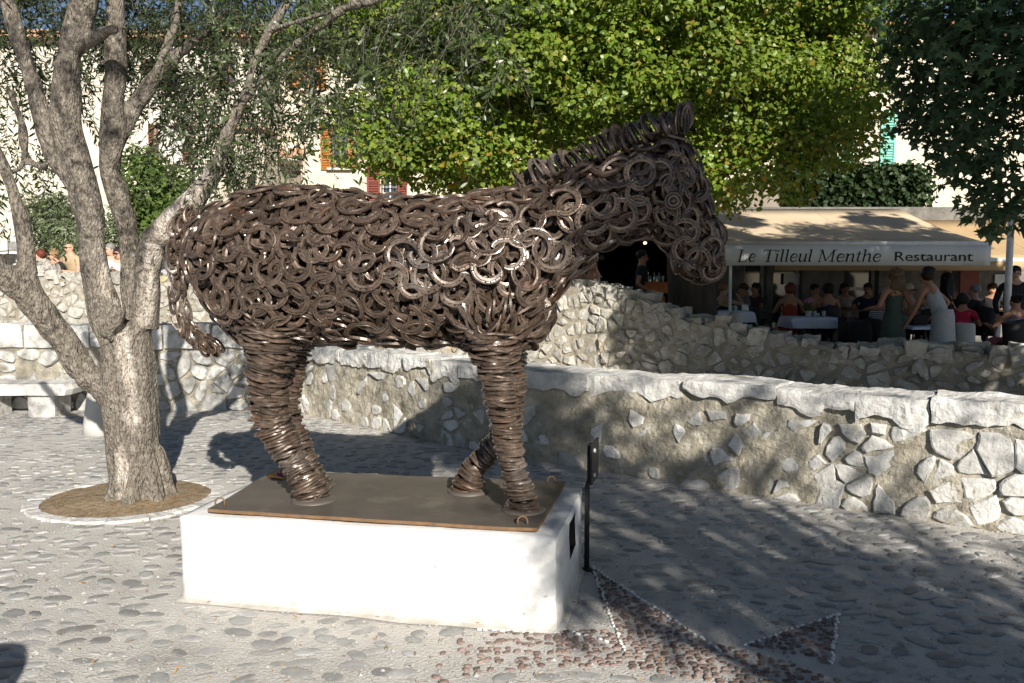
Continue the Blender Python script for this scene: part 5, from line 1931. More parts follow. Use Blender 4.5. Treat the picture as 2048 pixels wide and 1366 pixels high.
sprays(sc_, 2100, LEAF_OLIVE, .074, 1.9, [M['olive_leaf']], parent=shade, L=(.18, .42), droop=.3, per=16)
mb = MB(); tb = V((3.9, -3.6, 0))
mb.tube([tb, tb + V((-.1, 0, .8)), tb + V((0, .1, 1.7)), tb + V((.1, .2, 2.4))], [.30, .2, .17, .14], n=14)
for c, r, wt in sc_:
    p0 = tb + V((.05, .1, 2.0)); e = V(c); mb.tube([p0, p0.lerp(e, .55) + V((0, 0, .15)), e], [.08, .05, .015], n=6)
mb.build("trunk", M['bark'], shade, smooth=True)

# added pine, out of frame: its flat crown blocks sky light over shaded paving
pine = empty("added_pine", (10.0, 1.5, 0), "added pine, out of view, whose flat crown closes off the sky above the square", "tree")
pc = []
rn = np.random.default_rng(12)
for k in range(60):
    x, y = rn.uniform(-.5, 9.5), rn.uniform(-.5, 8)
    if ((x - 4.8) / 5) ** 2 + ((y - 3.6) / 4.6) ** 2 > 1: continue
    pc.append(((x, y, 12.4 + .25 * math.sin(x) + rn.uniform(-.3, .5)), (1.3, 1.3, .55), 1))
P, X, Y_, Z, S = leaf_cloud(pc, 15000, .34, droop=0, shell=.2, outward=.3, jit=.9)
place("crown", scatter("crown", LEAF_SMALL[0], LEAF_SMALL[1], P, X, Y_, Z, S * 1.0, [M['hedge_leaf']]), pine)
mb = MB(); tb = V((10.0, 1.5, 0)); mb.tube([tb, tb + V((-.1, 0, 3)), tb + V((-.6, .3, 7)), tb + V((-1.6, .8, 10)), tb + V((-3, 1.4, 12))], [.38, .32, .27, .22, .12], n=14)
for c, r, wt in pc[::4]: mb.tube([tb + V((-1.6, .8, 10)), (tb + V((-1.6, .8, 10))).lerp(V(c), .6) + V((0, 0, .3)), V(c)], [.12, .08, .03], n=6)
mb.build("trunk", M['dark_bark'], pine, smooth=True)

# unseen bollard added left of the frame to cast the bottom left corner shadow
pbx = V((-1.50, 1.25, 0))
mb = MB(); mb.lathe(pbx, [(.20, -.02), (.2, .05), (.17, .1), (.155, .95), (.12, 1.02), (.03, 1.05)], 20)
tag(mb.build("bollard", M['bollard'], smooth=True), "added bollard out of view at the near left, casting the corner shadow", "bollard")


# ================================================================ shrubs by the houses and the hedge over the restaurant
def shrub(name, label, cat, clumps, n, size, mat, base, leaf=LEAF_SMALL):
    t = empty(name, base, label, cat)
    P, X, Y_, Z, S = leaf_cloud(clumps, n, size, droop=.2, shell=.35, outward=.7, jit=.6)
    place("foliage", scatter("foliage", leaf[0], leaf[1], P, X, Y_, Z, S, [mat]), t)
    mb = MB()
    for c, r, w_ in clumps[:5]:
        e = V(c); b0 = V((base[0], base[1], base[2])); mb.tube([b0, b0.lerp(e, .5) + V((.05, 0, .1)), e], [.05, .035, .012], n=6)
    mb.build("stem", M['dark_bark'], t)
    return t


b = PY(110, 520, 20.0); b.z = floor_z(b.x)
shrub("shrub", "grey-green feathery bush behind the leaning visitors at the left", "bush",
      [px_clump(100, 450, 20.2, 55, 60, 1), px_clump(140, 480, 19.8, 50, 55, 1), px_clump(75, 420, 20.4, 35, 40, .5), px_clump(120, 410, 20.2, 45, 30, .5), px_clump(85, 500, 20, 40, 30, .5), px_clump(210, 490, 20.5, 40, 50, .6), px_clump(230, 450, 20.5, 30, 40, .4)], 6500, .16, M['shrub_grey'], tuple(b), LEAF_OLIVE)
b = PY(300, 540, 21.0); b.z = floor_z(b.x)
shrub("shrub", "bright green leafy bush glimpsed between the limbs of the olive", "bush",
      [px_clump(290, 330, 21.2, 50, 45, 1), px_clump(310, 390, 21, 70, 60, 1.5), px_clump(270, 420, 21, 50, 50, 1), px_clump(340, 440, 20.8, 50, 50, 1), px_clump(350, 370, 21, 40, 40, .6), px_clump(300, 470, 21, 60, 40, .8)], 6500, .15, M['shrub_leaf'], tuple(b))
# ================================================================ houses behind the square
def wall_holes(mb, x0, x1, z0, z1, Y, holes, depth=.28, mi=0):
    """front wall (facing -Y) with real openings and reveals"""
    xs = sorted(set([x0, x1] + [h[0] for h in holes] + [h[1] for h in holes]))
    zs = sorted(set([z0, z1] + [h[2] for h in holes] + [h[3] for h in holes]))
    for i in range(len(xs) - 1):
        for j in range(len(zs) - 1):
            cx, cz = (xs[i] + xs[i + 1]) / 2, (zs[j] + zs[j + 1]) / 2
            if any(h[0] < cx < h[1] and h[2] < cz < h[3] for h in holes): continue
            mb.quad((xs[i], Y, zs[j]), (xs[i + 1], Y, zs[j]), (xs[i + 1], Y, zs[j + 1]), (xs[i], Y, zs[j + 1]), mi)
    for a, b, c, d in holes:
        mb.quad((a, Y, c), (a, Y + depth, c), (b, Y + depth, c), (b, Y, c), mi)
        mb.quad((a, Y, d), (b, Y, d), (b, Y + depth, d), (a, Y + depth, d), mi)
        mb.quad((a, Y, c), (a, Y, d), (a, Y + depth, d), (a, Y + depth, c), mi)
        mb.quad((b, Y, c), (b, Y + depth, c), (b, Y + depth, d), (b, Y, d), mi)


def rect(u0, u1, v0, v1, Y):
    a = PY(u0, v1, Y); b = PY(u1, v0, Y)
    return (a.x, b.x, a.z, b.z)


def house(name, label, x0, x1, z0, z1, Y, depth, holes, mat, roof=True, eave=.45):
    t = empty(name, ((x0 + x1) / 2, Y, z0), label, "building")
    mb = MB(); wall_holes(mb, x0, x1, z0, z1, Y, holes)
    mb.quad((x0, Y, z0), (x0, Y, z1), (x0, Y + depth, z1), (x0, Y + depth, z0)); mb.quad((x1, Y, z0), (x1, Y + depth, z0), (x1, Y + depth, z1), (x1, Y, z1))
    mb.quad((x0, Y + depth, z0), (x0, Y + depth, z1), (x1, Y + depth, z1), (x1, Y + depth, z0)); mb.quad((x0, Y, z1), (x1, Y, z1), (x1, Y + depth, z1), (x0, Y + depth, z1))
    mb.build("wall", mat, t)
    if roof:
        mb = MB(); p = .22; x = x0 - .3; zr = z1 + .02
        rise = depth * .28
        while x < x1 + .3:                      # half-round clay tiles laid in columns
            for r in range(6):
                ya, yb = Y - eave + (depth + eave) * r / 6, Y - eave + (depth + eave) * (r + 1) / 6 + .06
                za, zb = zr + rise * r / 6 + .02, zr + rise * (r + 1) / 6
                pr = [(0, 0), (.04, .07), (.11, .10), (.18, .07), (.22, 0)]
                vs = [(x + a, ya, za + b) for a, b in pr] + [(x + a, yb, zb + b) for a, b in pr]
                mb.add(vs, [(k, k + 1, k + 6, k + 5) for k in range(4)] + [(0, 1, 2, 3, 4)])
            x += p
        mb.box(((x0 + x1) / 2, Y - eave / 2 + .05, zr - .05), (x1 - x0 + .4, eave, .08))
        mb.build("roof", M['tile'], t)
    return t


def shutter(parent, x0, x1, z0, z1, Y, mat):
    mb = MB(); w_ = x1 - x0; h = z1 - z0; f = w_ * .13; y = Y - .05
    mb.box((x0 + f / 2, y, (z0 + z1) / 2), (f, .05, h)); mb.box((x1 - f / 2, y, (z0 + z1) / 2), (f, .05, h))
    for zc in (z0 + f / 2, (z0 + z1) / 2, z1 - f / 2): mb.box(((x0 + x1) / 2, y, zc), (w_ - 2 * f - .002, .046, f))
    n = max(6, int(h / .085))
    for k in range(n):
        zc = z0 + f + (h - 2 * f) * (k + .5) / n
        Mx = Matrix.Translation(V(((x0 + x1) / 2, y, zc))) @ Matrix.Rotation(.6, 4, 'X')
        mb.box((0, 0, 0), (w_ - 2 * f - .004, .05, .016), M=Mx)
    mb.box(((x0 + x1) / 2, y + .02, (z0 + z1) / 2), (w_ - 2 * f - .006, .006, h - 2 * f))
    return mb.build("shutter", mat, parent)


def window(parent, r, Y, frame, pane=None, bars=True, grille=False, sill=True):
    x0, x1, z0, z1 = r; y = Y + .2; f = .06
    t = MB()
    t.box((x0 + f / 2, y, (z0 + z1) / 2), (f, .06, z1 - z0)); t.box((x1 - f / 2, y, (z0 + z1) / 2), (f, .06, z1 - z0))
    t.box(((x0 + x1) / 2, y, z0 + f / 2), (x1 - x0 - 2 * f, .06, f)); t.box(((x0 + x1) / 2, y, z1 - f / 2), (x1 - x0 - 2 * f, .06, f))
    if bars:
        t.box(((x0 + x1) / 2, y - .002, (z0 + z1) / 2), (f, .06, z1 - z0 - 2 * f - .004))
        for k in (1, 2): t.box(((x0 + x1) / 2, y + .004, z0 + (z1 - z0) * k / 3), (x1 - x0 - 2 * f - .004, .03, .03))
    w_ = t.build("window", frame, parent)
    p = MB(); p.box(((x0 + x1) / 2, y + .025, (z0 + z1) / 2), (x1 - x0 - .03, .012, z1 - z0 - .03)); p.build("pane", pane or M['window_glass'], w_)
    if sill:
        s = MB(); s.box(((x0 + x1) / 2, Y - .06, z0 - .04), (x1 - x0 + .2, .24, .07)); s.build("sill", M['pale_wall'], w_)
    if grille:
        g_ = MB(); n = 5
        for k in range(n): g_.box((x0 + (x1 - x0) * (k + .5) / n, Y - .04, (z0 + z1) / 2), (.02, .02, z1 - z0 + .1))
        for k in range(4): g_.box(((x0 + x1) / 2, Y - .065, z0 + (z1 - z0) * (k + .5) / 4), (x1 - x0 + .12, .02, .025))
        g_.build("grille", M['iron'], w_)
    return w_


# ---- house A, cream with orange and red shutters
YA = 28.0
za = PY(600, 62, YA).z
hA = [rect(597, 631, 95, 178, YA), rect(662, 697, 254, 336, YA), rect(762, 795, 318, 400, YA), rect(541, 551, 262, 306, YA), rect(561, 602, 341, 470, YA), rect(862, 897, 95, 178, YA), rect(1140, 1175, 95, 178, YA), rect(1145, 1180, 254, 336, YA), rect(1400, 1435, 110, 190, YA)]
xa0, xa1 = PY(530, 100, YA).x, PY(1560, 100, YA).x
A = house("cream_house", "tall cream house with orange shutters and a tiled door canopy behind the trees", xa0, xa1, .4, za, YA, 9, hA, M['cream'])
for r, fr, gr in ((hA[0], M['orange_wood'], 0), (hA[1], M['orange_wood'], 0), (hA[2], M['window_frame'], 1), (hA[5], M['orange_wood'], 0), (hA[6], M['orange_wood'], 0), (hA[7], M['orange_wood'], 0), (hA[8], M['orange_wood'], 0), (hA[3], M['orange_wood'], 0)):
    window(A, r, YA, fr, grille=gr)
for u0, u1, v0, v1, mt_ in ((579, 596, 93, 180, 'orange_wood'), (632, 649, 93, 180, 'orange_wood'), (643, 661, 250, 340, 'orange_wood'), (698, 716, 250, 334, 'orange_wood'), (735, 760, 322, 402, 'red_paint'),
                            (797, 814, 322, 402, 'red_paint'), (530.5, 540, 260, 352, 'orange_wood'), (844, 861, 93, 180, 'orange_wood'), (898, 915, 93, 180, 'orange_wood'), (1122, 1139, 93, 180, 'orange_wood'), (1176, 1193, 93, 180, 'orange_wood')):
    r = rect(u0, u1, v0, v1, YA); s_ = shutter(A, r[0], r[1], r[2], r[3], YA, M[mt_])
    if mt_ == 'red_paint': s_["label"] = "dull red louvred shutter"
r = hA[4]
mb = MB(); mb.box(((r[0] + r[1]) / 2, YA + .24, (r[2] + r[3]) / 2), (r[1] - r[0] - .01, .06, r[3] - r[2] - .01)); mb.build("door", M['brown_wall'], A)
# tiled canopy
r = rect(534, 606, 305, 322, YA)
cn = MB(); x = r[0]
while x < r[1]:
    pr = [(0, 0), (.03, .06), (.09, .085), (.15, .06), (.18, 0)]
    vs = [(x + a, YA - .75, r[2] + .02 + b) for a, b in pr] + [(x + a, YA - .003, r[3] + .10 + b) for a, b in pr]
    cn.add(vs, [(k, k + 1, k + 6, k + 5) for k in range(4)] + [(0, 1, 2, 3, 4)])
    x += .19
cn.build("canopy_tiles", M['tile'], A)
cn = MB(); cn.add([(r[0], YA - .72, r[2]), (r[1], YA - .72, r[2]), (r[1], YA - .004, r[3] + .06), (r[0], YA - .004, r[3] + .06), (r[0], YA - .72, r[2] - .08), (r[1], YA - .72, r[2] - .08), (r[1], YA - .004, r[2] - .15), (r[0], YA - .004, r[2] - .15)],
                  [(0, 1, 2, 3), (4, 7, 6, 5), (0, 4, 5, 1), (1, 5, 6, 2), (0, 3, 7, 4)])
cn.build("canopy", M['pale_wall'], A)
# flower pots on the sill of the middle window
for k, (u, lab) in enumerate(((671, "terracotta pot with a leafy plant on the left of the sill between orange shutters"), (688, "terracotta pot with a trailing plant on the right of the sill between orange shutters"))):
    p = PY(u, 336, YA - .08); t = empty("flower_pot", p, lab, "flower pot", "pots on the sill")
    mb = MB(); mb.lathe(p, [(.07, 0), (.10, .18), (.11, .18), (.11, .21)], 12); mb.build("pot", M['terracotta'], t)
    P_, X_, Yq, Zq, S_ = leaf_cloud([((p.x, p.y, p.z + .32), (.16, .14, .16), 1)], 90, .10)
    place("foliage", scatter("foliage", LEAF_SMALL[0], LEAF_SMALL[1], P_, X_, Yq, Zq, S_, [M['shrub_leaf']]), t)

# ---- house B, pale, at the left
YB = 26.0
zb = PY(300, 76, YB).z
hB = [rect(309, 366, 250, 326, YB), rect(322, 352, 122, 184, YB), rect(440, 470, 120, 180, YB)]
B_ = house("pale_house", "pale sunlit house with brown shutters at the left behind the olive tree", PY(-260, 100, YB).x, PY(524, 100, YB).x, .4, zb, YB, 9, hB, M['pale_wall'])
window(B_, hB[0], YB, M['brown_wood'], pane=M['window_frame'], bars=False); window(B_, hB[1], YB, M['brown_wood'], grille=1)
for q in hB[2:]: window(B_, q, YB, M['brown_wood'])
for u0, u1, v0, v1 in ((300, 308, 248, 328), (367, 385, 248, 328), (292, 321, 118, 184), (424, 439, 118, 182)):
    r = rect(u0, u1, v0, v1, YB); shutter(B_, r[0], r[1], r[2], r[3], YB, M['brown_wood'])
# ---- rough stone annex
YC = 24.6
Cc = house("stone_annex", "lower annex of rough beige stone at the corner of the pale house", PY(432, 300, YC).x, PY(528, 300, YC).x, .4, PY(480, 258, YC).z, YC, 1.3, [], M['rough_wall'], roof=False)
mb = MB(); r = rect(428, 532, 250, 258, YC); mb.box(((r[0] + r[1]) / 2, YC + .5, r[2]), (r[1] - r[0], 1.4, .10)); mb.build("roof", M['tile'], Cc)
mb = MB(); p = PY(505, 372, YC - .12); mb.tube([p, p + V((0, 0, .25))], .09, n=10); mb.tube([p + V((0, 0, .25)), p + V((0, 0, .33))], [.13, .03], n=10); mb.build("vent_pipe", M['iron'], Cc)

# ---- cream house behind the restaurant
YD = 27.0
hD = [rect(1795, 1825, 225, 342, YD), rect(1640, 1675, 225, 342, YD)]
D_ = house("cream_house", "bright cream wall with a pale green shutter rising beyond the restaurant hedge", PY(1600, 100, YD).x, PY(2500, 100, YD).x, 0, PY(1900, 60, YD).z, YD, 8, [hD[1]], M['cream'])
window(D_, hD[1], YD, M['window_frame'])
for u0, u1 in ((1758, 1792), (1605, 1638), (1677, 1708)):
    r = rect(u0, u1, 222, 345, YD); shutter(D_, r[0], r[1], r[2], r[3], YD, M['green_paint'])

# ================================================================ restaurant
YR = 18.6
zr = PY(1600, 414, YR).z
xr0, xr1 = PY(1130, 500, YR).x, PY(2420, 500, YR).x
FZ = .03
bar = (PY(1186, 500, YR).x, PY(1425, 500, YR).x, FZ, PY(1300, 480, YR).z)
door = (PY(1548, 500, YR).x, PY(1606, 500, YR).x, FZ, 2.25)
win2 = (PY(1490, 500, YR).x, PY(1535, 500, YR).x, .95, 2.1)
win3 = (PY(1690, 500, YR).x, PY(1760, 500, YR).x, .95, 2.1)
R_ = empty("restaurant", ((xr0 + xr1) / 2, YR, FZ), "low stone restaurant building with a dark open bar, in the shade of the trees", "building")
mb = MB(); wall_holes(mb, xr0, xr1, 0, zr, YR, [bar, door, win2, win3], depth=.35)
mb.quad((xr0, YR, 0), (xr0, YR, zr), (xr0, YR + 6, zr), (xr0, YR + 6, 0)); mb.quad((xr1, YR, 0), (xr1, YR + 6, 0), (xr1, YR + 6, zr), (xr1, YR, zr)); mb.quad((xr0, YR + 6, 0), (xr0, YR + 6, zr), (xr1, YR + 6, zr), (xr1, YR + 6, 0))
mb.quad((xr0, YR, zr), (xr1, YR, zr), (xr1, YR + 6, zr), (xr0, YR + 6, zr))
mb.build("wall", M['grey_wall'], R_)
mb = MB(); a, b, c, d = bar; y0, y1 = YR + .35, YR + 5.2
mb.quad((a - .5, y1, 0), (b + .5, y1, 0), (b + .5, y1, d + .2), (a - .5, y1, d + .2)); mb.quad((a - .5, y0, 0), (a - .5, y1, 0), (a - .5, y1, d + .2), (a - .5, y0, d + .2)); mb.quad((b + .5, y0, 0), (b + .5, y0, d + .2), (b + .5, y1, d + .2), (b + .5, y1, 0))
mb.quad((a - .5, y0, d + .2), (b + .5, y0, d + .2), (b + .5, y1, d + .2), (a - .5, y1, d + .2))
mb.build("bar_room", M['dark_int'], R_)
mb = MB()                    # shelves of bottles inside
for z in (1.2, 1.55, 1.9): mb.box(((a + b) / 2 - .2, y1 - .15, z), (1.9, .22, .03))
mb.build("shelf", M['brown_wood'], R_)
for (x0, x1, z0, z1), nm in ((door, "door"), (win2, "window"), (win3, "window")):
    mb = MB(); f = .07
    mb.box((x0 + f / 2, YR + .25, (z0 + z1) / 2), (f, .06, z1 - z0)); mb.box((x1 - f / 2, YR + .25, (z0 + z1) / 2), (f, .06, z1 - z0)); mb.box(((x0 + x1) / 2, YR + .25, z1 - f / 2), (x1 - x0 - 2 * f, .06, f)); mb.box(((x0 + x1) / 2, YR + .25, z0 + .4), (x1 - x0 - 2 * f, .05, f))
    t = mb.build(nm, M['window_frame'], R_)
    mb = MB(); mb.box(((x0 + x1) / 2, YR + .28, (z0 + z1) / 2), (x1 - x0 - .02, .01, z1 - z0 - .02)); mb.build("pane", M['window_glass'], t)
mb = MB(); p = PY(1583, 558, YR + .18); mb.box(p, (.36, .012, .25)); tag(mb.build("notice_card", M['paper']), "white notice card stuck on the restaurant's glass door", "notice")
mb = MB(); p = PY(2002, 572, YR - .05); mb.box(p, (.30, .03, .52)); tag(mb.build("menu_board", M['paper']), "pale menu board on the restaurant wall near the right edge", "menu board")
mb = MB(); p = PY(1938, 560, YR - .25); mb.box((p.x, p.y, p.z), (.42, .06, .62)); mb.box((p.x, p.y + .04, p.z - .7), (.06, .05, .8)); tag(mb.build("red_board", M['red_paint'], bevel=.01), "dull red standing board behind the diners under the awning", "board")
# brown parapet above the awning's left end
mb = MB(); r = rect(1440, 1562, 362, 415, YR + .6); mb.box(((r[0] + r[1]) / 2, YR + .8, (zr + .003 + r[3]) / 2), (r[1] - r[0], .3, r[3] - zr - .003)); tag(mb.build("parapet_wall", M['brown_wall'], bevel=.015), "short brown wall above the left end of the awning", "wall")
# hedge on the roof terrace
hb = PY(1710, 414, YR + 1.2)
hc = [px_clump(u, v, YR + 1.4, 44, 30, 1, .45) for u in range(1580, 1850, 27) for v in (352, 378, 402)]
shrub("hedge", "dark clipped hedge on the terrace above the beige awning", "hedge", hc, 9000, .13, M['hedge_leaf'], (hb.x, hb.y, zr + .0), LEAF_LIME)

# ---- awnings
def awning(label, u0, u1, vbar, vval, vback, Yf, Yb, cloth, val, group=None):
    a = PY(u0, vbar, Yf); b = PY(u1, vbar, Yf); zv = PY(u0, vval, Yf).z; zt = PY(u0, vback, Yb).z
    t = empty("awning", ((a.x + b.x) / 2, Yb, a.z), label, "awning", group)
    mb = MB(); n = 14; nn = 6
    for i in range(n + 1):
        for j in range(nn + 1):
            k = j / nn; x = a.x + (b.x - a.x) * i / n
            mb.v.append((x, Yb + (Yf - Yb) * k, zt + (a.z - zt) * k - .10 * math.sin(PI * k) * (1 + .25 * math.cos(i * 2.2)) * .6))
    for i in range(n):
        for j in range(nn):
            k = i * (nn + 1) + j; mb.f.append((k, k + 1, k + nn + 2, k + nn + 1)); mb.mi.append(0)
    c = mb.build("canopy", cloth, t, smooth=True)
    sm = c.modifiers.new("thick", 'SOLIDIFY'); sm.thickness = .006
    mb = MB(); x = a.x + .6
    while x < b.x - .2:
        mb.tube([(x, Yb + (Yf - Yb) * k, zt + (a.z - zt) * k - .075 * math.sin(PI * k) + .004) for k in (0.02, .2, .4, .6, .8, .98)], .007, n=4); x += 1.18
    mb.build("seam", cloth, t)
    mb = MB(); n = 40
    for i in range(n + 1):
        x = a.x + (b.x - a.x) * i / n
        wv = .006 * math.sin(i * 1.1) + .004 * math.sin(i * 2.7)
        for z, o in ((a.z - .03, 0), ((a.z + zv) / 2, wv * .6), (zv, wv)): mb.v.append((x, Yf - .035 + o, z))
    for i in range(n):
        for j in range(2):
            k = i * 3 + j; mb.f.append((k, k + 3, k + 4, k + 1)); mb.mi.append(0)
    vl = mb.build("valance", val, t, smooth=True)
    sm = vl.modifiers.new("thick", 'SOLIDIFY'); sm.thickness = .004
    mb = MB(); mb.tube([(a.x - .02, Yf, a.z), (b.x + .02, Yf, a.z)], .042, n=12); mb.build("front_bar", M['white_metal'], t, smooth=True)
    for x in (a.x + .25, b.x - .25):
        mb = MB(); mb.tube([(x, Yb, zt - .25), ((x + .25 if x < (a.x + b.x) / 2 else x - .25), (Yb + Yf) / 2, (zt + a.z) / 2 - .25), (x, Yf + .03, a.z - .01)], .022, n=8); mb.build("arm", M['white_metal'], t, smooth=True)
    return t, a, b, zv


YW = 15.0
AW, awa, awb, awz = awning("beige awning with a white lettered valance over the restaurant tables", 1432, 1980, 487, 531, 418, YW, YR - .05, M['awning'], M['valance'])
awning("plain tan awning beside and behind the lettered one at the right edge", 1548, 2230, 520, 541, 440, YW + 1.2, YR - .04, M['tan_awning'], M['tan_awning'])
awning("small cream awning over the dark bar opening, behind the horse's throat", 1176, 1418, 462, 481, 430, YR - 1.3, YR - .03, M['awning'], M['awning'])

# ---- lettering on the valance
GL = {
    'L': (.72, [([(.12, 0), (.12, 1)], 1), ([(.0, .985), (.26, .985)], 0), ([(0, .015), (.56, .015)], 0), ([(.56, .01), (.60, .24)], 0)]),
    'e': (.55, [([(.08, .34), (.44, .40)], 0), ([(.44, .40), (.45, .52), (.38, .64), (.27, .67)], 0), ([(.27, .67), (.15, .60), (.09, .44), (.08, .25), (.14, .08), (.24, .015)], 1), ([(.24, .015), (.36, .03), (.47, .14)], 0)]),
    'T': (.76, [([(.38, 0), (.38, 1)], 1), ([(.02, .98), (.76, .98)], 0), ([(.02, .99), (.0, .80)], 0), ([(.76, .99), (.74, .80)], 0), ([(.24, .015), (.52, .015)], 0)]),
    'i': (.31, [([(.13, .02), (.13, .67)], 1), ([(.02, .63), (.13, .665)], 0), ([(.12, .015), (.25, .05)], 0), ([(.13, .86), (.13, .97)], 1)]),
    'l': (.31, [([(.13, .01), (.13, 1.03)], 1), ([(.02, .99), (.13, 1.025)], 0), ([(.12, .015), (.25, .05)], 0)]),
    'u': (.60, [([(.11, .67), (.10, .20), (.14, .05), (.21, .015)], 1), ([(.21, .015), (.32, .06), (.43, .22)], 0), ([(.45, .67), (.45, .02)], 1), ([(.01, .64), (.11, .665)], 0), ([(.45, .015), (.57, .05)], 0)]),
    'M': (1.02, [([(.08, 0), (.13, 1)], 0), ([(.13, 1), (.44, .06)], 1), ([(.44, .06), (.82, 1)], 0), ([(.82, 1), (.82, 0)], 1), ([(0, .015), (.2, .015)], 0), ([(.67, .015), (.97, .015)], 0), ([(.0, .985), (.15, .985)], 0), ([(.82, .985), (.97, .985)], 0)]),
    'n': (.60, [([(.11, .67), (.10, 0)], 1), ([(.10, .42), (.22, .61), (.33, .67)], 0), ([(.33, .67), (.43, .60), (.44, .40), (.43, .02)], 1), ([(.01, .64), (.11, .665)], 0), ([(.43, .015), (.56, .05)], 0)]),
    't': (.37, [([(.16, .86), (.12, .16), (.17, .03)], 1), ([(.17, .02), (.31, .07)], 0), ([(.0, .655), (.32, .655)], 0)]),
    'h': (.60, [([(.11, 1.03), (.10, 0)], 1), ([(.10, .42), (.22, .61), (.33, .67)], 0), ([(.33, .67), (.43, .60), (.44, .40), (.43, .02)], 1), ([(.0, .99), (.11, 1.025)], 0), ([(.43, .015), (.56, .05)], 0)]),
}
yt = YW - .048


def letters(name, words, parent):
    mb = MB()
    for text, u0, u1, vb, cap in words:
        a = PY(u0, vb, yt); k = yt / FPX; hgt = cap * k
        tot = sum(GL[c][0] for c in text)
        sx = (u1 - u0) * k / tot; x = a.x
        for c in text:
            adv, strokes = GL[c]
            for pts, thick in strokes:
                wd = (.125 if thick else .062) * hgt
                q = [V((x + px * sx + pz * hgt * .20 - .02 * hgt, 0, a.z + pz * hgt)) for px, pz in pts]
                for i, (p0, p1) in enumerate(zip(q, q[1:])):
                    d = (p1 - p0).normalized(); n_ = V((-d.z, 0, d.x)) * wd / 2
                    o = V((0, yt + .0004 * (i % 2) + (.0008 if thick else 0), 0)); e = d * wd * .18
                    w_ = [p0 - n_ - e + o, p1 - n_ + e + o, p1 + n_ + e + o, p0 + n_ - e + o]
                    b_ = [p + V((0, .006, 0)) for p in w_]
                    mb.add(w_ + b_, [(0, 1, 2, 3), (0, 4, 5, 1), (1, 5, 6, 2), (2, 6, 7, 3), (3, 7, 4, 0)])
            x += adv * sx
    return mb.build(name, M['letter'], parent)


letters("lettering", [("Le", 1476, 1511, 523.5, 23.5), ("Tilleul", 1524, 1624, 523.5, 23.5), ("Menthe", 1636, 1762, 523.5, 23.5)], AW)
fc = bpy.data.curves.new("lettering", 'FONT'); fc.body = "Restaurant"; fc.size = 1; fc.extrude = .002
fo = bpy.data.objects.new("lettering", fc); COL.objects.link(fo)
dg = bpy.context.evaluated_depsgraph_get()
fm_ = bpy.data.meshes.new_from_object(fo.evaluated_get(dg)); bpy.data.objects.remove(fo)
xs_ = [v.co.x for v in fm_.vertices]; capz = max(v.co.y for v in fm_.vertices)
a = PY(1790, 522, yt); b = PY(1946, 522, yt); sx = (b.x - a.x) / (max(xs_) - min(xs_)); sz = 18.5 * yt / FPX / capz
for v in fm_.vertices:
    x, y, z = v.co; v.co = (a.x + (x - min(xs_)) * sx, yt - z, a.z + y * sz)
fm_.materials.clear(); fm_.materials.append(M['letter'])
place("lettering", fm_, AW)

# ---- poles carrying the awnings
for u, Yp, v0, lab in ((2024, 14.3, 400, "white pole by the right edge, lit by the sun"), (1462, YW + .1, 490, "thin pale pole under the left end of the lettered awning")):
    p = PY(u, v0, Yp); mb = MB()
    rr = .055 if u > 2000 else .028
    mb.tube([(p.x, p.y, FZ), (p.x, p.y, p.z)], rr, n=12); mb.tube([(p.x, p.y, FZ), (p.x, p.y, FZ + .04)], rr * 2.2, n=12)
    tag(mb.build("pole", M['white_metal'], smooth=True), lab, "pole")

# ---- small lamps at the head of the bar opening
lm = bpy.data.materials.new("lamp glow"); lm.use_nodes = True
e_ = lm.node_tree.nodes["Principled BSDF"]; e_.inputs["Emission Color"].default_value = (1, .62, .25, 1); e_.inputs["Emission Strength"].default_value = 9
for u, lab in ((1255, "left of two small lit lamps in the bar ceiling"), (1290, "right of two small lit lamps in the bar ceiling")):
    p = PY(u, 486, YR + .6); t = empty("lamp", p, lab, "lamp", "lamps in the bar")
    mb = MB(); mb.lathe(p, [(.03, -.02), (.04, 0), (.03, .02)], 10); mb.build("bulb", lm, t)
    mb = MB(); mb.lathe(p, [(.045, .0205), (.06, .05), (.02, .09)], 10); mb.tube([p + V((0, 0, .09)), V((p.x, p.y, bar[3] + .18))], .006, n=5); mb.build("shade", M['iron'], t)

# ---- counter with bottles and glasses
p = PY(1306, 563, 16.3)
cz = p.z
t = empty("counter", (p.x, p.y, floor_z(p.x)), "orange wooden serving counter behind the old wall", "counter")
mb = MB(); mb.box((p.x, p.y, (floor_z(p.x) + cz - .25) / 2 - .02), (.40, .45, cz - .29 - floor_z(p.x))); mb.build("cabinet", M['counter'], t, bevel=.008)
mb = MB(); mb.box((p.x + .02, p.y - .02, cz - .12), (.44, .48, .22)); mb.build("drawer", M['counter'], t, bevel=.008)
for k in range(7):
    q = V((p.x - .17 + k * .057, p.y - .12 + .05 * (k % 3), cz - .009))
    mb = MB(); mb.lathe(q, [(.022, 0), (.026, .09), (.018, .11), (.009, .15), (.009, .19)] if k % 2 else [(.018, 0), (.02, .03), (.028, .12)], 8)
    tag(mb.build("bottle" if k % 2 else "drinking_glass", M['glass'], smooth=True), f"clear {'bottle' if k % 2 else 'glass'} on the orange counter, {['leftmost', 'second', 'third', 'fourth from the left', 'third from the right', 'second from the right', 'rightmost'][k]} of the row", "bottle" if k % 2 else "glass",
        "bottles on the orange counter" if k % 2 else "glasses on the orange counter")

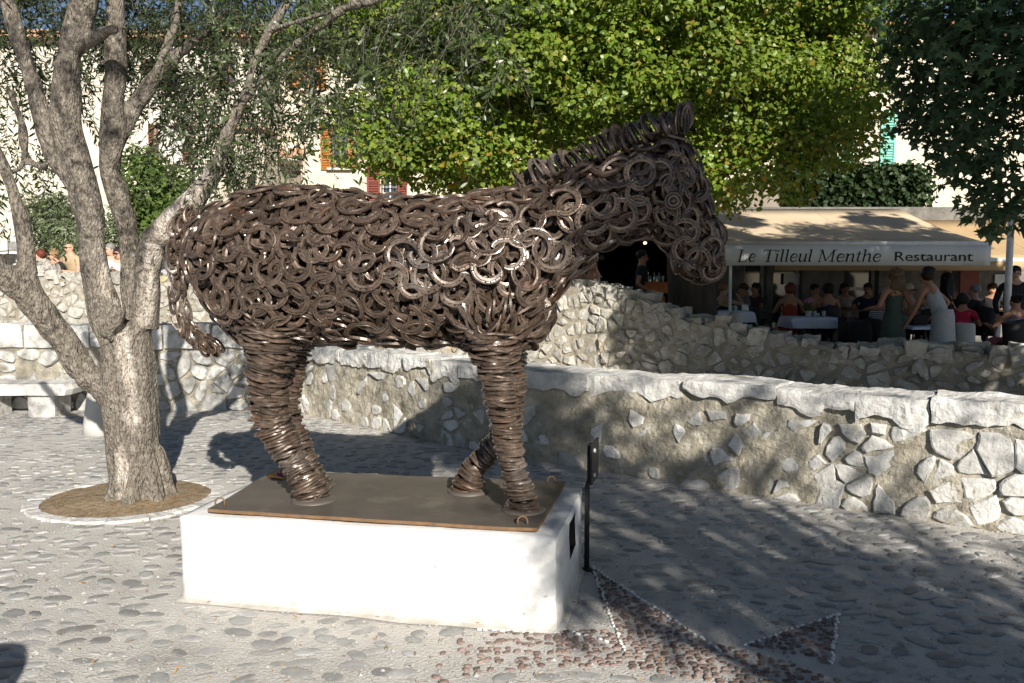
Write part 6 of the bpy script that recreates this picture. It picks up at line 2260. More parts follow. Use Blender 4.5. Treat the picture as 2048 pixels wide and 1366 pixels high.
# ---- bollards by the terrace
for u0, u1, v0, Yp, lab in ((1458, 1486, 624, 13.4, "pale round stone bollard in front of the left white table"), (1911, 1950, 646, 12.9, "pale round stone bollard beside the bending woman")):
    a = PY(u0, v0, Yp); b = PY(u1, v0, Yp); r = (b.x - a.x) / 2; c = V(((a.x + b.x) / 2, Yp, FZ))
    mb = MB(); mb.lathe(c, [(r * 1.15, 0), (r * 1.08, .1), (r * .94, a.z - FZ - .05), (r * .88, a.z - FZ - .012), (r * .78, a.z - FZ)], 22)
    tag(mb.build("bollard", M['bollard'], smooth=True), lab, "bollard")


# ---- tables, cloths and what stands on them
def table(x, y, w_, d_, h, lab, rz=0):
    FZ = floor_z(x, y)
    t = empty("table", (x, y, FZ), lab, "table")
    mb = MB(); mb.box((x, y, FZ + h - .015), (w_, d_, .03), rz); mb.build("tabletop", M['table_top'], t, bevel=.005)
    mb = MB(); mb.tube([(x, y, FZ + .02), (x, y, FZ + h - .03)], .035, n=10); mb.build("leg", M['iron'], t)
    mb = MB(); mb.box((x, y, FZ + .015), (.5, .06, .03)); mb.box((x, y, FZ + .0175), (.06, .5, .03)); mb.build("base", M['iron'], t)
    return t


def cloth(x, y, w_, d_, z, drop, lab, rnd):
    n = 14; mb = MB(); ids = {}
    N = 22
    for i in range(N + 1):
        for j in range(N + 1):
            u = (i / N - .5) * (w_ + 2 * drop); v = (j / N - .5) * (d_ + 2 * drop)
            ox, oy = max(0, abs(u) - w_ / 2), max(0, abs(v) - d_ / 2)
            px, py = max(-w_ / 2, min(w_ / 2, u)), max(-d_ / 2, min(d_ / 2, v))
            o = math.hypot(ox, oy) if ox and oy else max(ox, oy)
            dz = -o
            fl = .12 * o + .02 * math.sin(u * 15 + v * 13) * min(1, o * 6)
            px += math.copysign(min(ox, fl + .01) if ox else 0, u); py += math.copysign(min(oy, fl + .01) if oy else 0, v)
            ids[i, j] = len(mb.v); mb.v.append((x + px, y + py, z + .006 + dz * .97 + .002 * mnoise.noise(V((u * 9, v * 9, x)))))
    for i in range(N):
        for j in range(N): mb.f.append((ids[i, j], ids[i + 1, j], ids[i + 1, j + 1], ids[i, j + 1])); mb.mi.append(0)
    o = mb.build("tablecloth", M['cloth_white'], smooth=True)
    return tag(o, lab, "tablecloth")


rnd = random.Random(4)
T1 = PY(1445, 622, 15.3); T2 = PY(1617, 634, 15.25); T3 = PY(1850, 652, 14.5)
HT = .74
tables = []
for p, w_, d_, lab, cl_lab in ((T1, .92, .8, "table under a white cloth behind the pale bollard and the big wall stone", "white cloth on the left table behind the bollard"),
                               (T2, .84, .7, "table under a white cloth in front of the diner in purple", "white cloth with hanging corners on the table in front of the diner in purple"),
                               (T3, .75, .7, "table with a white top between the two standing women", "white cloth on the table between the two standing women")):
    top = p.z - floor_z(p.x, p.y)
    table(p.x, p.y, w_ - .04, d_ - .04, top, lab)
    cloth(p.x, p.y, w_, d_, p.z, .20 if p is not T3 else .05, cl_lab, rnd)
for p, lab in ((PY(1520, 606, 17.0), "bare wooden table of the diners beside the restaurant window"), (PY(1665, 610, 17.2), "bare wooden table in front of the woman in the pale blouse"), (PY(1975, 610, 16.6), "bare wooden table of the man in the black suit"), (PY(1740, 612, 17.4), "bare wooden table in the shade at the back")):
    table(p.x, p.y, .85, .8, .74, lab)


def glass_at(p, h, r, mat, name, lab, cat, grp=None):
    mb = MB(); mb.lathe(p, [(r * .8, 0), (r * .85, .01), (r, h * .6), (r, h)], 10)
    return tag(mb.build(name, mat, smooth=True), lab, cat, grp)


for du, lab in ((-38, "short glass at the left end of the white cloth behind the bollard"), (12, "tumbler near the middle of the white cloth behind the bollard"), (22, "tumbler beside another on the right half of the cloth behind the bollard")):
    glass_at(V((T1.x + du * 15.3 / FPX, T1.y - .12, T1.z + .008)), .10, .035, M['glass'], "drinking_glass", lab, "glass")
for du, lab in ((-22, "dark oil bottle on the white cloth behind the bollard"), (-14, "dark vinegar bottle beside the oil bottle on the cloth behind the bollard")):
    q = V((T1.x + du * 15.3 / FPX, T1.y - .15, T1.z + .008)); mb = MB(); mb.lathe(q, [(.028, 0), (.03, .10), (.012, .14), (.012, .19), (.015, .195)], 10); tag(mb.build("bottle", M['bottle'], smooth=True), lab, "bottle")
q = V((T1.x + 43 * 15.3 / FPX, T1.y - .1, T1.z + .01)); mb = MB(); mb.add([q + V((-.06, 0, 0)), q + V((.06, 0, 0)), q + V((.06, .04, .11)), q + V((-.06, .04, .11)), q + V((.06, .08, 0)), q + V((-.06, .08, 0))], [(0, 1, 2, 3), (3, 2, 4, 5), (0, 3, 5), (1, 4, 2)])
tag(mb.build("table_card", M['paper']), "white folded card standing on the cloth behind the bollard", "card")
for du, lab in ((8, "tumbler beside the flower pot on the cloth with hanging corners"), (26, "tumbler near the right end of the cloth with hanging corners"), (14, "small glass between the tumblers on the cloth with hanging corners")):
    glass_at(V((T2.x + du * 15.25 / FPX, T2.y - .1, T2.z + .008)), .11 if du != 14 else .07, .036, M['glass'], "drinking_glass", lab, "glass")
q = V((T2.x - 5 * 15.25 / FPX, T2.y - .12, T2.z + .008)); t = empty("flower_pot", q, "small pot of pink flowers on the white cloth with hanging corners", "flower pot")
mb = MB(); mb.lathe(q, [(.045, 0), (.06, .11), (.05, .11)], 12); mb.build("pot", M['bollard'], t)
P_, X_, Yq, Zq, S_ = leaf_cloud([((q.x, q.y, q.z + .2), (.09, .09, .09), 1)], 70, .07); place("foliage", scatter("foliage", LEAF_SMALL[0], LEAF_SMALL[1], P_, X_, Yq, Zq, S_, [M['shrub_leaf']]), t)
P_, X_, Yq, Zq, S_ = leaf_cloud([((q.x, q.y - .02, q.z + .31), (.07, .06, .03), 1)], 60, .035); place("blossoms", scatter("blossoms", LEAF_LIME[0], LEAF_LIME[1], P_, X_, Yq, Zq, S_, [M['flower']]), t)

# ---- wicker chairs
ch = empty("chair", (0, 0, 0), "x", "chair", "black wicker chairs of the restaurant")
mb = MB()
for i in range(9):
    a = -1.15 + 2.3 * i / 8
    for z, r in ((.42, .235), (.62, .25), (.84, .26), (.88, .25)): mb.v.append((r * math.sin(a), -r * math.cos(a) + .02, z - .06 * abs(a) * (1 if z > .6 else 0)))
for i in range(8):
    for j in range(3): k = i * 4 + j; mb.f.append((k, k + 4, k + 5, k + 1)); mb.mi.append(0)
bk_ = mb.build("backrest", M['wicker'], ch, smooth=True, local=True); sm = bk_.modifiers.new("t", 'SOLIDIFY'); sm.thickness = .03
mb = MB(); mb.lathe((0, .02, .42), [(.20, 0), (.235, .01), (.235, .04), (.20, .055)], 16); mb.build("seat", M['wicker'], ch, smooth=True, local=True)
for sx_, sy_ in ((-1, -1), (1, -1), (-1, 1), (1, 1)):
    mb = MB(); mb.tube([(.17 * sx_, .02 + .17 * sy_, .42), (.20 * sx_, .02 + .20 * sy_, 0)], .016, n=7); mb.build("leg", M['iron'], ch, local=True)
CH = [(1508, 15.4, 200, "black wicker chair at the right end of the left white table"), (1600, 15.9, 160, "black wicker chair holding the diner in red, behind the white cloth"),
      (1706, 14.5, 250, "black wicker chair just right of the white cloth with hanging corners"), (1722, 14.2, 210, "black wicker chair nearest the woman in the green top"),
      (1655, 15.9, 0, "black wicker chair under the woman in purple"), (1968, 15.3, 330, "black wicker chair under the man in the black suit"), (2030, 13.9, 0, "black wicker chair at the right edge under the woman with light straps"),
      (1447, 16.6, 300, "black wicker chair under the woman in yellow"), (1757, 14.55, 300, "black wicker chair under the diner in stripes"), (1860, 15.2, 10, "black wicker chair under the woman in the pale vest")]
for i, (u, Yc, ang, lab) in enumerate(CH):
    o = ch if i == 0 else copy_tree(ch)
    o.location = (PY(u, 600, Yc).x, Yc, floor_z(PY(u, 600, Yc).x, Yc)); o.rotation_euler = (0, 0, math.radians(ang)); o["label"] = lab
    CH[i] = (o.location.copy(), ang)
mb = MB(); q = V((PY(1722, 640, 14.0).x, 14.0, FZ + .62))
vs, fs = rough_block(q, V((1, 0, 0)), V((0, 1, 0)), V((0, 0, 1)), (.34, .12, .42), rnd, amp=.05, cuts=(5, 3, 5)); mb.add(vs, fs)
tag(mb.build("coat", M['rubber'], smooth=True), "dark coat hanging over the chair by the woman in the green top", "coat")
mb = MB(); q = PY(1838, 640, 14.35)
vs, fs = rough_block(q, V((1, 0, 0)), V((0, 1, 0)), V((0, 0, 1)), (.26, .12, .18), rnd, amp=.015, cuts=(5, 3, 4)); mb.add(vs, fs)
mb.tube([q + V((.10 * -math.cos(a), 0, .08 + .10 * math.sin(a))) for a in [PI * i / 8 for i in range(9)]], .012, n=6)
tag(mb.build("handbag", M['rubber'], smooth=True), "black handbag standing on the white table between the women", "handbag")

# ================================================================ parked car glimpsed behind the old wall
cx, cy = PY(318, 540, 19.2).x, 19.2
cz0 = floor_z(cx)
car = empty("parked_car", (cx + 1.9, cy, cz0), "silver car parked behind the old wall, its windscreen showing beside the horse's tail", "car")
st = [(-.05, .35, .60, .60), (.12, .25, .72, .74), (.5, .2, .84, .80), (1.0, .2, .92, .82), (1.5, .2, .95, .82), (2.4, .2, .97, .82), (3.1, .2, .97, .82), (3.6, .22, .92, .78), (3.82, .3, .80, .68)]
mb = MB(); n = 10
for x, zb_, zt_, hw in st:
    for yy, zz_ in ((-hw * .92, zb_), (-hw, zb_ + .15), (-hw, zt_ - .16), (-hw * .93, zt_ - .03), (-hw * .6, zt_), (hw * .6, zt_), (hw * .93, zt_ - .03), (hw, zt_ - .16), (hw, zb_ + .15), (hw * .92, zb_)):
        mb.v.append((cx + x, cy + yy, cz0 + zz_))
for i in range(len(st) - 1):
    for j in range(n): mb.f.append((i * n + j, i * n + (j + 1) % n, (i + 1) * n + (j + 1) % n, (i + 1) * n + j)); mb.mi.append(0)
mb.f += [tuple(range(n - 1, -1, -1)), tuple(range((len(st) - 1) * n, len(st) * n))]; mb.mi += [0, 0]
me = mb.mesh("body", M['car_paint'], True); fix_normals(me); place("body", me, car)
gl_ = [(.95, .92, .74), (1.85, 1.42, .60), (2.3, 1.47, .60), (3.0, 1.45, .58), (3.6, .95, .66)]
mb = MB()
for x, z, hw in gl_: mb.v += [(cx + x, cy - hw, cz0 + z), (cx + x, cy + hw, cz0 + z)]
b = len(mb.v)
for x in (.95, 3.6): mb.v += [(cx + x, cy - .76, cz0 + .93), (cx + x, cy + .76, cz0 + .93)]
mb.f = [(0, 1, 3, 2), (6, 7, 9, 8), (0, 2, 4, 6, 8), (1, 9, 7, 5, 3)]; mb.mi = [0] * 4
mb.build("windows", M['car_glass'], car)
mb = MB()
for i in range(1, 3):
    x0_, z0_, h0 = gl_[i]; x1_, z1_, h1 = gl_[i + 1]
    mb.add([(cx + x0_, cy - h0, cz0 + z0_ + .004), (cx + x0_, cy + h0, cz0 + z0_ + .004), (cx + x1_, cy + h1, cz0 + z1_ + .004), (cx + x1_, cy - h1, cz0 + z1_ + .004), (cx + x0_, cy - h0, cz0 + z0_ + .04), (cx + x0_, cy + h0, cz0 + z0_ + .04), (cx + x1_, cy + h1, cz0 + z1_ + .04), (cx + x1_, cy - h1, cz0 + z1_ + .04)],
           [(4, 5, 6, 7), (0, 4, 7, 3), (1, 2, 6, 5), (0, 1, 5, 4), (2, 3, 7, 6)])
for sg in (-1, 1):
    mb.tube([(cx + .93, cy + sg * .75, cz0 + .92), (cx + 1.85, cy + sg * .61, cz0 + 1.44)], .035, n=8); mb.tube([(cx + 3.0, cy + sg * .59, cz0 + 1.46), (cx + 3.62, cy + sg * .67, cz0 + .95)], .045, n=8)
    mb.tube([(cx + 2.25, cy + sg * .615, cz0 + 1.46), (cx + 2.25, cy + sg * .76, cz0 + .95)], .03, n=8)
mb.build("roof", M['car_paint'], car, smooth=False)
mb = MB()
for sg in (-1,):
    mb.lathe((cx + 1.3, cy + sg * .92, cz0 + .98), [(.03, -.06), (.09, -.03), (.09, .05), (.03, .08)], 10)
mb.build("mirror", M['rubber'], car, smooth=True)
for wx in (.7, 3.05):
    for sg in (-1, 1):
        mb = MB(); c0 = V((cx + wx, cy + sg * .72, cz0 + .29)); mb.tube([c0 - V((0, .09, 0)), c0 + V((0, .09, 0))], .29, n=20); wl = mb.build("wheel", M['rubber'], car)
        mb = MB(); mb.tube([c0 + V((0, sg * .07, 0)), c0 + V((0, sg * .097, 0))], .18, n=16); mb.build("rim", M['white_metal'], wl)
# ================================================================ people
SKIN = {k: flat("skin " + k, c, rough=.6, var=.06) for k, c in (("fair", (.52, .30, .21)), ("tan", (.40, .21, .13)), ("brown", (.30, .15, .09)))}
HAIR = {k: flat("hair " + k, c, rough=.55, var=.35, scale=40, bump=.006, bscale=90) for k, c in
        (("dark", (.018, .012, .010)), ("brown", (.06, .032, .018)), ("curly", (.13, .085, .045)), ("red", (.12, .03, .018)), ("blond", (.48, .40, .26)), ("grey", (.22, .21, .20)), ("light", (.22, .14, .07)))}
CL = {}


def cloth_mat(name, c, var=.12):
    if name not in CL: CL[name] = flat("cloth " + name, c, rough=.9, var=var, scale=14, bump=.003, bscale=40)
    return CL[name]


STRIPE = bpy.data.materials.new("striped shirt"); STRIPE.use_nodes = True
_n = STRIPE.node_tree; _w = _n.nodes.new("ShaderNodeTexWave"); _w.bands_direction = 'Z'; _w.inputs["Scale"].default_value = 9; _w.inputs["Distortion"].default_value = .4
_g = _n.nodes.new("ShaderNodeNewGeometry"); _n.links.new(_g.outputs["Position"], _w.inputs["Vector"])
_r = ramp(_n, [(.45, (.05, .055, .11)), (.62, (.62, .62, .66))]); _n.links.new(_w.outputs["Fac"], _r.inputs["Fac"]); _n.links.new(_r.outputs["Color"], _n.nodes["Principled BSDF"].inputs["Base Color"])
_n.nodes["Principled BSDF"].inputs["Roughness"].default_value = .9
FLORAL = pmat("floral cloth", [(.5, .5, .52), (.6, .6, .62)], scale=20, spots=[((.09, .09, .14), 26, .52, .06)], rough=.9)


def skin_mesh(name, nodes, edges, radii, sub=1):
    """one continuous surface grown round a skeleton"""
    me = bpy.data.meshes.new(name); me.from_pydata([tuple(n) for n in nodes], edges, [])
    o = bpy.data.objects.new(name, me); COL.objects.link(o)
    sk = o.modifiers.new("skin", 'SKIN'); sk.use_smooth_shade = True
    ss = o.modifiers.new("sub", 'SUBSURF'); ss.levels = sub; ss.render_levels = sub
    lay = me.skin_vertices[0].data
    for i, r in enumerate(radii):
        lay[i].radius = r if hasattr(r, '__len__') else (r, r); lay[i].use_root = (i == 0)
    dg = bpy.context.evaluated_depsgraph_get()
    out = bpy.data.meshes.new_from_object(o.evaluated_get(dg))
    bpy.data.objects.remove(o); bpy.data.meshes.remove(me)
    out.name = name
    return out


def ik(a, b, l1, l2, hint):
    d = b - a; L = min(d.length, (l1 + l2) * .995); d.normalize()
    x = (l1 * l1 - l2 * l2 + L * L) / (2 * L); h = math.sqrt(max(0, l1 * l1 - x * x))
    hv = hint - d * hint.dot(d)
    hv.normalize()
    return a + d * x + hv * h, a + d * L


def blob(center, radii, amp, seed, n=10, m=14, squash=None):
    """lumpy closed ball for hair"""
    vs = []; c = V(center)
    for i in range(n + 1):
        th = PI * i / n
        for j in range(m):
            ph = 2 * PI * j / m
            d = V((math.sin(th) * math.cos(ph), math.sin(th) * math.sin(ph), math.cos(th)))
            r = 1 + amp * mnoise.noise(d * 2.2 + V((seed, 0, 0))) + amp * .6 * mnoise.noise(d * 6 + V((seed, 3, 0)))
            p = V((d.x * radii[0] * r, d.y * radii[1] * r, d.z * radii[2] * r))
            vs.append(c + p)
    fs = []
    for i in range(n):
        for j in range(m): fs.append((i * m + j, (i + 1) * m + j, (i + 1) * m + (j + 1) % m, i * m + (j + 1) % m))
    return vs, fs


PCOUNT = [0]


def person(label, u, v_head, Y, face, pose='sit', skin='fair', hair=('dark', 'short'), top=None, sleeve='none', bottom=None, skirt=False, lean=0.0, hands=None, height=1.66,
           floor=None, turn=0.0, glasses=False, female=True, tilt=0.0, group=None):
    """face: degrees the figure faces, 0 = away from the viewer, 180 = towards"""
    x = PY(u, v_head, Y).x
    fz = floor_z(x, Y) if floor is None else floor
    PCOUNT[0] += 1; seed = PCOUNT[0] * 7.7
    k = height / 1.66
    t = empty("person", (0, 0, 0), label, "person", group)
    W = .155 if female else .18
    hipz = .92 if pose != 'sit' else .50
    pel = V((0, 0, hipz))
    ud = V((0, math.sin(lean), math.cos(lean)))
    waist = pel + ud * .15; chest = pel + ud * .34; nb = pel + ud * .48
    nk = nb + (ud * .6 + V((0, .02, .4))).normalized() * .075
    ft = V((math.sin(turn), math.cos(turn), 0))              # where the head looks
    up = (V((0, 0, 1)) + ft * math.sin(tilt)).normalized()
    jaw = nk + up * .045 + ft * .022; cr = jaw + up * .085 - ft * .012; ctop = cr + up * .055
    nodes = [pel, waist, chest, nb, nk, jaw, cr, ctop]
    rad = [(W * .98, .115), (W * .80, .095), (W * .98, .115), (W * .72, .085), (.052, .056), (.066, .078), (.078, .094), (.058, .066)]
    ed = [(0, 1), (1, 2), (2, 3), (3, 4), (4, 5), (5, 6), (6, 7)]
    def nd(p, r, par):
        nodes.append(p); rad.append(r); ed.append((par, len(nodes) - 1)); return len(nodes) - 1
    nd(jaw + ft * .098 + up * .035, .012, 5)                                    # nose
    sd = V((ft.y, -ft.x, 0))
    joints = {}
    for sg, key in ((1, 'R'), (-1, 'L')):
        sh = nb + V((sg * (W + .02), 0, -.045)) ; a = nd(sh, .052, 3)
        tgt = None
        if hands: tgt = hands.get(key)
        if tgt is None:
            tgt = (.20, .40, .26) if pose == 'sit' else (.24, .06, -.06)
        wr = pel + V((sg * tgt[0], tgt[1], tgt[2]))
        el, wr = ik(sh, wr, .29, .25, V((sg * .5, -.7, -.5)))
        b = nd(el, .038, a); m_ = nd(el.lerp(wr, .5), .036, b); c = nd(wr, .026, m_)
        hd = (wr - el).normalized(); side = hd.cross(V((0, 0, 1)))
        side = side.normalized() if side.length > .1 else V((1, 0, 0))
        pm = nd(wr + hd * .07, (.036, .018), c)
        curl = hd.cross(side).normalized() * -1
        for q, (off, ln) in enumerate(((-.03, .062), (-.010, .072), (.010, .068), (.028, .054))):
            f1 = nd(wr + hd * (.075 + ln * .5) + side * off, .0095, pm); nd(wr + hd * (.07 + ln * .9) + side * off * 1.1 + V((0, 0, -.02)), .008, f1)
        th = nd(wr + hd * .045 + side * .04, .011, c); nd(wr + hd * .085 + side * .055, .0095, th)
        joints[key] = (sh, el, wr)
        hp = pel + V((sg * .09, 0, -.06)); h_ = nd(hp, .088, 0)
        if pose == 'sit':
            kn = V((sg * .11, .42, .50)); an = V((sg * .11, .40, .08))
        else:
            kn = V((sg * .09, .03, .49)); an = V((sg * .10, -.03 + sg * .04, .08))
        tm = nd(hp.lerp(kn, .5), .074, h_); k_ = nd(kn, .055, tm); cf = nd(kn.lerp(an, .35) + V((0, -.015, 0)), .052, k_); a_ = nd(an, .034, cf); nd(an + V((sg * .02, .15, -.045)), (.038, .025), a_)
        joints['leg' + key] = (hp, kn, an)
    me = skin_mesh("body", nodes, ed, rad, 1)
    me.materials.clear(); me.materials.append(SKIN[skin])
    place("body", me, t, True)
    # clothing grown on the same joints, a little larger
    if top is not None:
        tn = [pel + V((0, 0, -.09)), waist, chest, nb + ud * -.02]; tr = [(W * 1.13, .142), (W * .93, .115), (W * 1.10, .134), (W * .72, .094)]
        te = [(0, 1), (1, 2), (2, 3)]
        if sleeve == 'strap': tn[3] = chest + ud * .07; tr[3] = (W * .92, .112)
        if sleeve in ('short', 'long'):
            for key in 'RL':
                sh, el, wr = joints[key]; i0 = len(tn)
                tn.append(sh + V((0, 0, .004))); tr.append(.066); te.append((3, i0))
                e1 = sh.lerp(el, .55 if sleeve == 'short' else 1.0); tn.append(e1); tr.append(.055 if sleeve == 'short' else .050); te.append((i0, i0 + 1))
                if sleeve == 'long': tn.append(el.lerp(wr, .96)); tr.append(.036); te.append((i0 + 1, i0 + 2))
        g_ = skin_mesh("top", tn, te, tr, 1); g_.materials.clear(); g_.materials.append(top); place("top", g_, t, True)
        if sleeve == 'strap':
            mb = MB()
            for sg in (-1, 1):
                mb.tube([chest + ud * .05 + V((sg * W * .55, .10, 0)), nb + V((sg * W * .62, .035, .012)), nb + V((sg * W * .60, -.06, -.01)), chest + ud * .05 + V((sg * W * .45, -.115, 0))], .011, n=5)
            mb.build("strap", top, t, local=True)
    if bottom is not None:
        if skirt:
            mb = MB(); n = 18; rows = []
            for z, rx, ry in ((.10, W * .98, .122), (.0, W * 1.16, .148), (-.12, W * 1.22, .155), (-.35, W * 1.35, .175), (-.62, W * 1.42, .19)):
                for j in range(n):
                    a = 2 * PI * j / n; wv = 1 + .05 * math.sin(a * 6 + z * 5) * (-z)
                    mb.v.append(tuple(pel + V((rx * math.cos(a) * wv, ry * math.sin(a) * wv, z))))
            for i in range(4):
                for j in range(n): mb.f.append((i * n + j, (i + 1) * n + j, (i + 1) * n + (j + 1) % n, i * n + (j + 1) % n)); mb.mi.append(0)
            mb.build("skirt", bottom, t, smooth=True, local=True)
        else:
            tn = [pel + V((0, 0, .03))]; tr = [(W * 1.07, .132)]; te = []
            for key in 'RL':
                hp, kn, an = joints['leg' + key]; i0 = len(tn)
                tn += [hp, kn, an + V((0, 0, .03))]; tr += [.104, .072, .056]; te += [(0, i0), (i0, i0 + 1), (i0 + 1, i0 + 2)]
            g_ = skin_mesh("trousers", tn, te, tr, 1); g_.materials.clear(); g_.materials.append(bottom); place("trousers", g_, t, True)
    # hair
    hm, hs = hair
    if hm:
        mb = MB(); hc = cr - ft * .022 + up * .022
        if hs == 'short': mb.add(*blob(hc, (.093, .100, .088), .16, seed))
        elif hs == 'bun':
            mb.add(*blob(hc, (.092, .098, .09), .12, seed)); mb.add(*blob(hc - ft * .115 + up * .01, (.045, .045, .045), .3, seed))
        elif hs == 'long':
            mb.add(*blob(hc, (.10, .103, .092), .15, seed)); mb.add(*blob(hc - ft * .055 - up * .12, (.095, .055, .15), .22, seed + 2))
        elif hs == 'curly':
            mb.add(*blob(hc + up * .005, (.118, .115, .10), .38, seed, 14, 20)); mb.add(*blob(hc - ft * .05 - up * .14, (.125, .075, .17), .45, seed + 2, 14, 20))
        elif hs == 'bob':
            mb.add(*blob(hc - up * .02, (.108, .106, .115), .18, seed))
        mb.build("hair", HAIR[hm], t, smooth=True, local=True)
    ec = jaw + up * .062 + ft * .082
    mb = MB()
    if glasses:
        for sg in (-1, 1):
            mb.add(*blob(ec + sd * sg * .033 + ft * .008, (.026, .014, .020), 0, 0, 6, 8))
            mb.tube([ec + sd * sg * .056, cr + sd * sg * .08 - ft * .01 - up * .02], .004, n=4)
        mb.tube([ec + sd * -.02 + ft * .014, ec + sd * .02 + ft * .014], .004, n=4)
        mb.build("sunglasses", M['rubber'], t, local=True)
    else:
        for sg in (-1, 1):
            mb2 = MB(); mb2.add(*blob(ec + sd * sg * .030 - ft * .006, (.013, .009, .010), 0, 0, 5, 7)); mb2.build("eye", HAIR['dark'], t, local=True)
    mb = MB(); mp_ = jaw + ft * .076 - up * .006; mb.tube([mp_ - sd * .022, mp_ + ft * .004, mp_ + sd * .022], [.004, .006, .004], n=5); mb.build("mouth", HAIR['red'], t, local=True)
    for sg in (-1, 1):
        mb2 = MB(); mb2.add(*blob(jaw + sd * sg * .080 + up * .045 - ft * .012, (.012, .022, .030), .1, 1, 5, 7)); mb2.build("ear", SKIN[skin], t, smooth=True, local=True)
    t.location = (x, Y, fz); t.rotation_euler = (0, 0, math.radians(face)); t.scale = (k, k, k)
    return t


C = cloth_mat
# visitors leaning on the old wall at the left
lv = dict(pose='stand', lean=.35)
person("visitor in an orange top with reddish hair, leaning furthest left over the old wall", 106, 505, 17.62, 150, hair=('red', 'bob'), top=C('orange', (.50, .10, .03)), sleeve='short', bottom=C('dark', (.03, .03, .04)), hands={'R': (.12, .42, .30), 'L': (.1, .40, .28)}, lean=.55, turn=.7, height=1.6)
person("visitor in dark top and sunglasses leaning beside the man in tan", 126, 505, 17.58, 165, hair=('light', 'bob'), top=C('black', (.02, .02, .022)), sleeve='short', bottom=C('dark', (.03, .03, .04)), hands={'R': (.12, .44, .24), 'L': (.1, .42, .24)}, lean=.5, turn=.5, glasses=True, height=1.6)
person("bald man in a tan shirt and sunglasses reaching over the old wall", 152, 482, 17.55, 160, hair=(None, ''), top=C('tan', (.40, .30, .19)), sleeve='short', bottom=C('beige', (.4, .36, .3)), hands={'R': (.38, .42, .16), 'L': (.1, .40, .18)}, lean=.28, turn=.1, glasses=True, female=False, height=1.76)
person("grey-haired man in a pale shirt leaning on the old wall, between olive limbs", 222, 494, 17.3, 200, hair=('grey', 'short'), top=C('pale', (.62, .63, .64)), sleeve='short', bottom=C('blue', (.12, .16, .25)), hands={'R': (.2, .42, .2), 'L': (.12, .44, .2)}, lean=.45, turn=.7, female=False, height=1.74)
person("long dark-haired visitor in sunglasses and a white top leaning beside the grey-haired man", 240, 503, 17.2, 200, hair=('dark', 'long'), top=C('white', (.66, .66, .66)), sleeve='short', bottom=C('blue', (.12, .16, .25)), hands={'R': (.25, .42, .12), 'L': (.1, .44, .16)}, lean=.45, turn=.6, glasses=True, height=1.62)
# two women at the wall under the horse's chest
person("sunlit woman in a floral strap top, hair in a bun, behind the old wall", 1188, 512, 13.75, 70, hair=('brown', 'bun'), top=FLORAL, sleeve='strap', bottom=C('dark', (.03, .03, .04)), skin='tan', pose='stand', floor=.28)
person("dark red-haired woman in a black top beside the one in the floral top", 1160, 524, 13.9, 60, hair=('red', 'bob'), top=C('black', (.02, .02, .022)), sleeve='none', bottom=C('blue', (.12, .16, .25)), pose='stand', floor=.22)
# staff
person("waiter in black standing by the orange counter", 1284, 505, 16.2, 260, hair=('dark', 'short'), top=C('black', (.02, .02, .022)), sleeve='short', bottom=C('black', (.02, .02, .022)), pose='stand', skin='tan', female=False, height=1.78, hands={'R': (.24, .14, .05), 'L': (.2, .25, .1)}, floor=.30)
person("waiter in black standing under the awning behind the bending woman", 1896, 522, 16.4, 250, hair=('dark', 'short'), top=C('black', (.02, .02, .022)), sleeve='long', bottom=C('black', (.02, .02, .022)), pose='stand', female=False, height=1.74)
person("dark-suited man standing by the white pole at the right edge", 2031, 535, 14.6, 160, hair=('dark', 'short'), top=C('black', (.02, .02, .022)), sleeve='long', bottom=C('black', (.02, .02, .022)), pose='stand', female=False, height=1.72)
# the two standing women
person("woman with long curly hair in a dark green dress, standing with back turned", 1790, 548, 13.2, 20, hair=('curly', 'curly'), top=C('green', (.07, .095, .075)), sleeve='strap', bottom=C('green', (.07, .095, .075)), skirt=True, skin='tan', pose='stand', hands={'R': (.24, .12, .05), 'L': (.28, .22, .16)}, height=1.64, turn=-.3)
person("bending dark-haired woman in a grey sleeveless dress stepping between the tables", 1890, 545, 12.9, 40, hair=('dark', 'bob'), top=C('grey', (.44, .46, .48)), sleeve='none', bottom=C('palegrey', (.50, .49, .50)), skirt=True, skin='tan', pose='stand', lean=.5, hands={'L': (.24, .42, -.12), 'R': (.2, .2, .02)}, height=1.74, turn=.1)
# seated diners, left to right
person("short-haired woman in a yellow tank top raising a hand to her mouth", 1447, 566, 16.6, 300, hair=('light', 'short'), top=C('yellow', (.42, .44, .06)), sleeve='strap', bottom=C('dark', (.03, .03, .04)), hands={'R': (.12, .30, .52), 'L': (.15, .36, .28)})
person("man in a grey shirt facing the woman in yellow", 1494, 560, 17.5, 95, hair=('brown', 'short'), top=C('greytee', (.20, .21, .21)), sleeve='short', bottom=C('dark', (.03, .03, .04)), female=False, skin='tan', lean=.15)
person("dark-haired diner half hidden behind the man in the grey shirt", 1512, 566, 18.0, 120, hair=('dark', 'long'), top=C('maroon', (.10, .05, .05)), sleeve='short', bottom=C('dark', (.03, .03, .04)), skin='tan')
person("brown-haired diner in a red top with her back turned, on the black chair", 1581, 573, 15.9, 350, hair=('red', 'bob'), top=C('redtop', (.30, .05, .03)), sleeve='none', bottom=C('red', (.42, .08, .03)), skin='tan')
person("dark-haired man in a beige shirt leaning on the table behind the white cloth", 1622, 563, 17.6, 200, hair=('dark', 'short'), top=C('beigetee', (.42, .34, .20)), sleeve='short', bottom=C('dark', (.03, .03, .04)), female=False, skin='tan', lean=.25)
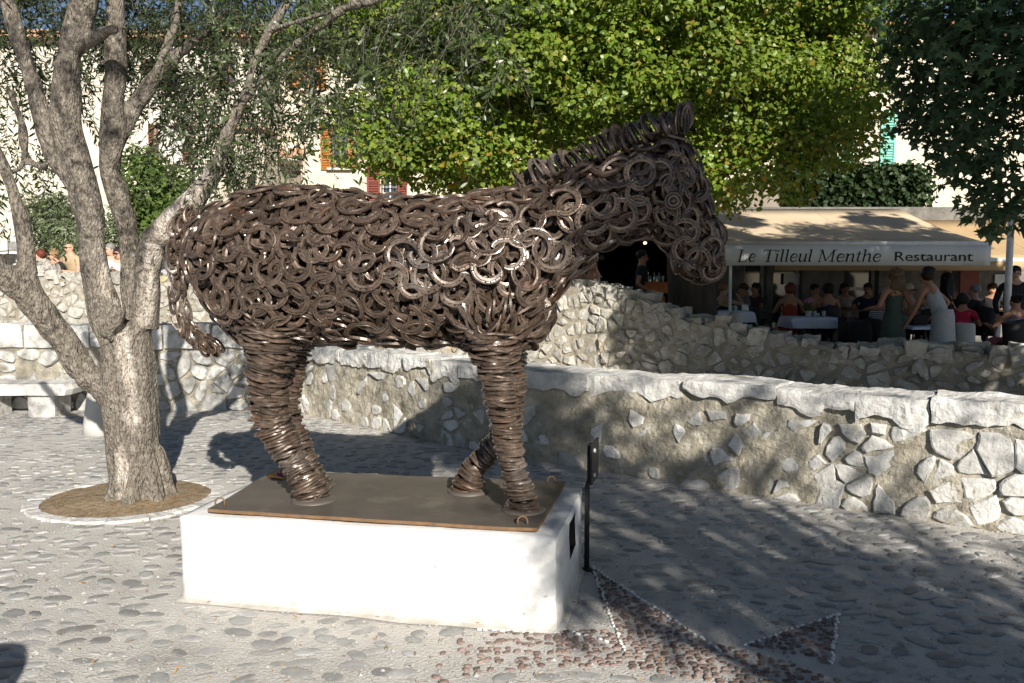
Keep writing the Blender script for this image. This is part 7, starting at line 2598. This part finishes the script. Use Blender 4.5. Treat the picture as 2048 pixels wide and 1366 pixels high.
person("woman in a purple sleeveless top with her back turned", 1657, 568, 15.9, 0, hair=('dark', 'bob'), top=C('purple', (.17, .11, .33)), sleeve='none', bottom=C('dark', (.03, .03, .04)), skin='tan')
person("woman in a pale blouse facing the viewer beside the one in purple", 1690, 568, 17.9, 185, hair=('dark', 'long'), top=C('blouse', (.45, .38, .33)), sleeve='short', bottom=C('red', (.42, .08, .03)), skin='tan')
person("diner in dark blue in the shade beyond the woman in the pale blouse", 1736, 574, 17.2, 150, hair=('dark', 'short'), top=C('navy', (.03, .035, .07)), sleeve='short', bottom=C('dark', (.03, .03, .04)), female=False, skin='tan')
person("diner in a navy and white striped shirt half hidden by the woman in green", 1762, 582, 14.55, 300, hair=('brown', 'short'), top=STRIPE, sleeve='short', bottom=C('paleblue', (.42, .47, .52)), female=False, skin='tan', lean=.1)
person("blond woman in sunglasses and a pale green top facing the viewer", 1818, 579, 15.6, 215, hair=('blond', 'short'), top=C('palegreen', (.42, .55, .38)), sleeve='strap', bottom=C('dark', (.03, .03, .04)), glasses=True)
person("dark-haired woman in a pale vest with her back turned at the white table", 1858, 566, 15.2, 10, hair=('dark', 'bun'), top=C('vest', (.45, .43, .52)), sleeve='strap', bottom=C('dark', (.03, .03, .04)), skin='tan')
person("dark-haired diner in a crimson top behind the bollard", 1926, 588, 14.6, 330, hair=('dark', 'bob'), top=C('crimson', (.42, .02, .06)), sleeve='short', bottom=C('crimson', (.42, .02, .06)), skin='tan')
person("grey-haired man in a black suit jacket leaning over his table", 1968, 568, 15.3, 40, hair=('grey', 'short'), top=C('suit', (.022, .022, .026)), sleeve='long', bottom=C('suit', (.022, .022, .026)), female=False, lean=.3)
person("dark-haired diner facing the man in the black suit", 1985, 573, 17.0, 150, hair=('brown', 'short'), top=C('suit', (.022, .022, .026)), sleeve='long', bottom=C('dark', (.03, .03, .04)), female=False, skin='tan')
person("woman with light straps and short dark hair seated at the right edge", 2033, 590, 13.9, 10, hair=('dark', 'bun'), top=C('strapblue', (.35, .40, .62)), sleeve='strap', bottom=C('pinkfloral', (.55, .20, .25)), skin='tan')

if "ref" in globals(): pass
